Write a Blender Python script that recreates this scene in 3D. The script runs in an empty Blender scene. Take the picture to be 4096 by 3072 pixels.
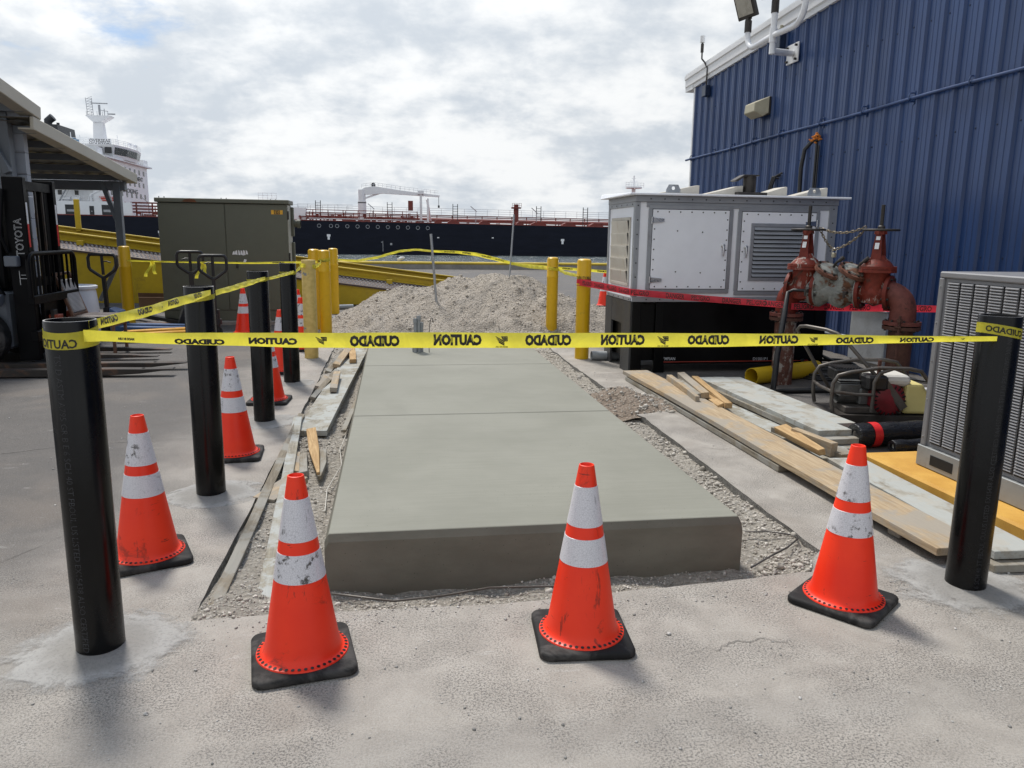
import bpy, math, random
import numpy as np
from mathutils import Matrix, Vector
R = math.radians
random.seed(7); rng = np.random.default_rng(7)
sc = bpy.context.scene
col = sc.collection
# ------------------------------------------------------------------ camera
cam = bpy.data.cameras.new('camera'); camo = bpy.data.objects.new('camera', cam); col.objects.link(camo)
cam.sensor_width = 36.0; cam.lens = 27.03; cam.clip_start = .05; cam.clip_end = 6000
camo.matrix_world = Matrix(((0.98857, 0.01559, -0.14995, 0), (-0.15018, 0.18900, -0.97043, 0), (0.01321, 0.98185, 0.18918, 1.56), (0, 0, 0, 1)))
sc.camera = camo
# ------------------------------------------------------------------ node helper
class G:
    def __init__(s, nt): s.nt = nt; s._oc = None
    def n(s, t, ins=None, **props):
        nd = s.nt.nodes.new(t)
        for k, v in props.items(): setattr(nd, k, v)
        for k, v in (ins or {}).items():
            if v is None: continue
            if isinstance(v, bpy.types.NodeSocket): s.nt.links.new(v, nd.inputs[k])
            else: nd.inputs[k].default_value = v
        return nd
    def math(s, op, a, b=0.0, c=None, clamp=False):
        nd = s.n('ShaderNodeMath', {0: a, 1: b}, operation=op, use_clamp=clamp)
        if c is not None:
            if isinstance(c, bpy.types.NodeSocket): s.nt.links.new(c, nd.inputs[2])
            else: nd.inputs[2].default_value = c
        return nd.outputs[0]
    def noise(s, vec, scale, detail=4, rough=.55, dist=0.0, color=False):
        nd = s.n('ShaderNodeTexNoise', {'Vector': vec, 'Scale': scale, 'Detail': detail, 'Roughness': rough, 'Distortion': dist})
        return nd.outputs['Color' if color else 'Fac']
    def voro(s, vec, scale, out='Distance', feature='F1'):
        return s.n('ShaderNodeTexVoronoi', {'Vector': vec, 'Scale': scale}, feature=feature).outputs[out]
    def ss(s, v, a, b, lo=0.0, hi=1.0):
        return s.n('ShaderNodeMapRange', {'Value': v, 'From Min': a, 'From Max': b, 'To Min': lo, 'To Max': hi}, interpolation_type='SMOOTHSTEP').outputs[0]
    def mix(s, f, a, b, mode='MIX'):
        nd = s.n('ShaderNodeMix', {0: f}, data_type='RGBA', blend_type=mode)
        for i, v in ((6, a), (7, b)):
            if isinstance(v, bpy.types.NodeSocket): s.nt.links.new(v, nd.inputs[i])
            else: nd.inputs[i].default_value = (*v[:3], 1)
        return nd.outputs[2]
    def mul(s, vec, xyz):
        return s.n('ShaderNodeVectorMath', {0: vec, 1: xyz}, operation='MULTIPLY').outputs[0]
    def xyz(s, vec): return s.n('ShaderNodeSeparateXYZ', {0: vec}).outputs
    def obj(s, rand=True):
        if s._oc is None:
            tc = s.n('ShaderNodeTexCoord').outputs['Object']
            if rand:
                r = s.n('ShaderNodeObjectInfo').outputs['Random']
                k = s.math('MULTIPLY', r, 37.0)
                tc = s.n('ShaderNodeVectorMath', {0: tc, 1: k}, operation='ADD').outputs[0]
            s._oc = tc
        return s._oc
# ------------------------------------------------------------------ world: cloudy sky over a Nishita sky
SUN_AZ = Vector((-.36, .93, 0)).normalized(); SUN_EL = R(60); SKY_OFF = (12.2, 2.95, .4)
w = bpy.data.worlds.new('World'); sc.world = w; w.use_nodes = True
g = G(w.node_tree); g.nt.nodes.clear()
sky = g.n('ShaderNodeTexSky', sky_type='NISHITA', sun_disc=False, sun_elevation=SUN_EL, sun_rotation=math.atan2(SUN_AZ.x, SUN_AZ.y), altitude=5, air_density=1.0, dust_density=1.5)
d = g.n('ShaderNodeTexCoord').outputs['Generated']
dx, dy, dz = g.xyz(d)
az = g.math('ADD', g.math('ABSOLUTE', dz), .30)
pv = g.n('ShaderNodeCombineXYZ', {0: g.math('DIVIDE', dx, az), 1: g.math('DIVIDE', dy, az), 2: 0.0}).outputs[0]
pv = g.n('ShaderNodeVectorMath', {0: pv, 1: SKY_OFF}, operation='ADD').outputs[0]
big = g.noise(pv, .9, 2, .5)                                  # where the deck opens
wisp = g.noise(g.n('ShaderNodeMapping', {'Vector': pv, 'Rotation': (0, 0, .6), 'Scale': (1.0, 1.3, 1)}).outputs[0], 2.3, 6, .56, .15)
fine = g.noise(pv, 9.0, 5, .62, .15)
puff = g.noise(g.mul(d, (1, 1, 1.6)), 9.0, 5, .58, .2)
cov = g.math('ADD', g.math('MULTIPLY', big, .95), g.math('MULTIPLY', wisp, .40))
cov = g.math('ADD', cov, g.math('MULTIPLY', fine, .22))
lowb = g.ss(dz, .42, .10)                                   # clouds close up towards the horizon
mask = g.ss(g.math('ADD', cov, g.math('MULTIPLY', lowb, .30)), .68, .80)
shade = g.math('ADD', g.math('MULTIPLY', wisp, .95), g.math('MULTIPLY', big, .35))
shade = g.math('ADD', shade, g.math('MULTIPLY', fine, .40))
shade = g.math('ADD', shade, g.math('MULTIPLY', g.math('SUBTRACT', puff, .5), g.ss(dz, .5, .05, .3, 1.1)))
sh = g.ss(shade, .64, 1.04)
sd = g.n('ShaderNodeVectorMath', {0: d, 1: (SUN_AZ.x * math.cos(SUN_EL), SUN_AZ.y * math.cos(SUN_EL), math.sin(SUN_EL))}, operation='DOT_PRODUCT').outputs['Value']
glow = g.ss(sd, .40, 1.0, .95, 1.25)
cc = g.mix(sh, (3.85, 4.2, 4.6), (5.95, 6.05, 6.1))
cc = g.n('ShaderNodeVectorMath', {0: cc, 'Scale': glow}, operation='SCALE').outputs[0]
skyc = g.mix(.6, sky.outputs[0], (1.3, 2.5, 4.5))
final = g.mix(mask, skyc, cc)
bg = g.n('ShaderNodeBackground', {'Color': final, 'Strength': .1})
g.n('ShaderNodeOutputWorld', {'Surface': bg.outputs[0]})
# ------------------------------------------------------------------ sun (veiled by thin cloud)
sl = bpy.data.lights.new('sun', 'SUN'); sl.energy = 2.3; sl.angle = R(9); sl.color = (1, .955, .89)
so = bpy.data.objects.new('sun', sl); col.objects.link(so)
sdir = Vector((SUN_AZ.x * math.cos(SUN_EL), SUN_AZ.y * math.cos(SUN_EL), math.sin(SUN_EL)))
so.rotation_euler = sdir.to_track_quat('Z', 'Y').to_euler()
sc.view_settings.view_transform = 'Standard'; sc.view_settings.look = 'None'
sc.view_settings.exposure = 0.7; sc.view_settings.gamma = 1.0; sc.view_settings.use_curve_mapping = False
try:
    sc.cycles.max_bounces = 5; sc.cycles.diffuse_bounces = 2; sc.cycles.glossy_bounces = 2; sc.cycles.transparent_max_bounces = 6
    sc.cycles.use_adaptive_sampling = True
except Exception: pass

# ------------------------------------------------------------------ mesh builder
class B:
    def __init__(s): s.v = []; s.f = []
    def add(s, v, f):
        o = len(s.v); s.v.extend([tuple(p) for p in v]); s.f.extend([tuple(i + o for i in q) for q in f]); return s
    def box(s, x0, x1, y0, y1, z0, z1):
        v = [(x, y, z) for z in (z0, z1) for y in (y0, y1) for x in (x0, x1)]
        return s.add(v, [(0, 2, 3, 1), (4, 5, 7, 6), (0, 1, 5, 4), (1, 3, 7, 5), (3, 2, 6, 7), (2, 0, 4, 6)])
    def mbox(s, c, size, m=None):
        sx, sy, sz = [k / 2 for k in size]
        b = B().box(-sx, sx, -sy, sy, -sz, sz)
        m = m or Matrix()
        return s.add([Vector(c) + (m.to_3x3() @ Vector(p)) for p in b.v], b.f)
    def beam(s, p0, p1, w, h, up=(0, 0, 1)):
        p0, p1 = Vector(p0), Vector(p1); d = (p1 - p0); L = d.length; d.normalize()
        u = Vector(up); x = d.cross(u)
        if x.length < 1e-4: x = d.cross(Vector((0, 1, 0)))
        x.normalize(); z = x.cross(d)
        v = []
        for p in (p0, p1):
            for a, b in ((-1, -1), (1, -1), (1, 1), (-1, 1)): v.append(p + x * (a * w / 2) + z * (b * h / 2))
        return s.add(v, [(3, 2, 1, 0), (4, 5, 6, 7), (0, 1, 5, 4), (1, 2, 6, 5), (2, 3, 7, 6), (3, 0, 4, 7)])
    def tube(s, pts, r, n=8, caps=True, closed=False):
        pts = [Vector(p) for p in pts]; m = len(pts); rr = r if isinstance(r, (list, tuple)) else [r] * m
        ts = []
        for i in range(m):
            a = pts[(i - 1) % m] if (closed or i > 0) else pts[i]; b = pts[(i + 1) % m] if (closed or i < m - 1) else pts[i]
            ts.append((b - a).normalized())
        up = Vector((0, 0, 1)) if abs(ts[0].z) < .9 else Vector((0, 1, 0))
        x = ts[0].cross(up).normalized(); v = []
        for i in range(m):
            x = (x - ts[i] * x.dot(ts[i])).normalized(); y = ts[i].cross(x)
            for k in range(n):
                a = 2 * math.pi * k / n; v.append(pts[i] + (x * math.cos(a) + y * math.sin(a)) * rr[i])
        f = []
        for i in range(m if closed else m - 1):
            j = (i + 1) % m
            for k in range(n):
                l = (k + 1) % n; f.append((i * n + k, i * n + l, j * n + l, j * n + k))
        if caps and not closed: f += [tuple(range(n - 1, -1, -1)), tuple((m - 1) * n + k for k in range(n))]
        return s.add(v, f)
    def cyl(s, p0, p1, r, n=16, r1=None): return s.tube([p0, p1], [r, r if r1 is None else r1], n)
    def lathe(s, prof, n=32, o=(0, 0, 0), m=None, close=False):
        m = (m or Matrix()).to_3x3(); o = Vector(o); v = []; f = []; k = len(prof)
        for i in range(n):
            a = 2 * math.pi * i / n; c, sn = math.cos(a), math.sin(a)
            for (r, z) in prof: v.append(o + m @ Vector((r * c, r * sn, z)))
        for i in range(n):
            j = (i + 1) % n
            for q in range(k - 1 if not close else k):
                q2 = (q + 1) % k; f.append((i * k + q, j * k + q, j * k + q2, i * k + q2))
        return s.add(v, f)
    def prism(s, poly, h0, h1, m=None, o=(0, 0, 0)):
        m = (m or Matrix()).to_3x3(); o = Vector(o); n = len(poly)
        v = [o + m @ Vector((x, y, h0)) for x, y in poly] + [o + m @ Vector((x, y, h1)) for x, y in poly]
        f = [tuple(range(n - 1, -1, -1)), tuple(range(n, 2 * n))] + [(i, (i + 1) % n, n + (i + 1) % n, n + i) for i in range(n)]
        return s.add(v, f)
    def grid(s, fn, nu, nv):
        v = [fn(i / nu, j / nv) for j in range(nv + 1) for i in range(nu + 1)]
        w_ = nu + 1
        return s.add(v, [(j * w_ + i, j * w_ + i + 1, (j + 1) * w_ + i + 1, (j + 1) * w_ + i) for j in range(nv) for i in range(nu)])
OFF = {}
def mesh(name, b, smooth=None):
    me = bpy.data.meshes.new(name)
    me.from_pydata([tuple(p) for p in b.v], [], b.f); me.update()
    if smooth:
        me.polygons.foreach_set('use_smooth', [True] * len(me.polygons)); me.set_sharp_from_angle(angle=R(smooth))
    return me
def tag(o, label=None, cat=None, group=None, kind=None):
    for k, v in (('label', label), ('category', cat), ('group', group), ('kind', kind)):
        if v: o[k] = v
    return o
def thing(name, label, cat, loc=(0, 0, 0), rz=0.0, group=None):
    o = bpy.data.objects.new(name, None); col.objects.link(o); o.empty_display_size = .1
    o.location = loc; o.rotation_euler = (0, 0, rz); OFF[o.name] = Vector(loc); return tag(o, label, cat, group)
def part(name, b, m, parent=None, smooth=None, bevel=0.0, local=False, kind=None, label=None, seg=1):
    """mesh object from builder b; world coordinates unless local"""
    off = Vector((0, 0, 0)) if (local or parent is None) else OFF.get(parent.name, Vector((0, 0, 0)))
    if isinstance(b, B):
        if off.length > 0: b.v = [(p[0] - off.x, p[1] - off.y, p[2] - off.z) for p in b.v]
        me = mesh(name, b, smooth)
    else: me = b
    o = bpy.data.objects.new(name, me); col.objects.link(o)
    if m and not me.materials: me.materials.append(m)
    if parent: o.parent = parent; OFF[o.name] = off
    if bevel:
        md = o.modifiers.new('bevel', 'BEVEL'); md.width = bevel; md.segments = seg; md.limit_method = 'ANGLE'; md.angle_limit = R(40); md.harden_normals = False
    return tag(o, label, kind=kind)
def inst(name, me, parent, loc, rot=(0, 0, 0), scale=(1, 1, 1), world=True):
    o = bpy.data.objects.new(name, me); col.objects.link(o); o.parent = parent
    o.location = Vector(loc) - (OFF.get(parent.name, Vector()) if world else Vector()); o.rotation_euler = rot; o.scale = scale; return o
def single(name, b, m, label, cat, loc=(0, 0, 0), group=None, smooth=None, bevel=0.0, kind=None):
    L = Vector(loc); b.v = [(p[0] - L.x, p[1] - L.y, p[2] - L.z) for p in b.v]
    o = part(name, b, m, None, smooth, bevel); o.location = loc
    return tag(o, label, cat, group, kind)
def copy_tree(o, parent=None):
    c = o.copy(); col.objects.link(c); c.parent = parent
    if o.name in OFF: OFF[c.name] = OFF[o.name]
    for ch in list(o.children): copy_tree(ch, c)
    return c
def struct(name, b, m, smooth=None):
    return tag(part(name, b, m, None, smooth), kind='structure')
_tc = {}
def text2d(s, bold=.0):
    """flat glyph mesh, cap height about .7, centred: (Nx2 array, faces)"""
    k = (s, bold)
    if k not in _tc:
        cu = bpy.data.curves.new('glyphs', 'FONT'); cu.body = s; cu.offset = bold; cu.align_x = 'CENTER'; cu.align_y = 'CENTER'; cu.resolution_u = 2
        ob = bpy.data.objects.new('glyphs', cu); col.objects.link(ob)
        me = bpy.data.meshes.new_from_object(ob)
        v = np.array([p.co[:2] for p in me.vertices]); f = [tuple(p.vertices) for p in me.polygons]
        v -= (v.max(0) + v.min(0)) / 2
        bpy.data.objects.remove(ob); bpy.data.curves.remove(cu); bpy.data.meshes.remove(me)
        _tc[k] = (v, f)
    return _tc[k]
def text_b(s, w, h, fn, bold=.0, mirror=False):
    """glyphs fitted to w x h, mapped by fn(u,v)->xyz"""
    v, f = text2d(s, bold); ex = v.max(0) - v.min(0)
    sx = w / ex[0]; sy = h / ex[1]
    return B().add([fn((-1 if mirror else 1) * p[0] * sx, p[1] * sy) for p in v], f)
def fbm(x, y, seed=0, octs=5, f0=1.0):
    x = np.asarray(x, float); y = np.asarray(y, float); out = np.zeros_like(x); amp = 1.0; tot = 0
    def h(i, j):
        n = np.sin(i * 127.1 + j * 311.7 + seed * 74.7) * 43758.5453; return n - np.floor(n)
    for o in range(octs):
        X = x * f0; Y = y * f0; i = np.floor(X); j = np.floor(Y); fx = X - i; fy = Y - j
        fx = fx * fx * (3 - 2 * fx); fy = fy * fy * (3 - 2 * fy)
        out += amp * ((h(i, j) * (1 - fx) + h(i + 1, j) * fx) * (1 - fy) + (h(i, j + 1) * (1 - fx) + h(i + 1, j + 1) * fx) * fy)
        tot += amp; amp *= .5; f0 *= 2.03
    return out / tot
ICO_V = []
_t = (1 + 5 ** .5) / 2
for a_ in (-1, 1):
    for b_ in (-_t, _t): ICO_V += [(a_, b_, 0), (0, a_, b_), (b_, 0, a_)]
ICO_V = np.array(ICO_V) / np.linalg.norm(ICO_V[0])
def _icof():
    f = []; e = 1.0515
    D = np.linalg.norm(ICO_V[:, None] - ICO_V[None], axis=2)
    for i in range(12):
        for j in range(i + 1, 12):
            for k in range(j + 1, 12):
                if max(D[i, j], D[j, k], D[i, k]) < 1.2:
                    n = np.cross(ICO_V[j] - ICO_V[i], ICO_V[k] - ICO_V[i])
                    f.append((i, j, k) if n @ ICO_V[i] > 0 else (i, k, j))
    return np.array(f)
ICO_F = _icof()
def rocks(name, pos, size, m, label=None, cat=None, parent=None, flat=.75):
    """many faceted stones joined into one mesh"""
    n = len(pos); pos = np.asarray(pos); size = np.asarray(size)
    V = ICO_V[None] * (1 + rng.uniform(-.3, .3, (n, 12, 1))) * (size[:, None, None] * rng.uniform(.65, 1.25, (n, 1, 3)))
    a = rng.uniform(0, 6.28, n); c, s_ = np.cos(a)[:, None], np.sin(a)[:, None]
    V = np.stack([V[..., 0] * c - V[..., 1] * s_, V[..., 0] * s_ + V[..., 1] * c, V[..., 2] * flat], -1) + pos[:, None]
    F = (ICO_F[None] + (np.arange(n) * 12)[:, None, None]).reshape(-1, 3)
    me = bpy.data.meshes.new(name); V = V.reshape(-1, 3)
    me.vertices.add(len(V)); me.vertices.foreach_set('co', V.ravel())
    me.loops.add(F.size); me.loops.foreach_set('vertex_index', F.ravel())
    me.polygons.add(len(F)); me.polygons.foreach_set('loop_start', np.arange(0, F.size, 3)); me.polygons.foreach_set('loop_total', np.full(len(F), 3))
    me.update(calc_edges=True); me.materials.append(m)
    o = bpy.data.objects.new(name, me); col.objects.link(o); o.parent = parent
    return tag(o, label, cat, None, 'stuff')
# ------------------------------------------------------------------ materials
def newmat(name):
    m = bpy.data.materials.new(name); m.use_nodes = True; nt = m.node_tree; nt.nodes.clear(); return m, G(nt)
def finish(g, color, rough=.6, metal=0.0, bump=None, bstr=.3, bdist=.01, spec=.5, **extra):
    ins = {'Base Color': color if isinstance(color, bpy.types.NodeSocket) else (*color[:3], 1), 'Roughness': rough, 'Metallic': metal, 'Specular IOR Level': spec}
    if bump is not None:
        ins['Normal'] = g.n('ShaderNodeBump', {'Height': bump, 'Strength': bstr, 'Distance': bdist}).outputs[0]
    ins.update(extra)
    p = g.n('ShaderNodeBsdfPrincipled', ins)
    g.n('ShaderNodeOutputMaterial', {'Surface': p.outputs[0]}); return p
def pm(name, c, rough=.55, metal=0.0, var=.18, vs=2.5, bs=0.0, bscale=60, dirt=None, spec=.5, rvar=.12, scratch=None, ds=(1, 1, 1), coat=0.0):
    """plain painted / metal / plastic surface with mottling, optional dirt (colour, amount, scale)"""
    m, g = newmat(name); v = g.obj()
    n1 = g.noise(v, vs, 3, .6); n2 = g.noise(v, vs * 9, 3, .6)
    f = g.math('ADD', g.math('MULTIPLY', n1, .7), g.math('MULTIPLY', n2, .3))
    k = g.ss(f, .3, .7, 1 - var, 1 + var)
    cc = g.n('ShaderNodeVectorMath', {0: c, 'Scale': k}, operation='SCALE').outputs[0]
    if dirt:
        dc, amt, dscale = dirt
        dn = g.noise(g.mul(v, ds), dscale, 6, .68, .6)
        cc = g.mix(g.math('MULTIPLY', g.ss(dn, .62 - amt * .3, .80 - amt * .3), min(1, .55 + amt * .4)), cc, dc)
    if scratch:
        sn = g.noise(g.mul(v, scratch[1]), scratch[2], 5, .7)
        cc = g.mix(g.math('MULTIPLY', g.ss(sn, .66, .74), .8), cc, scratch[0])
    rg = g.ss(f, .3, .7, max(.03, rough - rvar), min(1, rough + rvar))
    finish(g, cc, rg, metal, g.noise(v, bscale, 4, .6) if bs else None, bs, .004, spec, **({'Coat Weight': coat} if coat else {}))
    return m
M = {}
M['black_pipe'] = pm('black_pipe', (.0028, .0028, .0032), .26, 0, .35, 3, .03, 9, ((.018, .018, .018), .02, 5), .28, .08, ((.05, .05, .05), (14, 14, 1.2), 3), (3, 3, .5))
M['pipe_print'] = pm('pipe_print', (.017, .018, .022), .5, 0, .4, 14)
M['steel_cut'] = pm('steel_cut', (.30, .29, .28), .4, .7, .3, 8)
M['rubber'] = pm('rubber', (.016, .0155, .0155), .75, 0, .4, 6, .15, 120, ((.075, .07, .066), .55, 6), .25)
M['cone_orange'], g = newmat('cone_orange'); v = g.obj(); rnd = g.n('ShaderNodeObjectInfo').outputs['Random']
n1 = g.noise(v, 3, 4, .6); cc = g.mix(g.ss(n1, .3, .7), (.86, .022, .003), (.95, .040, .006))
cc = g.mix(g.math('MULTIPLY', rnd, .35), cc, (.72, .055, .018))                                   # some cones are more faded
th = g.math('ADD', g.math('MULTIPLY', rnd, -.05), .615)
gr = g.math('SUBTRACT', g.noise(g.mul(v, (1, 1, .7)), 6.5, 7, .7, .9), th); cc = g.mix(g.math('MULTIPLY', g.ss(gr, .0, .09), .62), cc, (.20, .022, .010))
sk = g.math('SUBTRACT', g.noise(g.mul(v, (7, 7, 1.3)), 2.6, 6, .72, .4), th); cc = g.mix(g.math('MULTIPLY', g.ss(sk, .03, .10), .65), cc, (.06, .016, .010))
sk2 = g.noise(g.mul(v, (2, 2, 9)), 4.0, 5, .7, .6); cc = g.mix(g.math('MULTIPLY', g.ss(sk2, .66, .70), .7), cc, (.06, .02, .015))
finish(g, cc, g.ss(n1, .3, .7, .36, .52), 0, g.noise(v, 14, 3), .08, .01, .4)
M['cone_white'], g = newmat('cone_white'); v = g.obj()
hexv = g.voro(g.mul(v, (1, 1, 1)), 120, 'Distance', 'DISTANCE_TO_EDGE')
cc = g.mix(g.ss(hexv, .02, .08), (.50, .49, .52), (.66, .65, .68))
dn = g.noise(v, 26, 7, .7); dl = g.noise(v, 3.5, 3, .5)
cc = g.mix(g.math('MULTIPLY', g.ss(dn, .53, .62), g.ss(dl, .47, .58)), cc, (.07, .065, .06))
sn = g.noise(g.mul(v, (40, 40, 2.5)), 1.5, 4, .6)
cc = g.mix(g.math('MULTIPLY', g.ss(sn, .66, .72), .5), cc, (.2, .19, .19))
finish(g, cc, .35)
M['yellow_post'] = pm('yellow_post', (.68, .40, .004), .38, 0, .07, 2, .03, 14, ((.30, .20, .02), .1, 4), .5)
M['yellow_old'], g = newmat('yellow_old'); v = g.obj()
pn = g.noise(v, 5.5, 6, .62, .3)
cc = g.mix(g.ss(g.noise(v, 18, 4), .3, .7), (.50, .36, .10), (.62, .46, .15))
cc = g.mix(g.ss(pn, .635, .65), cc, (.20, .21, .22)); finish(g, cc, .6, bump=pn, bstr=.2)
M['yellow_steel'] = pm('yellow_steel', (.46, .32, .006), .5, 0, .15, 1.2, .05, 30, ((.16, .10, .03), .12, 2.2))
M['olive'] = pm('olive', (.108, .111, .083), .5, 0, .08, .9, .03, 200, ((.05, .05, .038), .2, 1.2), .35)
M['olive_light'] = pm('olive_light', (.36, .35, .29), .5, 0, .06, 1)
M['rust'] = pm('rust', (.13, .045, .015), .85, 0, .4, 9, .3, 90)
M['label_amber'] = pm('label_amber', (.70, .36, .02), .5); M['ink'] = pm('ink', (.012, .012, .012), .6); M['paper'] = pm('paper', (.72, .72, .73), .6, 0, .1, 8)
M['gen_white'] = pm('gen_white', (.80, .82, .87), .42, 0, .04, 1, .02, 60, ((.42, .40, .36), .08, 2.2), .45, .1, None, (1, 1, .25))
M['gen_trim'] = pm('gen_trim', (.31, .325, .35), .42, .3, .10, 2, .03, 60, ((.17, .16, .15), .15, 3))
M['gen_louver'] = pm('gen_louver', (.50, .47, .41), .55, 0, .10, 3, .03, 60, ((.30, .17, .07), .22, 3.0), .4, .1, None, (2, 2, .5))
M['gen_black'] = pm('gen_black', (.002, .002, .0023), .4, 0, .4, 2, .03, 80, ((.010, .010, .010), .1, 3), .2)
M['gen_dark'] = pm('gen_dark', (.035, .036, .037), .5, 0, .3, 3, .04, 60)
M['rivet'] = pm('rivet', (.035, .033, .03), .5, .5)
M['galv'] = pm('galv', (.38, .40, .42), .42, .55, .14, 5, .03, 60, ((.25, .26, .27), .25, 9))
M['chrome'] = pm('chrome', (.45, .45, .46), .28, .9, .2, 8)
M['lettering'] = pm('lettering', (.60, .61, .63), .5); M['red_line'] = pm('red_line', (.45, .06, .04), .5)
M['wall_blue'], g = newmat('wall_blue'); v = g.obj(False)
k = g.noise(v, .7, 5, .6); cc = g.mix(g.ss(k, .3, .7), (.013, .037, .116), (.018, .049, .146))
sn = g.noise(g.mul(v, (9, 9, .55)), 2.4, 6, .7); sp = g.noise(v, .55, 2)
cc = g.mix(g.math('MULTIPLY', g.math('MULTIPLY', g.ss(sn, .70, .73), g.ss(sp, .54, .6)), .8), cc, (.55, .6, .68))
rp = g.n('ShaderNodeObjectInfo').outputs['Random']; cc = g.n('ShaderNodeVectorMath', {0: cc, 'Scale': g.math('ADD', g.math('MULTIPLY', rp, .16), .92)}, operation='SCALE').outputs[0]
run_ = g.noise(g.mul(v, (6, 6, .25)), 2.0, 6, .7, .3); cc = g.mix(g.math('MULTIPLY', g.ss(run_, .54, .72), .18), cc, (.045, .060, .095))
finish(g, cc, g.ss(run_, .3, .7, .30, .44), 0, g.noise(v, 2.2, 3), .08, .02)
M['trim_white'] = pm('trim_white', (.68, .685, .69), .45, 0, .05, 1.5, .02, 40, ((.42, .41, .39), .08, 3))
M['white_pipe'] = pm('white_pipe', (.72, .73, .75), .35, 0, .04, 3)
M['blue_box'] = pm('blue_box', (.014, .024, .055), .4); M['dark_metal'] = pm('dark_metal', (.045, .040, .036), .5, .4, .3, 8)
M['lens'] = pm('lens', (.36, .34, .29), .3, 0, .1, 9); M['tan'] = pm('tan', (.37, .34, .24), .45, 0, .1, 6)
M['orange_foam'] = pm('orange_foam', (.62, .20, .03), .8, 0, .35, 40, .8, 90); M['black_rubber'] = pm('black_rubber', (.014, .014, .015), .45, 0, .4, 5, .05, 40, ((.06, .06, .06), .1, 5))
def rustmat(name, paint, rusty, amt, white=None, wamt=0.0):
    m, g = newmat(name); v = g.obj(False)
    n = g.noise(v, 5, 7, .65, .5); n2 = g.noise(v, 22, 5, .65)
    cc = g.mix(g.ss(n2, .3, .7), tuple(k * .8 for k in paint), tuple(min(1, k * 1.2) for k in paint))
    cc = g.mix(g.ss(n, .60 - amt, .68 - amt), cc, g.mix(g.ss(n2, .35, .65), rusty, tuple(k * .5 for k in rusty)))
    if white:
        wn = g.noise(g.mul(v, (1, 1, .45)), 13, 6, .7, .4); wl = g.noise(v, 3.1, 2, .5)
        cc = g.mix(g.math('MULTIPLY', g.ss(wn, .60 - wamt, .64 - wamt), g.ss(wl, .40, .55)), cc, white)
    finish(g, cc, .62, 0, n2, .35, .006, .35); return m
M['valve_red'] = rustmat('valve_red', (.15, .022, .012), (.085, .026, .016), .03)
M['valve_peel'] = rustmat('valve_peel', (.17, .025, .013), (.11, .038, .025), .03, (.42, .38, .33), .06)
M['check_grey'] = rustmat('check_grey', (.23, .235, .215), (.17, .075, .04), .065)
M['check_rust'] = rustmat('check_rust', (.19, .17, .15), (.17, .07, .045), .22)
M['elbow_red'] = rustmat('elbow_red', (.15, .045, .034), (.10, .038, .03), .03)
M['riser_brown'] = rustmat('riser_brown', (.085, .036, .025), (.12, .05, .03), .03)
M['riser_peel'] = rustmat('riser_peel', (.12, .05, .035), (.10, .04, .025), .05, (.36, .32, .28), .08)
M['chain'] = pm('chain', (.17, .14, .095), .45, .6, .3, 20)
M['ac_grey'] = pm('ac_grey', (.19, .19, .197), .42, 0, .05, 1.5, .02, 100, ((.15, .15, .15), .1, 3))
M['ac_fin'] = pm('ac_fin', (.27, .27, .28), .42, 0, .05, 2); M['dark_gap'] = pm('dark_gap', (.006, .006, .006), .9)
M['ac_base'] = pm('ac_base', (.26, .27, .27), .5, .2, .1, 4, .03, 60, ((.2, .16, .1), .15, 5))
M['yellow_pad'], g = newmat('yellow_pad'); v = g.obj(False)
n = g.noise(v, 160, 5, .7); pit = g.voro(v, 90)
cc = g.mix(g.ss(g.noise(v, 5, 4), .3, .7), (.50, .255, .035), (.60, .34, .06)); cc = g.mix(g.ss(pit, .18, .08), cc, (.20, .09, .015))
finish(g, cc, .7, 0, n, .5, .006)
M['yellow_pvc'] = pm('yellow_pvc', (.58, .38, .012), .35, 0, .06, 2, 0, 1, ((.40, .28, .05), .12, 6))
M['grey_pvc'] = pm('grey_pvc', (.27, .29, .30), .4, 0, .08, 3, 0, 1, ((.4, .39, .37), .2, 8))
M['roll_black'], g = newmat('roll_black'); v = g.obj(); n = g.noise(g.mul(v, (2.5, 9, 9)), 2.2, 5, .6, 1.2)
finish(g, (.010, .010, .011), g.ss(n, .3, .7, .18, .42), 0, n, .6, .02)
M['red_tape'] = pm('red_tape', (.62, .02, .02), .35, 0, .1, 8); M['engine_red'] = pm('engine_red', (.16, .008, .014), .4, 0, .25, 12)
M['grey_plastic'] = pm('grey_plastic', (.62, .60, .55), .4, 0, .05, 4); M['tank_yellow'] = pm('tank_yellow', (.60, .52, .20), .5, 0, .06, 4)
M['frame_steel'] = pm('frame_steel', (.10, .09, .08), .45, .5, .25, 8, .05, 60, ((.09, .05, .03), .3, 12)); M['engine_grey'] = pm('engine_grey', (.13, .13, .125), .5, .4, .3, 14)
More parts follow.
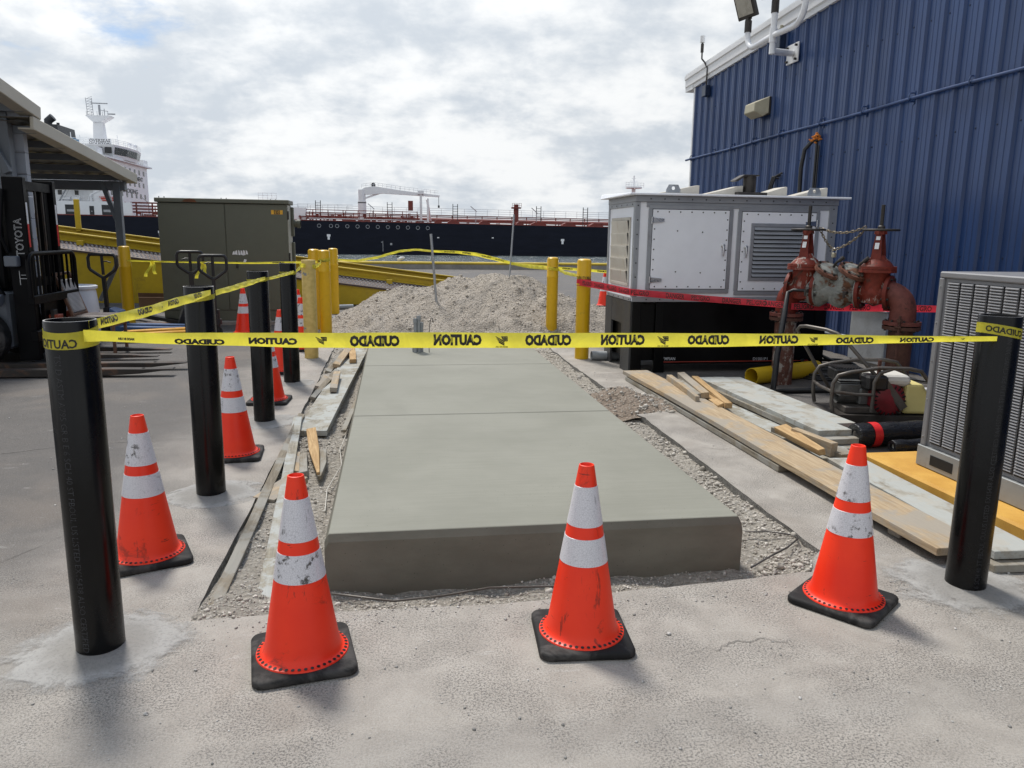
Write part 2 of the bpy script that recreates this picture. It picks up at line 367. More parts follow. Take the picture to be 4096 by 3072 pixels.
def wood(name, light, dark, grey=None, gamt=.5, cem=0.0):
    m, g = newmat(name); v = g.obj()
    st = g.mul(v, (1.2, 16, 16)); n = g.noise(st, 2.2, 6, .62, 1.6); fine = g.noise(g.mul(v, (4, 90, 90)), 2.0, 4, .6)
    cc = g.mix(g.ss(n, .32, .68), dark, light); cc = g.mix(g.math('MULTIPLY', g.ss(fine, .5, .75), .45), cc, tuple(k * .55 for k in dark))
    if grey:
        gn = g.noise(v, 2.6, 6, .65, .4); cc = g.mix(g.math('MULTIPLY', g.ss(gn, .62 - gamt * .3, .76 - gamt * .3), .85), cc, grey)
    if cem:
        cn = g.noise(v, 4.5, 8, .72, .3); cc = g.mix(g.ss(cn, .60 - cem * .25, .70 - cem * .25), cc, g.mix(fine, (.30, .31, .29), (.44, .45, .43)))
    finish(g, cc, .8, 0, g.math('ADD', fine, n), .35, .004, .25); return m
M['wood_fresh'] = wood('wood_fresh', (.50, .345, .175), (.34, .21, .095)); M['wood_tan'] = wood('wood_tan', (.45, .35, .23), (.31, .225, .135), (.30, .275, .235), .6)
M['wood_grey'] = wood('wood_grey', (.27, .235, .18), (.16, .135, .10), (.30, .29, .26), .6); M['wood_cement'] = wood('wood_cement', (.30, .275, .215), (.18, .16, .125), (.34, .33, .29), .6, .55)
M['wood_white'] = wood('wood_white', (.34, .32, .27), (.22, .20, .165), (.40, .39, .35), .7, .62)
M['wood_brown'] = pm('wood_brown', (.13, .062, .036), .45, 0, .25, 8)
# tape: thin plastic film
def film(name, c, rough=.35):
    m, g = newmat(name); v = g.obj(); n = g.noise(v, 14, 4, .6, .5)
    cc = g.n('ShaderNodeVectorMath', {0: c, 'Scale': g.ss(n, .3, .7, .9, 1.08)}, operation='SCALE').outputs[0]
    bp = g.n('ShaderNodeBump', {'Height': g.noise(g.mul(v, (1, 1, 3)), 16, 3, .5, .6), 'Strength': .35, 'Distance': .01}).outputs[0]
    p = g.n('ShaderNodeBsdfPrincipled', {'Base Color': cc, 'Roughness': rough, 'Normal': bp})
    t = g.n('ShaderNodeBsdfTranslucent', {'Color': cc})
    mx = g.n('ShaderNodeMixShader', {0: .5, 1: p.outputs[0], 2: t.outputs[0]})
    g.n('ShaderNodeOutputMaterial', {'Surface': mx.outputs[0]}); return m
M['tape_yellow'] = film('tape_yellow', (.86, .77, .075)); M['tape_red'] = film('tape_red', (.74, .045, .07))
M['tape_ink'] = pm('tape_ink', (.012, .012, .010), .5, 0, .3, 30)
# concrete slab, fresh and damp
M['slab'], g = newmat('slab'); v = g.obj(False)
br = g.noise(g.mul(v, (1.2, 26, 26)), 3.0, 5, .6); bl = g.noise(v, 1.3, 5, .6); gr = g.noise(v, 240, 3, .6)
cc = g.mix(g.ss(bl, .3, .7), (.205, .203, .168), (.240, .237, .198)); cc = g.mix(g.math('MULTIPLY', g.ss(br, .38, .66), .30), cc, (.178, .175, .142))
mo = g.noise(v, .55, 4, .6, .5); cc = g.mix(g.math('MULTIPLY', g.ss(mo, .46, .62), .35), cc, (.255, .251, .212)); dm = g.noise(v, 1.1, 5, .65, .6); cc = g.mix(g.math('MULTIPLY', g.ss(dm, .56, .70), .22), cc, (.165, .162, .134))
vo = g.voro(v, 42); sp = g.noise(v, 2.3, 2)
cc = g.mix(g.math('MULTIPLY', g.ss(vo, .10, .06), g.ss(sp, .55, .62)), cc, (.07, .068, .06))
finish(g, cc, .72, 0, g.math('ADD', g.math('MULTIPLY', br, .7), g.math('MULTIPLY', gr, .6)), .22, .004, .3)
M['slab_side'], g = newmat('slab_side'); v = g.obj(False)  # damp formed sides, with some of their shade put into the darker colour
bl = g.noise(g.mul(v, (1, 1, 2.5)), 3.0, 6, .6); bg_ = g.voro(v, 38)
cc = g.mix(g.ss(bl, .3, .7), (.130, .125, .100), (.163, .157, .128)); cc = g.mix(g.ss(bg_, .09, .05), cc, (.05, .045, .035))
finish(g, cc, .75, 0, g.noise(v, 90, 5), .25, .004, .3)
# ground: dusty concrete / asphalt apron
M['ground'], g = newmat('ground'); v = g.obj(False); X, Y, Z = g.xyz(v)
n1 = g.noise(v, .8, 4, .6, .3); n2 = g.noise(v, 4.5, 5, .66, .3); grain = g.noise(v, 120, 3, .85); gr2 = g.noise(v, 170, 2, .7); st = g.noise(g.mul(v, (1, 2.2, 1)), 1.5, 4, .6, .8)
wob = g.math('MULTIPLY', g.math('SUBTRACT', n1, .5), 1.3)
dxl = g.math('MAXIMUM', g.math('SUBTRACT', -.9, X), 0.0); dxr = g.math('MAXIMUM', g.math('SUBTRACT', X, 2.3), 0.0)
dyy = g.math('MAXIMUM', g.math('MULTIPLY', g.math('SUBTRACT', 3.2, Y), .35), 0.0); dyf = g.math('MAXIMUM', g.math('SUBTRACT', Y, 11.5), 0.0)
dist = g.math('ADD', g.math('MAXIMUM', dxl, dxr), g.math('ADD', dyy, dyf))
dust = g.ss(g.math('ADD', dist, wob), .05, 1.05, 1.0, 0.0)
asph = g.mix(g.ss(n2, .3, .7), (.068, .062, .058), (.118, .108, .100))
light = g.mix(g.ss(n2, .3, .7), (.290, .264, .232), (.385, .356, .318))
near = g.ss(g.math('ADD', Y, wob), 4.6, 2.6)                     # the near apron is paler worn concrete
mid = g.mix(g.ss(st, .34, .66), (.200, .184, .165), (.320, .298, .268))
cc = g.mix(near, asph, mid); cc = g.mix(dust, cc, light)
cc = g.mix(g.math('MULTIPLY', g.ss(n1, .52, .64), .5), cc, g.mix(.5, cc, (.24, .195, .155)))
chalk = g.math('MULTIPLY', g.ss(g.noise(g.mul(v, (2.0, 5, 1)), 2.1, 7, .75, .6), .60, .74), .55)
cc = g.mix(chalk, cc, (.47, .46, .44))
pat = g.ss(g.noise(v, 2.4, 3, .6, .4), .38, .62, .25, 1.0)          # worn zones where the aggregate shows
cc = g.mix(g.math('MULTIPLY', g.math('MULTIPLY', g.ss(grain, .49, .56), .80), pat), cc, (.075, .070, .066)); cc = g.mix(g.math('MULTIPLY', g.ss(gr2, .56, .66), .38), cc, (.46, .45, .43))
finish(g, cc, g.ss(n2, .3, .7, .62, .85), 0, g.math('ADD', g.math('MULTIPLY', grain, 1.3), g.math('MULTIPLY', n2, .6)), .42, .007, .3)
M['cut_edge'], g = newmat('cut_edge'); v = g.obj(False); n = g.noise(v, 60, 5, .7); va = g.voro(v, 60)
cc = g.mix(g.ss(n, .3, .7), (.07, .066, .06), (.23, .22, .20)); cc = g.mix(g.ss(va, .25, .1), cc, (.34, .33, .31)); finish(g, cc, .85, 0, n, .8, .012)
M['footing'], g = newmat('footing'); v = g.obj(); n = g.noise(v, 5, 5, .65, .5); X, Y, Z = g.xyz(g.n('ShaderNodeTexCoord').outputs['Object'])
rad = g.math('SQRT', g.math('ADD', g.math('MULTIPLY', X, X), g.math('MULTIPLY', Y, Y)))
ring = g.ss(g.math('ADD', rad, g.math('MULTIPLY', n, .16)), .22, .34)
gg = g.noise(v, 75, 3, .8)
cc = g.mix(ring, g.mix(n, (.24, .23, .215), (.36, .35, .33)), g.mix(n, (.34, .332, .315), (.47, .462, .445)))
cc = g.mix(g.math('MULTIPLY', g.ss(gg, .5, .62), .3), cc, (.16, .155, .15))
al = g.ss(g.math('ADD', rad, g.math('MULTIPLY', g.math('SUBTRACT', g.noise(v, 7, 7, .72, .4), .5), .55)), .20, .36, .8, 0.0)
p = g.n('ShaderNodeBsdfPrincipled', {'Base Color': cc, 'Roughness': .85, 'Specular IOR Level': .2, 'Alpha': al, 'Normal': g.n('ShaderNodeBump', {'Height': g.math('ADD', n, gg), 'Strength': .5, 'Distance': .008}).outputs[0]})
g.n('ShaderNodeOutputMaterial', {'Surface': p.outputs[0]})
def dirt(name, a, b, c):
    m, g = newmat(name); v = g.obj(False); n = g.noise(v, 3, 7, .65, .3); f = g.noise(v, 45, 6, .75); vo = g.voro(v, 32)
    cc = g.mix(g.ss(n, .35, .65), a, b); cc = g.mix(g.ss(f, .35, .65), tuple(k * .72 for k in a), cc); cc = g.mix(g.ss(vo, .28, .12), cc, c)
    finish(g, cc, .95, 0, g.math('SUBTRACT', g.math('MULTIPLY', f, 1.3), vo), .9, .03, .15); return m
M['pit_floor'] = dirt('pit_floor', (.46, .42, .36), (.55, .51, .45), (.66, .63, .58)); M['dirt'] = dirt('dirt', (.44, .39, .33), (.54, .485, .42), (.62, .575, .51))
M['heap_brown'] = dirt('heap_brown', (.33, .265, .21), (.41, .34, .28), (.48, .44, .38))
def stone(name, a, b, s=30):
    m, g = newmat(name); v = g.obj(False); r = g.n('ShaderNodeNewGeometry').outputs['Random Per Island']
    n = g.noise(v, s, 4, .6); cc = g.mix(r, a, b); cc = g.mix(g.ss(n, .4, .7), cc, tuple(k * .7 for k in a)); finish(g, cc, .9, 0, n, .4, .004, .2); return m
M['limestone'] = stone('limestone', (.36, .33, .285), (.64, .60, .54)); M['clod'] = stone('clod', (.40, .355, .30), (.60, .55, .49))
M['pebble'] = stone('pebble', (.26, .25, .235), (.62, .60, .57))
# ship, water, far
M['hull'], g = newmat('hull'); v = g.obj(False); X, Y, Z = g.xyz(v)
n = g.noise(g.mul(v, (.25, .25, 1.2)), 1.0, 6, .65)
cc = g.mix(g.ss(n, .3, .7), (.0065, .0085, .016), (.010, .0125, .023))
boot = g.ss(g.math('ADD', Z, g.math('MULTIPLY', n, .15)), -.80, -.70)
cc = g.mix(boot, g.mix(g.ss(Z, -2.0, -1.2), (.050, .022, .020), (.050, .046, .046)), cc); finish(g, cc, .6, spec=.15)
M['ship_white'] = pm('ship_white', (.78, .79, .81), .5, 0, .05, .25, 0, 1, ((.55, .50, .45), .05, .5)); M['ship_red'] = pm('ship_red', (.155, .030, .022), .6, 0, .3, .6); M['ship_deck'] = pm('ship_deck', (.20, .05, .035), .7, 0, .2, .3)
M['ship_grey'] = pm('ship_grey', (.35, .36, .38), .6); M['ship_window'] = pm('ship_window', (.015, .017, .02), .2); M['ship_dark'] = pm('ship_dark', (.02, .022, .026), .5); M['ship_blue'] = pm('ship_blue', (.05, .16, .27), .5)
M['boat_orange'] = pm('boat_orange', (.55, .05, .02), .5)
M['water'], g = newmat('water'); v = g.obj(False)
wn = g.noise(g.mul(v, (1, 2.2, 1)), .9, 6, .65, .4); wn2 = g.noise(g.mul(v, (1, 3, 1)), 3.0, 4, .6)
finish(g, (.10, .125, .13), .16, 0, g.math('ADD', wn, g.math('MULTIPLY', wn2, .5)), .9, .5, .5)
M['shed_tan'] = pm('shed_tan', (.46, .42, .34), .5, 0, .06, 1); M['shed_white'] = pm('shed_white', (.30, .32, .36), .55, 0, .06, .8); M['shed_grey'] = pm('shed_grey', (.15, .165, .185), .5, .2, .12, 2)
M['shed_under'], g = newmat('shed_under'); v = g.obj(False); n = g.noise(g.mul(v, (9, .7, 1)), 2.0, 6, .65)
cc = g.mix(g.ss(n, .35, .7), (.30, .29, .26), (.20, .17, .13)); finish(g, cc, .45, .5)
M['fork_black'] = pm('fork_black', (.002, .002, .003), .45, 0, .4, 4, .03, 40, ((.006, .006, .006), .1, 5), .12); M['fork_steel'] = pm('fork_steel', (.035, .030, .027), .55, .5, .3, 4, .08, 30, ((.14, .07, .04), .35, 4))
M['grey_paint'] = pm('grey_paint', (.12, .135, .16), .45, 0, .1, 3); M['rust_red'] = pm('rust_red', (.26, .045, .02), .6, 0, .25, 6)
M['fabric'], g = newmat('fabric'); v = g.obj(False); ck = g.n('ShaderNodeTexWave', {'Vector': v, 'Scale': 22.0, 'Distortion': .4}, bands_direction='Z').outputs['Fac']
cc = g.mix(g.ss(ck, .35, .65), (.13, .115, .11), (.42, .41, .40)); finish(g, cc, .9)
M['seat_brown'] = pm('seat_brown', (.045, .028, .026), .55, 0, .2, 5); M['drum_white'] = pm('drum_white', (.62, .64, .68), .4, 0, .05, 3)
M['jack_blue'] = pm('jack_blue', (.035, .085, .20), .45, 0, .2, 5, .03, 40, ((.08, .06, .05), .2, 5)); M['jack_yellow'] = pm('jack_yellow', (.62, .30, .012), .45, 0, .15, 5, .03, 40, ((.14, .09, .04), .2, 6)); M['jack_black'] = pm('jack_black', (.012, .012, .014), .45)
M['card'] = pm('card', (.22, .13, .075), .8, 0, .1, 4); M['kerb_yellow'] = pm('kerb_yellow', (.50, .36, .03), .65, 0, .2, 1.5, .1, 30, ((.25, .21, .12), .2, 3)); M['kerb_conc'] = pm('kerb_conc', (.24, .225, .205), .85, 0, .2, 2)
M['mesh_dark'] = pm('mesh_dark', (.075, .05, .042), .7, .2, .3, 3); M['mesh_light'] = pm('mesh_light', (.28, .26, .26), .5, .5, .2, 5)
M['bird_white'] = pm('bird_white', (.7, .7, .7), .7); M['wire'] = pm('wire', (.12, .11, .10), .5, .6, .2, 8)
M['litter'] = pm('litter', (.55, .53, .48), .7)
# ------------------------------------------------------------------ ground with the excavation cut into it
def jag(p, q, amp, step=.05, seed=0):
    p, q = np.array(p), np.array(q); L = np.linalg.norm(q - p); n = max(2, int(L / step)); t = np.arange(n) / n
    nrm = np.array((-(q - p)[1], (q - p)[0])) / L
    off = (fbm(t * L * 7, t * 0 + seed, seed, 4) - .5) * 2 * amp
    return [tuple(p + (q - p) * a + nrm * o) for a, o in zip(t, off)]
cor = [(-.84, 3.07), (.5, 3.05), (1.95, 3.19), (2.13, 3.42), (2.17, 6.35), (2.12, 6.75), (2.19, 7.2), (2.165, 9.3), (2.2, 11.9), (-.84, 11.9), (-.825, 8.0)]
amps = [.012, .014, .02, .012, .03, .05, .012, .02, .02, .012, .008]
pit = []; side = []
for i in range(len(cor)):
    s_ = jag(cor[i], cor[(i + 1) % len(cor)], amps[i], .05, i); pit += s_
n = len(pit); cx_, cy_ = .66, 7.4; outer = []
for x, y in pit:                                       # outer rectangle point on the same ray
    dx_, dy_ = x - cx_, y - cy_
    t = min((90 if dx_ > 0 else -90) / dx_ if abs(dx_) > 1e-6 else 1e9, ((36.7 - cy_) if dy_ > 0 else (-60 - cy_)) / dy_ if abs(dy_) > 1e-6 else 1e9)
    outer.append((cx_ + dx_ * t, cy_ + dy_ * t))
b = B(); oc = [(90, -60), (90, 36.7), (-90, 36.7), (-90, -60)]
v = [(x, y, 0) for x, y in pit] + [(x, y, 0) for x, y in outer]; f = [(i, n + i, n + (i + 1) % n, (i + 1) % n) for i in range(n)]
b.add(v, f)
for c in oc:                                           # fill the four corners of the sheet
    k = None
    for i in range(n):
        a, e = outer[i], outer[(i + 1) % n]
        onx = lambda p: abs(abs(p[0]) - 90) < 1e-3; ony = lambda p: abs(p[1] - 36.7) < 1e-3 or abs(p[1] + 60) < 1e-3
        if (onx(a) != onx(e)) and (ony(a) != ony(e)) and np.sign(a[0]) * np.sign(c[0]) >= 0 and abs((a[0] + e[0]) / 2 - c[0]) < 95 and abs((a[1] + e[1]) / 2 - c[1]) < 48: k = i
    if k is not None: b.add([(*outer[k], 0), (*c, 0), (*outer[(k + 1) % n], 0)], [(0, 1, 2)])
struct('ground', b, M['ground'])
b = B(); rows = 4
for r_ in range(rows + 1):
    for i, (x, y) in enumerate(pit):
        o = (fbm(np.array([i * .45]), np.array([r_ * .9]), 5, 3)[0] - .5) * .035 * (r_ > 0)
        ln = math.hypot(x - cx_, (y - cy_) * .3) or 1
        b.v.append((x + (x - cx_) / ln * o, y + ((y - cy_) * .3) / ln * o, -.001 - .055 * r_))
for r_ in range(rows):
    for i in range(n): b.f.append((r_ * n + i, r_ * n + (i + 1) % n, (r_ + 1) * n + (i + 1) % n, (r_ + 1) * n + i))
struct('excavation_edge', b, M['cut_edge'], 60)
def pit_h(x, y):
    x = np.asarray(x, float); y = np.asarray(y, float)
    h = -.085 + (fbm(x, y, 3, 5, 2.2) - .5) * .09 + (fbm(x, y, 9, 4, 14) - .5) * .035
    h += .05 * np.clip((x - 1.85) / .3, 0, 1) + .045 * np.clip((-.38 - x) / .3, 0, 1)
    h += .03 * np.clip((3.35 - y) / .25, 0, 1) + .10 * np.clip((y - 10.0) / 1.6, 0, 1)
    h -= .07 * np.exp(-(((x - 1.42) / .16) ** 2 + ((y - 3.27) / .07) ** 2))
    return h
b = B(); nx, ny = 84, 235
xs = np.linspace(-.90, 2.26, nx + 1); ys = np.linspace(2.99, 11.95, ny + 1); XX, YY = np.meshgrid(xs, ys); ZZ = pit_h(XX, YY)
b.v = list(zip(XX.ravel(), YY.ravel(), ZZ.ravel())); b.f = [(j * (nx + 1) + i, j * (nx + 1) + i + 1, (j + 1) * (nx + 1) + i + 1, (j + 1) * (nx + 1) + i) for j in range(ny) for i in range(nx)]
struct('excavation_floor', b, M['pit_floor'], 80)
# ------------------------------------------------------------------ spoil mound
def mound_h(x, y):
    x = np.asarray(x, float); y = np.asarray(y, float)
    s_ = np.interp(x + (fbm(x, y, 31, 3, 1.1) - .5) * .5, [-1.6, -1.0, -.6, -.2, .1, .76, 1.4, 2.05, 2.4, 2.7, 3.2, 3.7, 4.3, 5.0], [0, .10, .33, .53, .63, .73, .84, .94, .92, .78, .46, .32, .2, 0])
    ry = 14.0 + .25 * np.sin(x * 1.3); t = np.where(y < ry, (ry - y) / (ry - 12.0), (y - ry) / 2.4); t = np.clip(t, 0, 1)
    h = s_ * (1 - t) ** 1.0 * (1 + .5 * t)
    h = np.maximum(h, .36 * np.clip(1 - np.hypot((x + .38) / .75, (y - 12.75) / .7), 0, 1))
    h = np.maximum(h, .30 * np.clip(1 - np.hypot((x - 1.95) / .55, (y - 12.1) / .55), 0, 1) ** .7)
    h = np.maximum(h, .20 * np.clip(1 - np.hypot((x - 3.7) / 1.4, (y - 14.9) / 1.3), 0, 1))
    edge = np.clip(h * 7, 0, 1)
    h = h + edge * ((fbm(x, y, 21, 5, 1.7) - .5) * .26 + (fbm(x, y, 22, 4, 7) - .5) * .12)
    inp = (x > -.86) & (x < 2.22)
    h = np.where((y < 12.0) & inp, np.minimum(h, 9) - .05 - .22 * np.clip((12.0 - y) / .8, 0, 1) + .05 * (fbm(x, y, 23, 4, 5) - .5), h - .03)
    return h
b = B(); nx, ny = 190, 165
xs = np.linspace(-1.7, 5.1, nx + 1); ys = np.linspace(11.0, 16.6, ny + 1); XX, YY = np.meshgrid(xs, ys); ZZ = mound_h(XX, YY)
b.v = list(zip(XX.ravel(), YY.ravel(), ZZ.ravel())); b.f = [(j * (nx + 1) + i, j * (nx + 1) + i + 1, (j + 1) * (nx + 1) + i + 1, (j + 1) * (nx + 1) + i) for j in range(ny) for i in range(nx)]
md = part('dirt_mound', b, M['dirt'], None, 75); tag(md, 'large mound of excavated crushed limestone dirt behind the slab', 'dirt mound', kind='stuff')
px = rng.uniform(-1.3, 4.6, 17000); py = rng.uniform(11.7, 15.0, 17000); pz = mound_h(px, py); k = pz > .0
sz = np.clip(rng.lognormal(-5.15, .5, k.sum()), .003, .024)
rocks('mound_stones', np.stack([px[k], py[k], pz[k] + sz * .15], -1), sz, M['clod'], 'loose stones and clods covering the dirt mound', 'stones')
px = rng.uniform(-1.0, 4.0, 300); py = rng.uniform(11.9, 14.3, 300); pz = mound_h(px, py); k = pz > .02; sz = np.clip(rng.lognormal(-4.1, .45, k.sum()), .012, .06)
rocks('mound_clods', np.stack([px[k], py[k], pz[k] + sz * .1], -1), sz, M['clod'], 'larger clods and lumps half buried in the dirt mound', 'stones')
# brown heap over the broken right edge
def heap_h(x, y):
    r_ = np.hypot((x - 2.16) / .40, (y - 7.0) / .52); h = .16 * np.clip(1 - r_, 0, 1) ** .8
    h = np.maximum(h, .055 * np.clip(1 - np.hypot((x - 2.55) / .42, (y - 6.9) / .42), 0, 1))
    return h + np.clip(h * 20, 0, 1) * ((fbm(x, y, 41, 4, 6) - .5) * .06) - .012
b = B(); nx = ny = 70
xs = np.linspace(1.72, 3.0, nx + 1); ys = np.linspace(6.4, 7.6, ny + 1); XX, YY = np.meshgrid(xs, ys); ZZ = heap_h(XX, YY); ZZ = np.where(XX < 2.1, ZZ - .05 * np.clip((2.1 - XX) / .2, 0, 1), ZZ)
b.v = list(zip(XX.ravel(), YY.ravel(), ZZ.ravel())); b.f = [(j * (nx + 1) + i, j * (nx + 1) + i + 1, (j + 1) * (nx + 1) + i + 1, (j + 1) * (nx + 1) + i) for j in range(ny) for i in range(nx)]
hp = part('dirt_heap', b, M['heap_brown'], None, 75); tag(hp, 'small brown dirt heap spilled over the broken right pavement edge', 'dirt heap', kind='stuff')
px = rng.uniform(1.85, 3.0, 900); py = rng.uniform(6.4, 7.5, 900); pz = heap_h(px, py); k = (pz > -.008) & ((px > 2.2) | (rng.random(900) < .35)); sz = np.clip(rng.lognormal(-4.7, .5, k.sum()), .005, .028)
rocks('heap_stones', np.stack([px[k], py[k], np.maximum(pz[k], 0) + sz * .2], -1), sz, M['limestone'], 'pale crumbs of limestone scattered on the brown dirt heap', 'stones')
# gravel in the trench round the slab
def inslab(x, y): return (x > -.34) & (x < 1.71) & (y > 3.42) & (y < 9.95)
P_ = []; S_ = []
for cnt, (x0, x1), (y0, y1), mu in ((6500, (1.66, 2.17), (3.3, 10.6), -5.05), (4200, (-.83, 2.1), (3.06, 3.45), -4.95), (3600, (-.83, -.33), (3.4, 10.8), -5.0), (900, (-.83, 2.17), (9.9, 11.6), -4.6)):
    x = rng.uniform(x0, x1, cnt); y = rng.uniform(y0, y1, cnt); y = np.where(rng.random(cnt) < .35, y0 + (y - y0) * .5, y)
    k = ~inslab(x, y); x, y = x[k], y[k]; s_ = np.clip(rng.lognormal(mu, .45, len(x)), .004, .028)
    s_ = np.where(fbm(x, y, 61, 3, 2.5) > .52, s_, s_ * .55)
    P_.append(np.stack([x, y, pit_h(x, y) + s_ * .25], -1)); S_.append(s_)
rocks('gravel', np.concatenate(P_), np.concatenate(S_), M['limestone'], 'crushed limestone gravel filling the trench round the slab', 'gravel')
# pebbles scattered on the pavement
x = rng.uniform(-3.5, 3.6, 1500); y = np.concatenate([rng.uniform(1.2, 3.0, 900), rng.uniform(3, 9, 600)]); near_ = np.concatenate([np.ones(900), np.zeros(600)])
k = ((y < 3.0) | (x < -.9) | (x > 2.2)); x, y = x[k], y[k]; s_ = np.clip(rng.lognormal(-5.9, .55, len(x)), .0012, .011)
rocks('pebbles', np.stack([x, y, s_ * .3], -1), s_, M['pebble'], 'loose grit and pebbles scattered over the grey pavement', 'pebbles')
x = rng.uniform(-.9, 2.5, 420); y = 3.05 - np.abs(rng.normal(0, .10, 420)); s_ = np.clip(rng.lognormal(-5.8, .5, 420), .0015, .008)
rocks('edge_grit', np.stack([x, y, s_ * .3], -1), s_, M['pebble'], 'fine grit lying along the near edge of the excavation', 'grit')
# ------------------------------------------------------------------ quay edge and water
b = B().box(-90, 90, 36.0, 36.5, -.02, .22); kb = struct('kerb', b, M['kerb_conc'])
c_ = part('cap', B().box(-90, 90, 35.97, 36.53, .222, .33), M['kerb_yellow'], kb, None, .03)
b = B().add([(-90, 36.7, 0), (90, 36.7, 0), (90, 36.7, -6), (-90, 36.7, -6)], [(0, 1, 2, 3)]); struct('quay_wall', b, M['kerb_conc'])
b = B().add([(-3500, 36.6, -2.5), (3500, 36.6, -2.5), (3500, 4500, -2.5), (-3500, 4500, -2.5)], [(0, 1, 2, 3)]); struct('water', b, M['water'])
# ------------------------------------------------------------------ the new concrete slab
SL = thing('concrete_slab', 'fresh grey-green concrete equipment slab with two tooled joints', 'concrete slab', (.665, 3.42, 0))
def sect(y, drop, ins=0.0):
    e = [(-.335, -.2), (-.335, .05), (-.335, .163), (-.317, .197), (-.313, .2)]
    e = [(x + ins, z - (drop if z > .1 else 0)) for x, z in e]
    return [(x, y, z) for x, z in e] + [(1.37 - x, y, z) for x, z in reversed(e)]
jy = [3.42, 5.80, 8.10, 9.95]
for i in range(3):
    y0 = jy[i] + (.005 if i else 0); y1 = jy[i + 1] - .005
    rings = [sect(y0, .037), sect(y0 + .018, .003), sect(y0 + .022, 0)] if i == 0 else [sect(y0, .008), sect(y0 + .01, 0)]
    rings += [sect(y1 - .01, 0), sect(y1, .008)]
    b = B()
    for r_ in rings: b.v += r_
    m_ = len(rings); q_ = 10
    for j in range(m_ - 1):
        for q in range(q_ - 1): b.f.append((j * q_ + q, (j + 1) * q_ + q, (j + 1) * q_ + q + 1, j * q_ + q + 1))
    b.f += [tuple(range(q_)), tuple((m_ - 1) * q_ + q for q in range(q_ - 1, -1, -1))]
    b.f = [tuple(reversed(q)) for q in b.f]
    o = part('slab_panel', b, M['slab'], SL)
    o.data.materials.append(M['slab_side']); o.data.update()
    import bmesh
    bm = bmesh.new(); bm.from_mesh(o.data); bmesh.ops.recalc_face_normals(bm, faces=bm.faces); bm.to_mesh(o.data); bm.free()
    o.data.polygons.foreach_set('use_smooth', [True] * len(o.data.polygons)); o.data.set_sharp_from_angle(angle=R(20))
    for p in o.data.polygons: p.material_index = 1 if abs(p.normal.z) < .6 else 0  # steep faces and chamfer take the side colour with its painted shade

# hairline cracks in the pavement
GRD = bpy.data.objects['ground']
def crack(pts, w, seed):
    b = B(); P = []
    for (a, c) in zip(pts, pts[1:]):
        for k in range(14): P.append((a[0] + (c[0] - a[0]) * k / 14, a[1] + (c[1] - a[1]) * k / 14))
    P.append(pts[-1]); t = np.arange(len(P)) * .37; o1 = (fbm(t, t * 0 + seed, seed, 4, 1.3) - .5) * .09; ww = w * (.25 + fbm(t, t * 0, seed + 9, 3, 2.0)) * np.sin(np.linspace(.12, 3.02, len(P)))
    for i, (x, y) in enumerate(P): b.v += [(x, y + o1[i] - ww[i], .0035), (x, y + o1[i] + ww[i], .0035)]
    b.f = [(2 * i, 2 * i + 2, 2 * i + 3, 2 * i + 1) for i in range(len(P) - 1)]
    part('crack', b, M['cut_edge'], GRD)
crack([(.22, 1.93), (.36, 1.95), (.52, 1.90)], .004, 3); crack([(-2.6, 3.0), (-2.0, 3.5), (-1.7, 4.1), (-1.75, 4.8)], .004, 5); crack([(1.1, 2.55), (1.35, 2.62), (1.55, 2.6)], .003, 8); crack([(-3.4, 5.4), (-2.4, 5.9), (-1.5, 6.0)], .005, 11); crack([(2.25, 5.4), (2.4, 5.3), (2.55, 5.32)], .003, 13)
# ------------------------------------------------------------------ black pipe bollards
PR = .0842
pipe_prof = [(PR, -.03), (PR, 1.247), (PR - .002, 1.252), (PR - .0075, 1.252), (PR - .0085, 1.246), (PR - .0085, .55), (.001, .55)]
pipe_me = mesh('pipe', B().lathe(pipe_prof, 64), 35); pipe_me.materials.append(M['black_pipe'])
rim_me = mesh('cut_rim', B().lathe([(PR - .0015, 1.2525), (PR - .0072, 1.2528)], 64), 35); rim_me.materials.append(M['steel_cut'])
def vtext(s, z0, z1, ang, w, down):
    """lettering running along a pipe"""
    def fn(u, v):
        a = ang + (v if not down else -v) / PR * (1 if not down else 1)
        z = (z0 + z1) / 2 + (u if not down else -u)
        return ((PR + .0006) * math.cos(a), (PR + .0006) * math.sin(a), z)
    if down: return text_b(s, z1 - z0, w, lambda u, v: ((PR + .0006) * math.cos(ang + v / PR), (PR + .0006) * math.sin(ang + v / PR), (z0 + z1) / 2 - u))
    return text_b(s, z1 - z0, w, lambda u, v: ((PR + .0006) * math.cos(ang - v / PR), (PR + .0006) * math.sin(ang - v / PR), (z0 + z1) / 2 + u))
def footing_b(r, el, seed, rot=0.0):
    b = B(); nr, na = 8, 48
    for j in range(nr + 1):
        t = j / nr
        for i in range(na):
            a = 2 * math.pi * i / na
            rr = r * (1 + .28 * (fbm(np.array([math.cos(a) * 1.3 + 5]), np.array([math.sin(a) * 1.3 + 5]), seed, 3)[0] - .5) * 2)
            rr *= 1 + .10 * (fbm(np.array([math.cos(a) * 6 + 5]), np.array([math.sin(a) * 6 + 5]), seed + 3, 3)[0] - .5)
            q = PR * .8 + (rr - PR * .8) * t; x, y = q * math.cos(a) * el, q * math.sin(a)
            b.v.append((x * math.cos(rot) - y * math.sin(rot), x * math.sin(rot) + y * math.cos(rot), .0045 + .016 * (1 - t) ** 2.2 * (1 if t < 1 else 0) - (.004 if j == nr else 0)))
    for j in range(nr):
        for i in range(na): b.f.append((j * na + i, (j + 1) * na + i, (j + 1) * na + (i + 1) % na, j * na + (i + 1) % na))
    return b
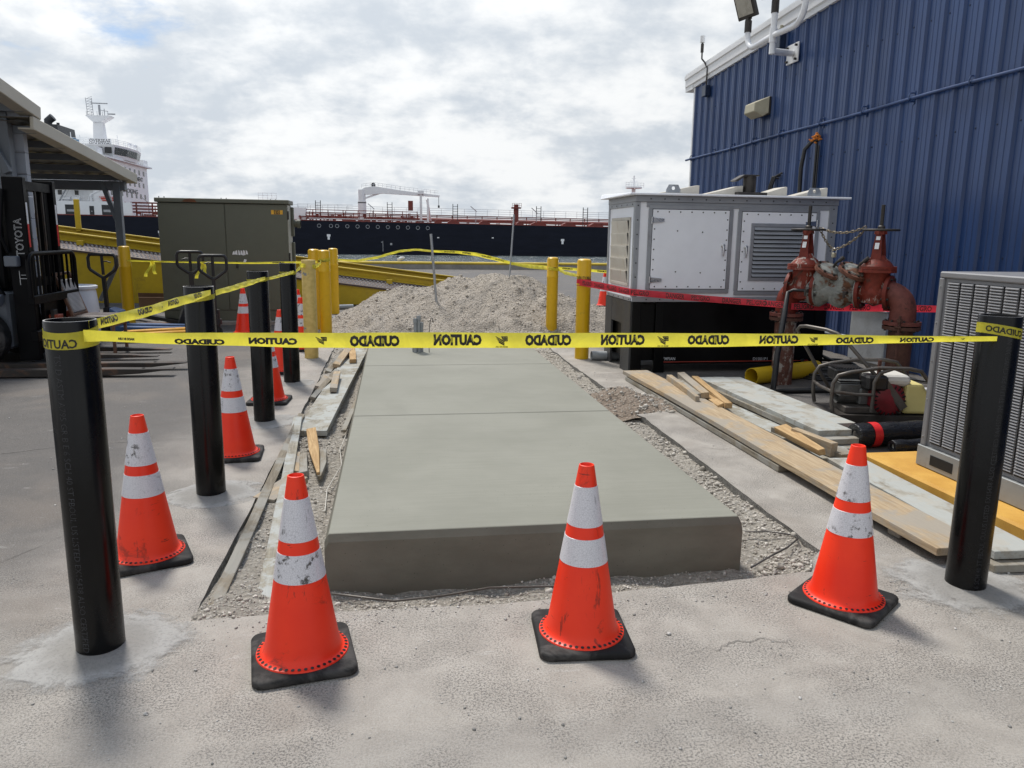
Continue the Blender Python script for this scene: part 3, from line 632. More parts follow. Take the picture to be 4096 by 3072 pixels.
bol = [((-1.12, 2.88, 0), 'nearest black steel pipe bollard, tape knotted round it, at far left front', (.33, 1.2, 1, .25)), ((-1.11, 4.66, 0), 'second black steel pipe bollard of the left row, between two cones', (.26, 1.15, 2, .1)),
       ((-1.09, 6.52, 0), 'third black steel pipe bollard of the left row', (.26, 1.15, 3, 0)), ((-1.08, 8.26, 0), 'farthest and smallest looking black steel pipe bollard of the left row', (.22, 1.1, 4, 0)),
       ((2.58, 2.95, 0), 'black steel pipe bollard standing alone at the right front beside the air conditioner', (.36, 1.2, 5, -.35))]
for i, (loc, lab, (fr, el, sd, ro)) in enumerate(bol):
    t = thing('pipe_bollard', lab, 'bollard', loc, 0, 'black pipe bollards round the slab')
    o = inst('pipe', pipe_me, t, (0, 0, 0), (0, 0, i * 1.3), world=False); inst('rim', rim_me, o, (0, 0, 0), world=False)
    part('footing', footing_b(fr, el, sd, ro), M['footing'], t, 60, local=True)
    if i == 0: part('lettering', vtext('TSI D ASTM A795 GR B E 6 SCH 40 ST FBOUL US LISTED EX15438 ALSO CERTIFIED', .03, 1.14, R(-104), .023, True), M['pipe_print'], t, local=True)
    if i == 4: part('lettering', vtext('6 SCH 40 ST FBOUL CULUS LISTED EX15438 ALSO CERTIFIED SA445ED FM TP1730 PSI CRWP 300 NPS 6', .03, 1.2, R(-100), .021, False), M['pipe_print'], t, local=True)
# ------------------------------------------------------------------ traffic cones
def rsq(h, r, n=6):
    p = []
    for cx2, cy2, a0 in ((h - r, h - r, 0), (-h + r, h - r, 90), (-h + r, -h + r, 180), (h - r, -h + r, 270)):
        for k in range(n + 1): a = R(a0 + 90 * k / n); p.append((cx2 + r * math.cos(a), cy2 + r * math.sin(a)))
    return p
def cone_r(z): return .133 + (.030 - .133) * (z - .085) / (.705 - .085)
cbase = B(); rings = [(.178, .0), (.184, .006), (.184, .022), (.180, .029), (.172, .032), (.160, .0335)]; k0 = None
for h, z in rings:
    pp = rsq(h, .035 + (h - .17) * .5); cbase.v += [(x, y, z) for x, y in pp]; k0 = len(pp)
for j in range(len(rings) - 1):
    for i in range(k0): cbase.f.append((j * k0 + i, j * k0 + (i + 1) % k0, (j + 1) * k0 + (i + 1) % k0, (j + 1) * k0 + i))
cbase.f += [tuple((len(rings) - 1) * k0 + i for i in range(k0)), tuple(range(k0 - 1, -1, -1))]
cbody = B().lathe([(.168, .034), (.166, .039), (.152, .043), (.143, .052), (.138, .066), (.133, .085), (.030, .705), (.0285, .711), (.025, .7125), (.0225, .709), (.022, .66), (.04, .5)], 56)
collar = lambda z0, z1: B().lathe([(cone_r(z0), z0), (cone_r(z0) + .0016, z0 + .0008), (cone_r(z1) + .0016, z1 - .0008), (cone_r(z1), z1)], 56)
holes = B()
for i in range(44):
    a = 2 * math.pi * i / 44; c = Vector((.1585 * math.cos(a), .1585 * math.sin(a), .0425)); tx = Vector((-math.sin(a), math.cos(a), 0)); rd = Vector((math.cos(a), math.sin(a), -.28)).normalized()
    holes.add([c + tx * (.0066 * math.cos(q * math.pi / 4)) + rd * (.0066 * math.sin(q * math.pi / 4)) + Vector((0, 0, .0005)) for q in range(8)], [tuple(range(8))])
cone0 = thing('traffic_cone', 'x', 'traffic cone', (0, 0, 0), 0, 'orange traffic cones with two white collars')
part('base', cbase, M['rubber'], cone0, 50, local=True); cb = part('body', cbody, M['cone_orange'], cone0, 50, local=True)
part('upper_collar', collar(.48, .632), M['cone_white'], cb, 50, local=True); part('lower_collar', collar(.332, .435), M['cone_white'], cb, 50, local=True); part('rim_holes', holes, M['rubber'], cb, local=True, kind='stuff')
cones = [((-.357, 2.718), 10, 'scuffed orange cone nearest the camera, in front of the slab left corner'), ((.714, 2.735), -4, 'orange cone in front of the middle of the slab, base square to it'),
         ((1.928, 2.88), 38, 'dirtiest orange cone, base turned cornerwise, beside the right black bollard'), ((-1.2, 3.735), 22, 'orange cone half behind the nearest black bollard at left'),
         ((-1.13, 5.495), 4, 'orange cone just behind the second black bollard of the left row'), ((-1.17, 7.32), -3, 'orange cone hidden behind the third black bollard of the left row'),
         ((-1.271, 8.921), 8, 'orange cone seen between the third and fourth black bollards'), ((-2.305, 12.396), 0, 'orange cone standing in front of the olive cabinet'),
         ((-1.243, 10.652), 0, 'orange cone half behind the peeling pale yellow bollard'), ((-1.462, 12.187), 0, 'orange cone farther back behind the fourth black bollard, beside yellow bollards'),
         ((4.437, 15.982), 0, 'far orange cone beyond the dirt mound at the generator corner')]
for i, ((x, y), rz, lab) in enumerate(cones):
    o = cone0 if i == 0 else copy_tree(cone0)
    o.location = (x, y, .1 if i == 10 else 0.0); o.rotation_euler = (0, 0, R(rz)); o['label'] = lab
# ------------------------------------------------------------------ yellow bollards
ysl = lambda r, h: B().lathe([(r, -.02), (r, h * .74), (r + .0025, h * .745), (r + .0025, h * .755), (r, h * .76), (r, h - .035), (r - .006, h - .016), (r - .022, h - .004), (r - .05, h), (.001, h + .001)], 48)
for x, y, h, lab, txt in ((-1.06, 12.33, 1.31, 'yellow sleeve bollard in the middle of the cluster of three, tape knotted round it', 0), (-1.27, 12.9, 1.31, 'yellow sleeve bollard at the left back of the cluster of three', 0),
                     (-1.16, 15.54, 1.28, 'yellow sleeve bollard at the right of the cluster, nearest the ramp', 0), (-4.27, 13.3, 1.32, 'lone yellow bollard at left beside the pallet truck handle', 0),
                     (2.52, 12.2, 1.235, 'yellow bollard with CAUTION band, left of the pair by the mound', 1), (2.41, 9.68, 1.285, 'yellow bollard with red danger tape, right of the pair by the generator', 2)):
    t = thing('yellow_bollard', lab, 'bollard', (x, y, 0), 0, 'yellow sleeve bollards')
    part('sleeve', ysl(.0905, h), M['yellow_post'], t, 35, local=True)
    if txt:
        for k in range(2 if txt == 1 else 3):
            a0 = R(-100) + (k * R(150) if txt == 1 else (k - 1) * R(75) + R(-8)); zt = 1.06 if txt == 1 else 1.045
            part('lettering', text_b('CAUTION', .145, .042, lambda u, v: (.0912 * math.cos(a0 + u / .091), .0912 * math.sin(a0 + u / .091), zt + v), .02), M['ink'], t, local=True)
t = thing('peeling_bollard', 'pale yellow bollard with peeling paint and flat top, behind the fourth black bollard', 'bollard', (-1.05, 9.97, 0))
part('post', B().lathe([(.086, -.02), (.086, 1.225), (.082, 1.232), (.001, 1.236)], 48), M['yellow_old'], t, 35, local=True)
# ------------------------------------------------------------------ barrier tapes
class Tape:
    def __init__(s, pts, flip=False, rip=.004, seed=0):
        s.p = [Vector(q[:3]) for q in pts]; s.h = [q[3] for q in pts]; s.c = [0.0]; s.rip = rip; s.seed = seed; s.flip = flip
        for a, b_ in zip(s.p, s.p[1:]): s.c.append(s.c[-1] + (b_ - a).length)
        s.L = s.c[-1]
    def at(s, u, v, off=0.0):
        u = max(0, min(s.L, u)); i = 0
        while i < len(s.c) - 2 and u > s.c[i + 1]: i += 1
        t = (u - s.c[i]) / max(1e-6, s.c[i + 1] - s.c[i]); p = s.p[i].lerp(s.p[i + 1], t); hh_ = s.h[i] + (s.h[i + 1] - s.h[i]) * t
        d_ = (s.p[i + 1] - s.p[i]).normalized(); nr = Vector((d_.y, -d_.x, 0)); nr = nr.normalized() if nr.length > 1e-6 else Vector((0, -1, 0))
        if nr.dot(-p) < 0: nr = -nr
        ed = min(1, 8 * min(u, s.L - u) / max(s.L, .01)); bow = s.rip * math.sin(u * 9 + s.seed) + s.rip * .6 * math.sin(u * 23 + v * 1.5 + s.seed * 2)
        return p + Vector((0, 0, v * hh_)) + nr * (off + bow * ed + .005 * (1 - v * v) * ed)
    def hat(s, u): return float(np.interp(u, s.c, s.h))
    def build(s, name, label, mat, group=None, step=.03):
        nu = max(2, int(s.L / step)); t = thing(name, label, 'barrier tape', tuple(s.p[0]), 0, group)
        b = B().grid(lambda a, c: s.at(a * s.L, c * 2 - 1), nu, 4); part('film', b, mat, t, 60); s.t = t; return s
    def text(s, w, u, wd, ht, v0=0.0, mirror=False, bold=.07, ink='tape_ink', flipv=False):
        def fn(a, c): return s.at(u + a, v0 + c / max(.012, s.hat(u + a)), .0014)
        part('lettering', text_b(w, wd, ht, fn, bold, mirror), M[ink], s.t); return s
    def logo(s, u, sz):
        b = B()
        for k in range(4):
            x0 = -sz * .62 + k * .0; z1 = sz * (.42 - k * .22)
            b.add([s.at(u - sz * .75 + k * sz * .12, (z1 + .10 * sz) / .027, .0014), s.at(u - sz * .75 + k * sz * .12, z1 / .027, .0014), s.at(u + sz * .30, (z1 - sz * .62) / .027 if z1 - sz * .62 > -sz * .6 else -sz * .6 / .027, .0014), s.at(u + sz * .36, max((z1 - sz * .48), -sz * .48) / .027, .0014)], [(0, 1, 2, 3)])
        b.add([s.at(u + x * sz, z * sz / .027, .0013) for x, z in ((-.1, .5), (.72, .5), (.72, -.08), (.2, -.08))], [(0, 1, 2, 3)])
        part('emblem', b, M['tape_ink'], s.t)
        st = B()
        for i in range(3):
            for j in range(2):
                c = (u + sz * (.18 + i * .2), sz * (.08 + j * .25)); st.add([s.at(c[0] + sz * .07 * math.cos(R(72 * q + 90)), (c[1] + sz * .07 * math.sin(R(72 * q + 90))) / .027, .0020) for q in range(5)], [(0, 1, 2, 3, 4)])
        part('emblem_stars', st, M['tape_yellow'], s.t); return s
# the long front tape, seen from its printed back so the words read mirrored
T = Tape([(-1.05, 2.80, 1.205, .021), (-.98, 2.785, 1.206, .0175), (-.80, 2.77, 1.199, .019), (-.35, 2.765, 1.190, .026), (.1, 2.77, 1.186, .0285), (.5, 2.775, 1.182, .0280), (1.2, 2.80, 1.175, .0265), (1.65, 2.82, 1.170, .0225), (2.1, 2.84, 1.166, .0135), (2.5, 2.862, 1.163, .010)], rip=.0035)
T.build('caution_tape', 'long yellow caution tape stretched across the front between two black bollards', M['tape_yellow'], 'barrier tapes')
ux = lambda x: (x + 1.05) * T.L / 3.55
for w, x, wd, ht, v0 in (('CUIDADO', -.069, .175, .041, -.08), ('CAUTION', .227, .175, .042, .05), ('CUIDADO', .562, .175, .042, .05), ('CAUTION', .852, .172, .041, .05), ('CUIDADO', 1.195, .172, .038, .05), ('CAUTION', 1.495, .17, .034, .05), ('CUIDADO', 1.825, .17, .026, -.12), ('CAUTION', 2.112, .165, .019, -.1)):
    T.text(w, ux(x), wd, ht, v0, True)
T.text('CAUTION', ux(-.419), .165, .024, -.15, True); T.text('CUIDADO', ux(-.664), .165, .020, -.45, True); T.text('MADE IN USA', ux(-.905), .055, .009, -.35, True)
for x, sz in ((-.254, .026), (.388, .030), (1.012, .030), (1.645, .024), (2.33, .014)): T.logo(ux(x), sz)
for x in (.388, 1.012, 1.645): T.text('MADE IN USA', ux(x), .044, .0065, -.84, True, .02)
def wrap(x, y, r, z0, hh_, tilt, az, label, txt=None, mat='tape_yellow', turns=1):
    t = thing('tape_wrap', label, 'barrier tape', (x, y, z0), 0, 'barrier tape loops round bollards')
    for k in range(turns):
        rr = r + .0015 + .001 * k; n_ = 48
        def at(a, v): 
            return (x + rr * math.cos(a), y + rr * math.sin(a), z0 - k * .02 + v * hh_ * (1 - .25 * k) + tilt * math.cos(a - az) * (1 - .5 * k))
        b = B().grid(lambda u, v: at(u * 2 * math.pi, v * 2 - 1), n_, 3); part('film', b, M[mat], t, 60)
        if txt and k == turns - 1:
            part('lettering', text_b(txt, .16, hh_ * 1.2, lambda u, v: (x + (rr + .001) * math.cos(R(-112) - u / rr), y + (rr + .001) * math.sin(R(-112) - u / rr), z0 - k * .02 + v + tilt * math.cos(R(-112) - u / rr - az) * (1 - .5 * k)), .03, False), M['tape_ink'], t)
    return t
wrap(-1.12, 2.88, PR, 1.205, .026, .016, R(90), 'yellow tape bunched twice round the nearest left black bollard', 'CAUTION', turns=2)
wrap(-1.11, 4.66, PR, 1.185, .013, .012, R(20), 'thin yellow tape loop round the second left black bollard')
wrap(-1.09, 6.52, PR, 1.185, .014, .010, R(30), 'thin yellow tape loop round the third left black bollard')
wrap(-1.08, 8.26, PR, 1.155, .016, .004, R(30), 'printed yellow tape loop round the farthest left black bollard', 'CAUTION')
wrap(2.58, 2.95, PR, 1.185, .022, .016, R(190), 'yellow tape loop round the right front black bollard', 'CUIDADO')
T2 = Tape([(-1.045, 2.84, 1.235, .018), (-1.03, 3.4, 1.228, .022), (-1.025, 4.1, 1.226, .022), (-1.03, 4.6, 1.222, .014)], rip=.004, seed=2).build('caution_tape', 'yellow caution tape running back from the first to the second left bollard', M['tape_yellow'], 'barrier tapes')
for w, u in (('CAUTION', .18), ('CUIDADO', .55), ('CAUTION', .98), ('CUIDADO', 1.42)): T2.text(w, u, .17, .026, .25, True)
T2.logo(.78, .012)
T3 = Tape([(-1.03, 4.72, 1.21, .016), (-1.02, 5.6, 1.205, .019), (-1.02, 6.46, 1.20, .012)], rip=.004, seed=4).build('caution_tape', 'yellow caution tape between the second and third left bollards', M['tape_yellow'], 'barrier tapes')
T4 = Tape([(-1.01, 6.58, 1.19, .012), (-1.0, 7.4, 1.18, .014), (-1.01, 8.2, 1.17, .013)], rip=.004, seed=5).build('caution_tape', 'yellow caution tape between the third and fourth left bollards', M['tape_yellow'], 'barrier tapes')
T5 = Tape([(-1.02, 8.34, 1.16, .014), (-1.06, 9.1, 1.165, .02), (-1.14, 9.88, 1.17, .026), (-.96, 9.92, 1.15, .026), (-1.0, 11.0, 1.15, .02), (-1.1, 12.24, 1.16, .018)], rip=.004, seed=6).build('caution_tape', 'crumpled yellow tape from the fourth black bollard past the peeling bollard', M['tape_yellow'], 'barrier tapes')
T6 = Tape([(-4.2, 13.2, 1.09, .012), (-3.2, 12.9, 1.085, .012), (-2.2, 12.6, 1.09, .014), (-1.16, 12.26, 1.125, .018)], rip=.004, seed=7).build('caution_tape', 'thin twisted yellow tape crossing in front of the olive cabinet', M['tape_yellow'], 'barrier tapes')
T6.text('CUIDADO', 2.55, .2, .018, 0, True)
for (x, y, z), lab in (((-3.78, 13.02, 1.09), 'short yellow tape tail hanging beside the lone yellow bollard'), ((-2.95, 12.75, 1.08), 'short yellow tape tail hanging by the pallet truck handles')):
    t = thing('tape_tail', lab, 'barrier tape', (x, y, z), 0, 'barrier tape loops round bollards')
    for sx, L_ in ((-.10, .24), (.05, .2)):
        part('film', B().grid(lambda u, v: (x + sx * u + .05 * (v - .5) + .012 * math.sin(u * 6), y + .02 * math.sin(u * 5 + v), z - L_ * u), 8, 2), M['tape_yellow'], t, 60)
wrap(-1.06, 12.33, .0905, 1.165, .02, .012, R(40), 'yellow tape knotted round the middle yellow bollard', 'CAUTION', turns=2)
T7 = Tape([(-1.08, 15.42, 1.064, .014), (-.7, 15.2, 1.05, .02), (-.3, 14.8, 1.13, .024), (.117, 14.3, 1.262, .022), (.40, 13.8, 1.30, .018), (.665, 13.2, 1.288, .018)], rip=.012, seed=8).build('caution_tape', 'yellow tape arching from the yellow bollards to the short leaning pipe', M['tape_yellow'], 'barrier tapes')
T8 = Tape([(.665, 13.2, 1.288, .018), (1.05, 13.4, 1.275, .022), (1.45, 13.65, 1.232, .03), (1.8, 13.85, 1.15, .03), (2.114, 14.0, 1.074, .024)], rip=.012, seed=9).build('caution_tape', 'yellow tape sagging from the short leaning pipe to the tall thin pole', M['tape_yellow'], 'barrier tapes')
for w, u in (('CUIDADO', .32), ('CAUTION', .68), ('CUIDADO', 1.12), ('CAUTION', 1.42)): T8.text(w, u, .2, .03, 0, True)
T9 = Tape([(2.114, 14.0, 1.07, .024), (2.3, 13.2, 1.045, .03), (2.46, 12.1, 1.06, .028), (2.60, 12.12, 1.04, .02), (2.42, 10.8, 1.05, .024), (2.33, 9.62, 1.07, .02)], rip=.008, seed=10).build('caution_tape', 'crumpled yellow tape from the tall thin pole to the two right yellow bollards', M['tape_yellow'], 'barrier tapes')
T10 = Tape([(2.114, 14.02, 1.06, .02), (3.0, 14.2, .985, .026), (4.1, 14.6, .90, .026), (5.2, 15.0, .86, .02)], rip=.006, seed=11).build('caution_tape', 'yellow tape running behind the right yellow bollards towards the generator', M['tape_yellow'], 'barrier tapes')
for w, u in (('CUIDADO', 1.15), ('CUIDADO', 1.95)): T10.text(w, u, .24, .03, 0, True)
T11 = Tape([(2.33, 9.59, .995, .042), (2.5, 9.1, .975, .042), (2.685, 8.53, .945, .038), (3.4, 8.12, .905, .036), (4.13, 7.62, .878, .032)], rip=.003, seed=12).build('danger_tape', 'red danger tape from the yellow bollard across the front of the generator', M['tape_red'], 'barrier tapes')
ws = ['PELIGRO', 'DANGER', 'PELIGRO', 'DANGER', 'PELIGRO', 'DANGER', 'PELIGRO', 'DANGER', 'PELIGRO', 'DANGER']
for k, u in enumerate((.18, .45, .72, .98, 1.22, 1.62, 1.90, 2.24, 2.5, 2.68)):
    if u < T11.L - .12: T11.text(ws[k], u, .205, .052, 0, T11.at(.3, 0).x > T11.at(.0, 0).x and False, .02)
T12 = Tape([(4.15, 7.60, .868, .034), (4.7, 7.58, .858, .040), (5.3, 7.50, .855, .038), (6.05, 7.30, .86, .034)], rip=.003, seed=13).build('danger_tape', 'red danger tape continuing behind the red valves to the blue wall', M['tape_red'], 'barrier tapes')
for k, (w, u) in enumerate((('PELIGRO', .14), ('DANGER', .48), ('PELIGRO', .76), ('DANGER', 1.12), ('PELIGRO', 1.4), ('DANGER', 1.72))): T12.text(w, u, .22, .056, 0, False, .02)
wrap(2.41, 9.68, .0905, .99, .040, .004, R(0), 'red danger tape loop round the right yellow bollard', None, 'tape_red')
# ------------------------------------------------------------------ thin poles, stub conduits, wires
single('leaning_pipe', B().tube([(.712, 13.1, .4), (.623, 13.1, 1.575)], .021, 10), M['galv'], 'short grey pipe leaning out of the dirt mound', 'pipe', (.712, 13.1, .4), None, 40)
single('thin_pole', B().tube([(2.07, 14.0, .5), (2.16, 14.0, 1.94)], .016, 10), M['galv'], 'tall thin galvanised pole rising from the top of the dirt mound', 'pole', (2.07, 14, .5), None, 40)
t = thing('conduit_stubs', 'cluster of grey conduit stubs rising through the far end of the slab', 'conduit', (.28, 9.02, .2))
for dx_, dy_, h, r_ in ((0, 0, .44, .021), (-.04, -.02, .41, .019), (.035, .03, .36, .018), (-.06, .02, .18, .017)):
    part('stub', B().lathe([(r_, 0), (r_, h - .05), (r_ + .005, h - .05), (r_ + .005, h), (r_ - .003, h), (r_ - .003, h - .1)], 16, (.28 + dx_, 9.02 + dy_, .19)), M['grey_pvc'], t, 40)
single('hooked_wire', B().tube([(.40, 9.0, .19), (.395, 9.0, .36), (.41, 9.0, .55), (.428, 9.0, .61), (.44, 9.0, .60), (.445, 9.0, .56)], .0045, 6), M['wire'], 'bent rusty tie wire sticking up beside the conduit stubs', 'wire', (.4, 9, .19), None, 60)
single('tie_wire', B().tube([(-.30, 3.33, -.045), (-.15, 3.26, -.04), (-.02, 3.21, -.04), (.2, 3.24, -.042), (.42, 3.30, -.045), (.7, 3.27, -.04), (.9, 3.29, -.05)], .005, 6), M['wire'], 'grey tie wire lying in the gravel before the slab face', 'wire', (0, 3.25, -.05), None, 60)
single('tie_wire', B().tube([(1.72, 3.33, -.03), (1.85, 3.40, -.01), (2.0, 3.5, -.01), (2.10, 3.58, .0), (2.13, 3.66, -.015)], .005, 6), M['wire'], 'bent grey wire in the gravel at the right slab corner', 'wire', (1.72, 3.33, -.05), None, 60)
single('tie_wire', B().tube([(1.9, 3.78, -.03), (2.0, 3.72, -.01), (2.13, 3.68, -.02)], .004, 6), M['wire'], 'short straight wire near the right cut pavement edge', 'wire', (1.9, 3.78, -.05), None, 60)
single('string_line', B().tube([(-.40, 6.1, -.03), (-.42, 5.7, -.035), (-.38, 5.3, -.03), (-.44, 4.8, -.04), (-.42, 4.4, -.04)], .0035, 6), M['litter'], 'thin pale cord lying along the left side of the slab', 'cord', (-.4, 5, -.05), None, 60)
# ------------------------------------------------------------------ lumber
def plank(name, label, p0, p1, w, t, mat, cat='board', tilt=0.0, warp=.006, seed=0, point=False, group=None, taper=1.0):
    """board with its underside running from p0 to p1, grain along local X"""
    p0, p1 = Vector(p0), Vector(p1); d_ = p1 - p0; L = d_.length; nseg = max(2, int(L / .35)); b = B()
    rr = random.Random(seed)
    ph = rr.uniform(0, 6)
    for i in range(nseg + 1):
        u = i / nseg; wz = warp * math.sin(u * 3.1 + ph) * (4 * u * (1 - u)); wy = warp * .8 * math.sin(u * 2.3 + ph * 2)
        ww = w / 2 * (1 + (taper - 1) * u); tt = t * (1 + .03 * math.sin(u * 9 + ph))
        if point and i == nseg: ww *= .25
        for y, z in ((-ww, 0), (ww, 0), (ww, tt), (-ww, tt)): b.v.append((u * L, y + wy + rr.uniform(-.0015, .0015), z + wz + rr.uniform(-.001, .001)))
    for i in range(nseg):
        a, c = i * 4, i * 4 + 4
        for k in range(4): b.f.append((a + k, a + (k + 1) % 4, c + (k + 1) % 4, c + k))
    b.f += [(3, 2, 1, 0), tuple(nseg * 4 + k for k in range(4))]
    b.f = [tuple(reversed(q)) for q in b.f]
    o = part(name, b, M[mat], None, None, .0025); o.location = p0
    rz = math.atan2(d_.y, d_.x); ry = -math.asin(d_.z / L); o.rotation_euler = (tilt, ry, rz)
    return tag(o, label, cat, group)
GL = 'boards in the trench left of the slab'; GR = 'boards stacked on the right pavement'
plank('wide_plank', 'wide cement-smeared plank lying in the trench left of the slab', (-.665, 6.13, -.035), (-.48, 10.6, -.01), .245, .045, 'wood_cement', seed=1, group=GL)
plank('narrow_board', 'long narrow grey board leaning along the left cut edge', (-.795, 3.12, -.05), (-.80, 6.6, .005), .055, .04, 'wood_grey', seed=2, group=GL, tilt=.25)
plank('narrow_board', 'long thin pale lath lying slanted inside the left trench', (-.585, 3.24, -.055), (-.815, 6.45, .035), .07, .02, 'wood_cement', seed=3, group=GL)
plank('wood_stake', 'pale pointed wooden stake lying on top beside the wide plank end', (-.655, 6.02, .02), (-.505, 5.02, -.03), .075, .04, 'wood_fresh', 'stake', .15, seed=4, point=True, group=GL)
plank('wood_stake', 'grey pointed stake under the pale stake left of the slab', (-.56, 5.62, -.035), (-.50, 5.0, -.04), .09, .03, 'wood_grey', 'stake', .1, seed=5, point=True, group=GL)
plank('wood_block', 'short tan block leaning under the stakes, left one', (-.735, 5.55, -.03), (-.69, 5.10, -.04), .08, .04, 'wood_tan', 'block', -.2, seed=6, group=GL)
plank('wood_block', 'short rough block leaning under the stakes, right one', (-.665, 5.50, -.035), (-.62, 5.08, -.045), .08, .04, 'wood_grey', 'block', .2, seed=7, group=GL)
plank('wood_block', 'short square-cut block against the thin pale lath', (-.79, 4.55, -.045), (-.64, 4.95, -.03), .14, .045, 'wood_tan', 'block', .05, seed=8, group=GL)
plank('narrow_board', 'thin weathered lath between the wide plank and the slab', (-.43, 6.25, -.04), (-.36, 7.5, -.02), .04, .02, 'wood_grey', seed=9, group=GL)
plank('wood_stake', 'short wooden stake on the wide plank, nearer of the two lying on it', (-.60, 7.55, .035), (-.62, 8.35, .06), .07, .045, 'wood_tan', 'stake', .1, seed=10, group=GL)
plank('wood_stake', 'thin pointed stake crossing the left edge of the wide plank', (-.80, 7.45, -.02), (-.64, 8.6, .05), .05, .035, 'wood_grey', 'stake', .3, seed=11, group=GL)
plank('wood_block', 'wood offcut in the trench left of the wide plank, mid length', (-.78, 7.95, -.03), (-.70, 8.25, .02), .10, .05, 'wood_tan', 'block', .2, seed=12, group=GL)
plank('wood_stake', 'wooden stake on the far end of the wide plank, right one', (-.50, 9.30, .035), (-.56, 10.2, .06), .08, .045, 'wood_fresh', 'stake', 0, seed=13, group=GL)
plank('wood_stake', 'wooden stake on the far end of the wide plank, left one', (-.68, 9.05, .02), (-.60, 10.0, .07), .08, .045, 'wood_tan', 'stake', .2, seed=14, group=GL)
plank('wood_stake', 'grey wooden stake leaning in the far left corner of the trench', (-.78, 8.95, -.04), (-.66, 9.9, .05), .07, .045, 'wood_grey', 'stake', .3, seed=15, group=GL)
# right stack
plank('wide_plank', 'long tan plank on top nearest the slab on the right pavement', (2.655, 8.2, 0.055), (2.745, 3.17, 0.055), .285, .04, 'wood_tan', seed=21, warp=.012, group=GR)
plank('wide_plank', 'grey plank lying directly under the long tan plank', (2.66, 8.1, 0.004), (2.7, 4.7, 0.004), .27, .04, 'wood_grey', seed=22, warp=.004, group=GR)
plank('wood_block', 'small spacer block under the near end of the long tan plank', (2.63, 3.55, 0.004), (2.9, 3.59, 0.004), .09, .05, 'wood_grey', 'block', seed=23, group=GR)
plank('wide_plank', 'pale cement-white plank at the near end beside the yellow pad', (3.06, 4.72, 0.046), (2.985, 3.1, 0.05), .25, .04, 'wood_white', seed=24, group=GR)
plank('wide_plank', 'grey board under the cement-white plank at the near right end', (2.98, 4.2, 0.004), (2.935, 3.05, 0.004), .24, .04, 'wood_grey', seed=25, group=GR)
plank('wide_plank', 'thick cement-coated plank on top of the back stack, left one', (3.275, 7.53, 0.09), (3.325, 5.265, 0.088), .28, .045, 'wood_white', seed=26, group=GR)
plank('wide_plank', 'cement-coated plank on top of the back stack, right one', (3.51, 7.56, 0.085), (3.555, 5.52, 0.082), .20, .04, 'wood_white', seed=27, group=GR)
plank('wide_plank', 'grey plank second in the back stack under the cement-coated planks', (3.24, 7.3, 0.046), (3.35, 5.17, 0.046), .30, .045, 'wood_grey', seed=28, group=GR)
plank('wide_plank', 'dark plank third in the back stack on the right pavement', (3.46, 7.4, 0.004), (3.5, 5.42, 0.004), .26, .038, 'wood_grey', seed=29, group=GR)
plank('wide_plank', 'bottom plank of the back stack on the right pavement', (3.19, 7.35, 0.004), (3.3, 5.08, 0.004), .32, .038, 'wood_cement', seed=30, group=GR)
plank('narrow_board', 'grey board lying flat between the tan plank and the back stack', (2.98, 7.1, 0.004), (3.06, 4.85, 0.004), .16, .04, 'wood_cement', seed=31, group=GR)
plank('wood_stake', 'brown two-by-four stake, leftmost on top of the long plank', (2.83, 7.58, 0.1), (2.71, 6.49, 0.1), .055, .055, 'wood_tan', 'stake', 0, seed=32, group=GR, taper=.7)
plank('wood_stake', 'brown stake second from left on the long plank', (2.93, 7.55, 0.07), (2.8, 6.65, 0.1), .06, .045, 'wood_grey', 'stake', .2, seed=33, group=GR)
plank('wood_stake', 'thick squared stake third from left on the long plank', (3.01, 7.69, 0.1), (2.84, 6.63, 0.1), .075, .06, 'wood_tan', 'stake', .1, seed=34, group=GR)
plank('wood_stake', 'fresh yellow stake at the right of the pile on the long plank', (3.09, 7.52, 0.1), (2.88, 6.21, 0.1), .065, .05, 'wood_fresh', 'stake', 0, seed=35, group=GR)
plank('wood_stake', 'small split stake between the squared stake and the yellow stake', (3.0, 7.1, 0.05), (2.84, 6.25, 0.1), .06, .035, 'wood_fresh', 'stake', .4, seed=36, group=GR)
plank('wood_stake', 'fresh pointed stake with a knot lying across the tan plank', (2.955, 5.42, 0.1), (2.915, 4.74, 0.1), .10, .045, 'wood_fresh', 'stake', .25, seed=37, group=GR, taper=.5)
plank('wood_stake', 'squared two-by-four offcut propped over the grey boards', (2.965, 5.25, 0.07), (3.07, 4.86, 0.05), .06, .10, 'wood_tan', 'stake', 0, seed=38, group=GR)
plank('narrow_board', 'weathered board end under the propped offcut', (3.03, 5.6, 0.047), (3.16, 4.8, 0.047), .14, .04, 'wood_grey', seed=39, group=GR)
plank('narrow_board', 'pale fresh board end beside the orange pad corner', (3.08, 5.0, 0.006), (3.15, 4.58, 0.006), .13, .036, 'wood_fresh', seed=40, group=GR)
b = B(); rr = random.Random(5)
for i in range(14):
    a = i * 2.4; z = -.07 + .018 * i; rad = .075 * math.sin(min(1, (i + 1) / 5)) * (1 - i / 18); b.v.append((1.80 + rad * math.cos(a), 5.62 + rad * math.sin(a), z * .5 + .0))
b.f = [(i, i + 1, i + 3) for i in range(0, 10)] + [(i, i + 3, i + 5) for i in range(0, 8)]
single('plastic_scrap', b, M['litter'], 'crumpled clear plastic scrap against the right side of the slab', 'litter', (1.8, 5.62, -.06))
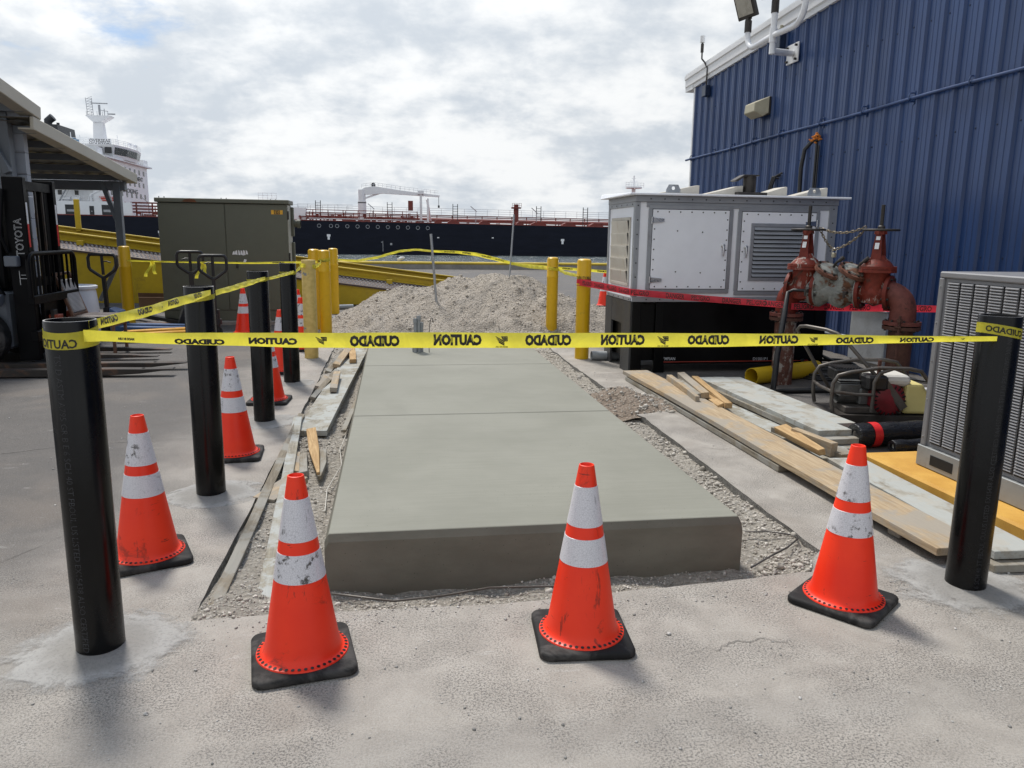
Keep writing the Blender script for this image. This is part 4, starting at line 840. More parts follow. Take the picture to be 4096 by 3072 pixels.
# ------------------------------------------------------------------ diesel generator in a white enclosure on a black tank
X0, X1, Y0, Y1 = 2.70, 5.15, 8.55, 9.65
GN = thing('generator', 'white louvred generator enclosure on a black fuel tank base', 'generator', (X0, Y0, 0))
b = B().box(X0 + .05, X1 - .05, Y0 + .05, Y1 - .05, .14, .80); part('tank', b, M['gen_black'], GN)
b = B()
b.box(X0 + .30, X1 - .02, Y0 + .012, Y0 + .05, .10, .835)
part('tank_skirt', b, M['gen_black'], GN, None, .004)
for x in (X0 + .02, X0 + .30): part('leg', B().prism([(0, 0), (.13, 0), (.09, .83), (0, .83)], 0, .04, Matrix(((1, 0, 0), (0, 0, 1), (0, 1, 0))), (x, Y0 + (.0 if x < X0 + .2 else .004), 0)), M['gen_black'], GN, None, .004)
part('end_panel', B().box(X0 - .004, X0 + .02, Y0 + .02, Y0 + .36, 0, .83), M['gen_dark'], GN); part('end_panel', B().box(X0 - .004, X0 + .02, Y1 - .30, Y1 - .02, 0, .83), M['gen_dark'], GN); part('end_panel', B().box(X0 - .002, X0 + .02, Y0 + .36, Y1 - .30, .55, .83), M['gen_dark'], GN)
part('leg', B().box(X1 - .16, X1 - .02, Y0 + .002, Y0 + .012, 0, .83), M['gen_black'], GN); part('leg', B().box(X1 - .16, X1 - .02, Y1 - .05, Y1 - .01, 0, .83), M['gen_black'], GN); part('leg', B().box(X0 + .021, X0 + .14, Y1 - .05, Y1 - .01, 0, .83), M['gen_black'], GN)
part('stripe', B().box(X0 + .31, X1 - .2, Y0 + .006, Y0 + .011, .123, .130), M['red_line'], GN)
ln = lambda s, cx2, z, w_, h_, y: text_b(s, w_, h_, lambda u, v: (cx2 + u, y, z + v), .004)
part('lettering', ln('OLYMPIAN', 3.155, .165, .215, .036, Y0 + .008), M['lettering'], GN); part('lettering', ln('D1001P1', 4.33, .152, .185, .036, Y0 + .008), M['lettering'], GN)
ZB, ZT = .835, 1.955
part('enclosure', B().box(X0 + .008, X1 - .008, Y0 + .008, Y1, ZB, ZT), M['gen_white'], GN)
tr = lambda *a: part('trim', B().box(*a), M['gen_trim'], GN, None, .003)
tr(X0, X1, Y0 - .004, Y0 + .012, ZB - .002, ZB + .055); tr(X0 + .13, X1 - .10, Y0 - .004, Y0 + .010, ZT - .055, ZT)
tr(X0, X0 + .055, Y0 - .005, Y0 + .012, ZB + .055, ZT); tr(X1 - .10, X1 + .001, Y0 - .005, Y0 + .012, ZB + .055, ZT)
tr(X0 - .004, X0 + .012, Y0 + .0, Y0 + .06, ZB + .055, ZT); tr(X0 - .004, X0 + .012, Y1 - .05, Y1, ZB + .055, ZT); tr(X0 - .005, X0 + .012, Y0 + .06, Y1 - .05, ZB, ZB + .045); tr(X0 - .005, X0 + .012, Y0 + .06, Y1 - .05, ZT - .05, ZT)
riv = B()
def rv(x, y, z, ax='y', r=.0085):
    m_ = Matrix(((1, 0, 0), (0, 0, -1), (0, 1, 0))) if ax == 'y' else Matrix(((0, 0, -1), (0, 1, 0), (1, 0, 0)))
    riv.lathe([(r, 0), (r * .9, .004), (.0005, .0055)], 6, (x, y, z), m_)
for k in range(14): rv(X0 + .17 + k * .163, Y0 - .0165, ZT + .035); rv(X0 + .17 + k * .163, Y0 - .005, ZB + .025)
for k in range(7): rv(X0 + .028, Y0 - .006, ZB + .12 + k * .16); rv(X1 - .05, Y0 - .006, ZB + .12 + k * .16)
for k in range(5): rv(X0 - .006, Y0 + .1 + k * .21, ZT - .025, 'x'); rv(X0 - .006, Y0 + .1 + k * .21, ZB + .02, 'x')
# doors
def door(x0, x1, z0, z1, hinge_left, louvre):
    yf = Y0 - .004
    for a in ((x0 - .045, x1 + .045, z1 + .006, z1 + .05), (x0 - .045, x1 + .045, z0 - .05, z0 - .006), (x0 - .05, x0 - .006, z0 - .006, z1 + .006), (x1 + .006, x1 + .05, z0 - .006, z1 + .006)): part('door_frame', B().box(a[0], a[1], yf - .008, yf + .006, a[2], a[3]), M['gen_trim'], GN, None, .003)
    part('door_gap', B().box(x0 - .006, x1 + .006, yf - .0005, yf + .006, z0 - .006, z1 + .006), M['dark_gap'], GN)
    dr = part('door', B().box(x0, x1, yf - .012, yf + .004, z0, z1), M['gen_white'], GN, None, .003)
    for k in range(7):
        t_ = (k + .2) / 6.4; rv(x0 + .025 + t_ * (x1 - x0 - .05), yf - .0125, z1 - .025); rv(x0 + .025 + t_ * (x1 - x0 - .05), yf - .0125, z0 + .025)
        rv(x0 + .022, yf - .0125, z0 + .08 + t_ * (z1 - z0 - .16)); rv(x1 - .022, yf - .0125, z0 + .08 + t_ * (z1 - z0 - .16))
    hx = x0 if hinge_left else x1; sg = 1 if hinge_left else -1
    for hz in (z0 + .10, z1 - .12):
        hb = B().prism([(0, -.03), (0, .03), (.13, .018), (.13, -.018)], 0, .012, Matrix(((sg, 0, 0), (0, 0, -1), (0, 1, 0))), (hx, yf - .0125, hz)); hb.cyl((hx - sg * .012, yf - .018, hz - .04), (hx - sg * .012, yf - .018, hz + .04), .013, 10)
        part('hinge', hb, M['chrome'], dr, 40)
    kx = (x1 - .06) if hinge_left else (x0 + .06); kz = (z0 + z1) / 2 + .02
    kb_ = B().lathe([(.024, 0), (.024, .012), (.012, .02), (.001, .02)], 14, (kx, yf - .012, kz + .03), Matrix(((1, 0, 0), (0, 0, -1), (0, 1, 0)))); kb_.tube([(kx, yf - .035, kz + .03), (kx, yf - .042, kz), (kx, yf - .04, kz - .09)], [.013, .015, .008], 8)
    part('handle', kb_, M['chrome'], dr, 50)
    if louvre:
        lx0, lx1, lz0, lz1 = louvre; fr = .04
        for a in ((lx0, lx1, lz1 - fr, lz1), (lx0, lx1, lz0, lz0 + fr), (lx0, lx0 + fr, lz0 + fr, lz1 - fr), (lx1 - fr, lx1, lz0 + fr, lz1 - fr)): part('louvre_frame', B().box(a[0], a[1], yf - .024, yf - .0122, a[2], a[3]), M['gen_trim'], dr, None, .003)
        part('louvre_back', B().box(lx0 + fr, lx1 - fr, yf - .0150, yf - .0122, lz0 + fr, lz1 - fr), M['dark_gap'], dr)
        ns = 12; ph = (lz1 - lz0 - 2 * fr) / ns
        me_ = mesh('slat', B().add([(lx0 + fr - X0, yf - .0155 - Y0, ph * .98), (lx1 - fr - X0, yf - .0155 - Y0, ph * .98), (lx1 - fr - X0, yf - .034 - Y0, ph * .32), (lx0 + fr - X0, yf - .034 - Y0, ph * .32), (lx1 - fr - X0, yf - .036 - Y0, ph * .22), (lx0 + fr - X0, yf - .036 - Y0, ph * .22), (lx1 - fr - X0, yf - .018 - Y0, ph * .8), (lx0 + fr - X0, yf - .018 - Y0, ph * .8)], [(0, 3, 2, 1), (3, 5, 4, 2), (5, 7, 6, 4)])); me_.materials.append(M['gen_trim'])
        for k in range(ns): o = inst('slat', me_, dr, (0, 0, lz0 + fr + k * ph), world=False)
    return dr
door(2.905, 3.815, .985, 1.875, True, None); door(3.975, 4.885, .965, 1.865, False, (4.085, 4.765, 1.08, 1.74))
for x, z in ((3.2, 1.64), (3.5, 1.63), (3.2, 1.18), (3.5, 1.17)): rv(x, Y0 - .0165, z)
# end louvres
yl0, yl1 = Y0 + .17, Y1 - .17
for a in ((yl0, yl1, 1.755, 1.79), (yl0, yl1, 1.0, 1.035), (yl0, yl0 + .04, 1.035, 1.755), (yl1 - .04, yl1, 1.035, 1.755)): part('louvre_frame', B().box(X0 - .008, X0 + .009, *a), M['gen_louver'], GN, None, .003)
me_ = mesh('end_slat', B().add([(-.006, .04, 0), (-.006, yl1 - yl0 - .04, 0), (.004, yl1 - yl0 - .04, .142), (.004, .04, .142), (-.024, .04, .142), (-.024, yl1 - yl0 - .04, .142), (-.024, .04, .130), (-.024, yl1 - yl0 - .04, .130)], [(0, 1, 7, 6), (6, 7, 5, 4), (4, 5, 2, 3)])); me_.materials.append(M['gen_louver'])
for k in range(5): inst('end_slat', me_, GN, (X0, yl0, 1.035 + k * .144), (0, 0, 0))
part('rivets', riv, M['rivet'], GN, None, kind='stuff')
# roof: sloping lid with lip, ribs, lifting eyes and exhaust
part('roof_fascia', B().box(X0 - .006, X1 + .006, Y0 - .016, Y1 + .01, ZT + .001, 2.026), M['gen_trim'], GN, None, .004)
rf = part('roof', B().add([(X0 - .09, Y0 - .08, 2.027), (X1 + .12, Y0 - .08, 2.027), (X1 + .12, Y1 + .12, 2.027), (X0 - .09, Y1 + .12, 2.027), (X0 - .09, Y0 - .08, 2.050), (X1 + .12, Y0 - .08, 2.050), (X1 + .10, Y1 + .12, 2.085), (X0 - .07, Y1 + .12, 2.085)], [(3, 2, 1, 0), (0, 1, 5, 4), (1, 2, 6, 5), (2, 3, 7, 6), (3, 0, 4, 7), (4, 5, 6, 7)]), M['gen_white'], GN, None, .004)
for x0, x1, yy in ((3.05, 3.60, 8.95), (3.62, 4.10, 8.85), (4.28, 4.66, 8.85), (4.72, 5.18, 8.85)):
    part('roof_hood', B().prism([(x0, 2.066), (x1, 2.066), (x1, 2.175), (x1 - .02, 2.178)], 0, .30, Matrix(((1, 0, 0), (0, 0, 1), (0, 1, 0))), (0, yy, 0)), M['gen_louver'], rf, None, .003)
for x in (3.15, 4.87):
    b = B(); pts = [(x - .085, 2.064), (x + .085, 2.064), (x + .085, 2.10), (x + .055, 2.155), (x - .055, 2.155), (x - .085, 2.10)]
    ring = [(x + .022 * math.cos(R(60 * q)), 2.115 + .022 * math.sin(R(60 * q))) for q in range(6)]
    outp = [pts[2], pts[3], pts[4], pts[5], pts[0], pts[1]]
    for yy in (8.60, 8.606): b.v += [(p[0], yy, p[1]) for p in outp] + [(p[0], yy, p[1]) for p in ring]
    rgi = [0, 1, 2, 3, 4, 5]
    for q in range(6): b.f += [(q, (q + 1) % 6, 6 + (q + 1) % 6, 6 + q), (12 + q, 18 + q, 18 + (q + 1) % 6, 12 + (q + 1) % 6), (q, 12 + q, 12 + (q + 1) % 6, (q + 1) % 6)]
    part('lifting_eye', b, M['galv'], rf)
ex = part('exhaust', B().box(4.0, 4.36, 8.75, 9.05, 2.066, 2.10).cyl((4.20, 8.9, 2.09), (4.20, 8.9, 2.29), .075, 20), M['dark_metal'], rf, 40)
part('rain_cap', B().prism([(3.98, 2.235), (4.10, 2.305), (4.29, 2.305), (4.29, 2.29), (4.11, 2.285), (4.02, 2.225)], 0, .15, Matrix(((1, 0, 0), (0, 0, 1), (0, 1, 0))), (0, 8.825, 0)), M['dark_metal'], ex, None, .004)
single('pvc_conduit', B().lathe([(.058, 0), (.058, .6), (.05, .6), (.05, 0), (.058, 0)], 20, (2.50, 9.52, .06), Matrix.Rotation(R(90), 4, 'Y')), M['grey_pvc'], 'short grey pipe lying on its side at the generator leg', 'pipe', (2.5, 9.52, 0), None, 40)
# ------------------------------------------------------------------ backflow preventer: red gate valves and grey check valves
A0 = Vector((4.21, 7.80, 1.05)); A1 = Vector((4.95, 6.90, 1.05)); D = (A1 - A0).normalized(); Ls = (A1 - A0).length; N_ = Vector((-D.y, D.x, 0)); UP = Vector((0, 0, 1))
def mz(axis, ref=None):
    z = Vector(axis).normalized(); r_ = Vector(ref) if ref else (UP if abs(z.z) < .9 else D)
    x = r_.cross(z).normalized() if abs(r_.dot(z)) < .999 else N_; y = z.cross(x); return Matrix((x, y, z)).transposed()
P3 = lambda s_, n_=0, u=0: A0 + D * s_ + N_ * n_ + UP * u
BF = thing('backflow_preventer', 'rusty red backflow preventer with two gate valves and grey check valves', 'valve assembly', (A1.x, A1.y, 0))
def flange(p, ax, r, th, m, n_=8, parent=BF):
    o = part('flange', B().lathe([(.02, -th / 2), (r, -th / 2), (r, th / 2), (.02, th / 2)], 36, p, mz(ax)), M[m], parent, 40)
    bb = B(); mm = mz(ax)
    for k in range(n_):
        a = 2 * math.pi * (k + .5) / n_; q = Vector(p) + mm @ Vector((r * .83 * math.cos(a), r * .83 * math.sin(a), 0)); ax_ = Vector(ax).normalized(); bb.cyl(q - ax_ * (th / 2 + .018), q + ax_ * (th / 2 + .018), .013, 6)
    part('bolts', bb, M['dark_metal'], o, None, kind='stuff'); return o
RP = .112
def riser(p, mats, peel_z):
    part('riser', B().cyl((p.x, p.y, -.02), (p.x, p.y, .70), RP, 32), M[mats], BF, 40)
    flange((p.x, p.y, .72), UP, .175, .034, 'riser_brown'); flange((p.x, p.y, .765), UP, .175, .034, 'elbow_red')
riser(A1, 'riser_brown', 0); riser(A0, 'riser_peel', 0)
def elbow(base, dirn, m):
    pts = [base + UP * (.78 - 1.05)]
    for k in range(9):
        a = R(90 * k / 8); c = base + dirn * .17 + UP * (-.17); pts.append(c - dirn * (.17 * math.cos(a)) + UP * (.17 * math.sin(a)))
    return part('elbow', B().tube(pts, RP + .008, 32), M[m], BF, 40)
elbow(A1, -D, 'elbow_red'); elbow(A0, D, 'valve_red')
def gate(sc_, lab):
    for s_ in (sc_ - .135, sc_ + .135): flange(P3(s_), D, .175, .034, 'valve_red')
    part('valve_body', B().lathe([(.108, -.125), (.115, -.06), (.14, 0), (.115, .06), (.108, .125)], 32, P3(sc_), mz(D)).lathe([(.125, -.12), (.13, .0), (.125, .17), (.135, .185)], 28, P3(sc_, 0, .02), mz(UP)), M['valve_peel'], BF, 50)
    b = B(); hexr = []
    for zz, rr_ in ((.20, .185), (.228, .185), (.232, .183), (.26, .183)): hexr.append((rr_, zz))
    part('bonnet_flange', B().lathe([(.02, .20)] + hexr[:2] + [(.17, .23), (.17, .234)] + hexr[2:] + [(.05, .262)], 12, P3(sc_), mz(UP)), M['valve_peel'], BF, 30)
    part('bonnet', B().lathe([(.15, .262), (.12, .30), (.072, .345), (.055, .37)], 20, P3(sc_), mz(UP)), M['valve_peel'], BF, 40)
    for sg in (-1, 1):
        part('yoke_arm', B().add([P3(sc_, n2, u2) + D * d2 for u2, w_, in_ in ((.32, .085, .05), (.45, .072, .036), (.575, .05, .012)) for n2, d2 in ((sg * w_, -.05 + (u2 - .32) * .08), (sg * w_, .05 - (u2 - .32) * .08), (sg * in_, .045 - (u2 - .32) * .08), (sg * in_, -.045 + (u2 - .32) * .08))], [(0, 1, 5, 4), (1, 2, 6, 5), (2, 3, 7, 6), (3, 0, 4, 7), (4, 5, 9, 8), (5, 6, 10, 9), (6, 7, 11, 10), (7, 4, 8, 11), (8, 9, 10, 11), (3, 2, 1, 0)]), M['valve_red'], BF)
    part('yoke_head', B().lathe([(.001, .572), (.062, .572), (.058, .605), (.03, .605)], 8, P3(sc_), mz(UP)), M['valve_red'], BF)
    st_prof = [(.018, .34)]
    for k in range(24): st_prof += [(.0165, .60 + k * .0105), (.0195, .605 + k * .0105)]
    st_prof += [(.017, .858), (.001, .86)]
    part('stem', B().lathe(st_prof, 12, P3(sc_), mz(UP)), M['dark_metal'], BF, 60)
    wb = B().tube([P3(sc_, .165 * math.sin(a), .615) + D * (.165 * math.cos(a)) for a in [2 * math.pi * k / 28 for k in range(28)]], .0105, 8, closed=True)
    for k in range(5): a = 2 * math.pi * k / 5; wb.cyl(P3(sc_, .02 * math.sin(a), .615) + D * (.02 * math.cos(a)), P3(sc_, .16 * math.sin(a), .615) + D * (.16 * math.cos(a)), .009, 8)
    wb.lathe([(.035, .605), (.035, .65), (.022, .66)], 12, P3(sc_), mz(UP)); part('handwheel', wb, M['dark_metal'], BF, 50)
    for u2, h_ in ((.46, .06), (.535, .035)): part('sticker', B().add([P3(sc_, -.081 + (u2 - .46) * .24 + dz_ * .24, u2 + dz_) + D * dd for dz_, dd in ((-h_ / 2, -.02), (-h_ / 2, .02), (h_ / 2, .02), (h_ / 2, -.02))], [(0, 1, 2, 3)]), M['paper'], BF)
gate(.165, 'b'); gate(.885, 'f')
ax = (D * .46 - N_ * .22 + UP * .85).normalized()
for s_ in (.36, .60):
    part('check_body', B().lathe([(.118, -.13), (.128, -.08), (.135, 0), (.128, .08), (.118, .13)], 32, P3(s_), mz(D)).lathe([(.10, -.15), (.135, -.09), (.132, .06), (.115, .22)], 32, P3(s_ - .03), mz(ax)), M['check_grey'], BF, 50)
    c = P3(s_ - .03) + ax * .235; flange(c, ax, .155, .036, 'check_rust', 8); o = part('cap', B().lathe([(.112, .018), (.108, .03), (.06, .048), (.001, .055)], 28, c, mz(ax)), M['check_grey'], BF, 40)
    q = c + ax * .045 + D * .03 + N_ * -.03; part('test_cock', B().tube([q, q + ax * .05, q + ax * .05 + D * .04 + UP * .03], .014, 8).cyl(q + ax * .05 + D * .03 + UP * .02, q + ax * .05 + D * .075 + UP * .06, .02, 10), M['dark_metal'], o, 40)
    part('boss', B().mbox(P3(s_ - .03, -.14, -.02), (.05, .018, .03), mz(N_)), M['check_grey'], BF, None, .004)
flange(P3(.315), D, .172, .026, 'check_grey'); flange(P3(.735), D, .172, .026, 'check_grey')
for s_, side_ in ((.66, -1), (.27, -1)):
    q = P3(s_, -.12, -.01); part('test_cock', B().cyl(q, q - N_ * .10, .013, 8).mbox(q - N_ * .07, (.035, .035, .05), mz(N_)).tube([q - N_ * .1, q - N_ * .1 - UP * .05], .011, 8).beam(q - N_ * .06 + UP * .03 - D * .03, q - N_ * .06 + UP * .03 + D * .04, .012, .006), M['dark_metal'], BF, 40)
q = P3(.22, -.14, -.01); part('drain_hose', B().tube([q + D * .02, q - D * .1 - N_ * .02, q - D * .15 - N_ * .04 - UP * .03, Vector((4.0, 7.45, .8)), Vector((3.92, 7.38, .4)), Vector((3.86, 7.30, .03)), Vector((4.0, 7.26, .028)), Vector((4.45, 7.26, .028)), Vector((5.1, 7.1, .028)), Vector((5.8, 6.9, .028))], [.016, .016, .02, .030, .030, .030, .028, .028, .028, .028], 12), M['black_rubber'], BF, 60)
for p, rz in ((A1, 1), (A0, 1)):
    for sg in (-1, 1):
        q = p + N_ * (sg * .19) + D * (.03); part('tie_rod', B().cyl((q.x, q.y, 0), (q.x, q.y, .85), .013, 8).cyl((q.x, q.y, .79), (q.x, q.y, .82), .028, 6).cyl((q.x, q.y, .66), (q.x, q.y, .69), .028, 6).beam((p.x + N_.x * sg * .15, p.y + N_.y * sg * .15, .742), (q.x + N_.x * sg * .03, q.y + N_.y * sg * .03, .742), .05, .014), M['riser_brown'], BF, 40)
# chain between the handwheels
lk = mesh('link', B().tube([(.013 * math.cos(a) + (.009 if math.cos(a) > 0 else -.009), .011 * math.sin(a), 0) for a in [2 * math.pi * (k + .5) / 10 for k in range(10)]], .0042, 6, closed=True), 60); lk.materials.append(M['chain'])
w0 = P3(.165 + .12, .03, .63); w1 = P3(.885 - .15, -.02, .64); pl = P3(.47, -.06, .415)
CH = thing('chain', 'galvanised chain looped between the two valve handwheels', 'chain', tuple(w0))
def run(pts_):
    L_ = [0.0]
    for a, c in zip(pts_, pts_[1:]): L_.append(L_[-1] + (c - a).length)
    k = 0; u = 0
    while u < L_[-1]:
        i = max(j for j in range(len(L_)) if L_[j] <= u + 1e-9); i = min(i, len(pts_) - 2); t_ = (u - L_[i]) / (L_[i + 1] - L_[i]); p = pts_[i].lerp(pts_[i + 1], t_); d_ = (pts_[i + 1] - pts_[i]).normalized()
        o = inst('link', lk, CH, p); q = d_.to_track_quat('X', 'Z'); m_ = q.to_matrix().to_4x4() @ Matrix.Rotation(R(90) * (k % 2) + .5, 4, 'X'); o.rotation_euler = m_.to_euler(); u += .031; k += 1
sag = lambda a, c, s_: [a.lerp(c, t / 14) - UP * (s_ * 4 * (t / 14) * (1 - t / 14)) for t in range(15)]
run(sag(w0, w1, .05)); run(sag(w0 - UP * .03, pl, .03)); run(sag(pl, w1 - UP * .03, .03))
PL = thing('padlock', 'rusty padlock hanging from the valve chain', 'padlock', tuple(pl - UP * .05)); part('body', B().mbox(pl - UP * .055, (.065, .032, .05), mz(UP)), M['tan'], PL, None, .006); part('shackle', B().tube([pl + D * .02 - UP * .035, pl + D * .02, pl + D * .01 + UP * .012, pl - D * .01 + UP * .012, pl - D * .02, pl - D * .02 - UP * .035], .006, 8), M['chrome'], PL, 60)
# ------------------------------------------------------------------ condensing unit on the yellow pad
single('equipment_pad', B().box(3.235, 5.0, 2.6, 4.78, -.02, .10), M['yellow_pad'], 'ochre yellow painted concrete pad under the air conditioner', 'pad', (3.235, 2.6, 0), None, None, .014)
AX, AY0, AY1 = 3.44, 3.05, 4.47
AC = thing('air_conditioner', 'large grey louvred air conditioning condenser on the yellow pad', 'air conditioner', (AX, AY0, .1))
part('base_rail', B().box(AX - .015, AX + .03, AY0, AY1 + .01, .104, .24), M['ac_base'], AC, None, .004); part('base_rail', B().box(AX + .04, AX + 1.0, AY1 - .03, AY1 + .01, .104, .24), M['ac_base'], AC, None, .004); part('base_rail', B().box(AX + .97, AX + 1.015, AY0, AY1 - .04, .104, .24), M['ac_base'], AC, None, .004)
for y0, y1 in ((4.14, 4.345), (3.30, 3.50)): part('fork_slot', B().box(AX - .0175, AX + .02, y0, y1, .135, .20), M['dark_gap'], AC)
part('cabinet', B().box(AX + .01, AX + .99, AY0 + .01, AY1 - .01, .24, 1.335), M['ac_grey'], AC, None, .004)
part('lid', B().box(AX - .006, AX + 1.0, AY0, AY1, 1.335, 1.375), M['ac_grey'], AC, None, .008); part('fan_guard', B().lathe([(.30, 0), (.30, .03), (.28, .035), (.02, .03)], 32, (AX + .5, 3.9, 1.375)), M['dark_metal'], AC, 40)
part('corner_post', B().box(AX - .006, AX + .02, AY1 - .045, AY1, .24, 1.335), M['ac_grey'], AC, None, .006)
ncol, pitch, fz = 11, .1165, .0170
fin = B().add([(0, 0, 0), (0, .093, 0), (-.011, .093, -.004), (-.011, 0, -.004), (-.012, .093, -.0075), (-.012, 0, -.0075), (-.002, .093, -.0135), (-.002, 0, -.0135)], [(0, 3, 2, 1), (3, 5, 4, 2), (5, 7, 6, 4), (0, 7, 5, 3), (1, 2, 4, 6)])
fin_me = mesh('fin', fin); fin_me.materials.append(M['ac_fin']); rest = B(); nf = 0
pan = B()
for c in range(ncol):
    yc = 4.385 - c * pitch - .093
    pan.box(AX + .0045, AX + .0095, yc - .004, yc + .097, .268, 1.312)
    for k in range(61):
        z = 1.31 - k * fz
        if c < 5 and nf < 300: inst('fin', fin_me, AC, (AX + .005, yc, z)); nf += 1
        else: rest.add([(AX + .005 + p[0], yc + p[1], z + p[2]) for p in fin.v], fin.f)
part('fins', rest, M['ac_fin'], AC, kind='stuff'); part('louvre_panel', pan, M['rubber'], AC, kind='stuff')
sb = B()
for z in (.30, .55, .8, 1.05, 1.28): sb.lathe([(.006, 0), (.005, .003), (.0005, .004)], 6, (AX - .0065, AY1 - .022, z), Matrix(((0, 0, -1), (0, 1, 0), (1, 0, 0))))
part('screws', sb, M['chrome'], AC, kind='stuff')
# ------------------------------------------------------------------ yellow pipe, film rolls, hoses, electrical cabinet
dv = Vector((1.0, .45, 0)).normalized()
single('yellow_pipe', B().lathe([(.092, 0), (.092, 1.12), (.086, 1.12), (.086, 0), (.092, 0)], 36, (3.83, 7.74, .092), mz(dv)), M['yellow_pvc'], 'short open yellow plastic pipe lying before the generator', 'pipe', (3.83, 7.74, 0), None, 40)
for (x, y, z, r_, L_), lab in (((3.46, 5.24, .096, .090, .98), 'thick roll of black plastic film with a red tape band'), ((3.66, 5.06, .052, .048, .8), 'thin roll of black plastic film in front of the taped roll')):
    t = thing('film_roll', lab, 'roll', (x, y, 0), 0, 'rolls of black plastic film'); dr_ = Vector((1, .08, 0)).normalized(); mm = mz(dr_)
    prof = [(r_ * .44, .05), (r_ * .44, 0), (r_ * .6, -.002), (r_ - .004, 0), (r_, .01)] + [(r_ + .004 * math.sin(k * 2.1), .01 + (L_ - .02) * k / 12) for k in range(13)] + [(r_ - .004, L_), (r_ * .44, L_), (r_ * .44, L_ - .05)]
    part('film', B().lathe(prof, 36, (x, y, z), mm), M['roll_black'], t, 50); part('core', B().lathe([(r_ * .44, .02), (r_ * .38, .02), (r_ * .38, .3)], 24, (x, y, z), mm), M['grey_plastic'], t, 40)
    if z > .08: part('red_band', B().lathe([(r_ + .0055, .12), (r_ + .006, .15), (r_ + .0055, .19)], 36, (x, y, z), mm), M['red_tape'], t, 50)
t = thing('hose_coil', 'black hoses coiled on the ground beside the blue wall', 'hose', (5.0, 8.6, 0))
for k in range(6):
    a0 = k * .7; rx, ry = .55 - .05 * k, .62 - .06 * k
    part('hose', B().tube([(5.05 + .03 * math.sin(k * 3) + rx * math.cos(a), 8.35 + .05 * math.cos(k * 2) + ry * math.sin(a), .02 + .022 * k + .012 * math.sin(3 * a)) for a in [a0 + 2 * math.pi * i / 40 for i in range(38)]], .014, 8), M['black_rubber'], t, 60)
for k in range(3): part('hose', B().tube([(5.0 - .1 * k, 9.0, .5 + .05 * k), (5.12, 8.75 - .05 * k, .2), (5.3, 8.3 - .1 * k, .06), (5.6 + .1 * k, 7.9, .03), (5.95, 7.6 - .1 * k, .02)], .013, 8), M['black_rubber'], t, 60)
EC = thing('electrical_cabinet', 'galvanised steel cabinet standing against the blue wall behind the red valves', 'cabinet', (6.08, 8.8, 0)); part('box', B().box(5.93, 6.10, 8.55, 9.30, .04, .70), M['galv'], EC, None, .006); part('lid', B().box(5.90, 6.10, 8.53, 9.32, .70, .715), M['galv'], EC, None, .003); part('foot', B().box(5.95, 6.1, 8.58, 9.27, 0, .04), M['kerb_conc'], EC)
single('drink_can', B().lathe([(.001, 0), (.028, 0), (.032, .006), (.032, .115), (.027, .122), (.001, .121)], 18, (5.45, 7.12, .033), mz(Vector((1, -.2, 0)))), M['paper'], 'crushed white can lying by the black drain hose', 'can', (5.45, 7.12, 0), None, 40)
# ------------------------------------------------------------------ plate compactor
PC = thing('plate_compactor', 'petrol plate compactor with tubular frame, red engine and yellow water tank', 'compactor', (4.15, 6.1, 0), R(-12))
pl_ = lambda n_, b_, m_, **k: part(n_, b_, M[m_], PC, local=True, **k)
pl_('base_plate', B().add([(-.36, -.25, .06), (.36, -.25, .06), (.36, .25, .06), (-.36, .25, .06), (-.28, -.25, 0), (.28, -.25, 0), (.28, .25, 0), (-.28, .25, 0), (-.42, -.25, .09), (.42, -.25, .09), (.42, .25, .09), (-.42, .25, .09)], [(4, 7, 6, 5), (4, 5, 1, 0), (5, 6, 2, 1), (6, 7, 3, 2), (7, 4, 0, 3), (0, 1, 9, 8), (1, 2, 10, 9), (2, 3, 11, 10), (3, 0, 8, 11), (8, 9, 10, 11)]), 'dark_metal')
pl_('deck', B().box(-.28, .20, -.19, .19, .09, .15), 'frame_steel', bevel=.008)
pl_('crankcase', B().box(-.14, .10, -.12, .12, .15, .30).lathe([(.075, -.14), (.075, .12)], 18, (-.16, 0, .22), Matrix.Rotation(R(90), 4, 'Y')), 'engine_grey', bevel=.012)
pl_('cylinder_head', B().box(-.30, -.12, -.10, .10, .22, .33).box(-.31, -.13, -.09, .09, .335, .345).box(-.31, -.13, -.09, .09, .355, .365), 'engine_grey', bevel=.006)
mf = pl_('muffler', B().box(-.33, -.10, -.02, .19, .34, .455), 'black_rubber', bevel=.02)
fn_ = B()
for k in range(9): fn_.box(-.325 + k * .025, -.315 + k * .025, -.015, .185, .4555, .463)
part('muffler_ribs', fn_, M['black_rubber'], mf, local=True)
pl_('air_filter', B().box(-.13, .05, -.23, -.05, .30, .43), 'black_rubber', bevel=.02)
tk = pl_('fuel_tank', B().add([(.0, -.16, .33), (.22, -.16, .33), (.22, .16, .33), (.0, .16, .33), (-.03, -.19, .37), (.26, -.19, .37), (.26, .19, .37), (-.03, .19, .37), (-.02, -.17, .43), (.24, -.17, .43), (.24, .17, .43), (-.02, .17, .43)], [(3, 2, 1, 0)] + [(a, (a + 1) % 4, 4 + (a + 1) % 4, 4 + a) for a in range(4)] + [(4 + a, 4 + (a + 1) % 4, 8 + (a + 1) % 4, 8 + a) for a in range(4)] + [(8, 9, 10, 11)]), 'grey_plastic', bevel=.014)
part('cap', B().cyl((.06, .05, .43), (.06, .05, .46), .035, 16), M['grey_plastic'], tk, 40, local=True)
rc = pl_('recoil_starter', B().lathe([(.15, 0), (.15, .05), (.13, .08), (.10, .095), (.001, .10)], 28, (.08, -.12, .215), Matrix(((1, 0, 0), (0, 0, -1), (0, 1, 0)))).box(-.07, .20, -.17, .05, .16, .32), 'engine_red', smooth=40)
gr_ = B()
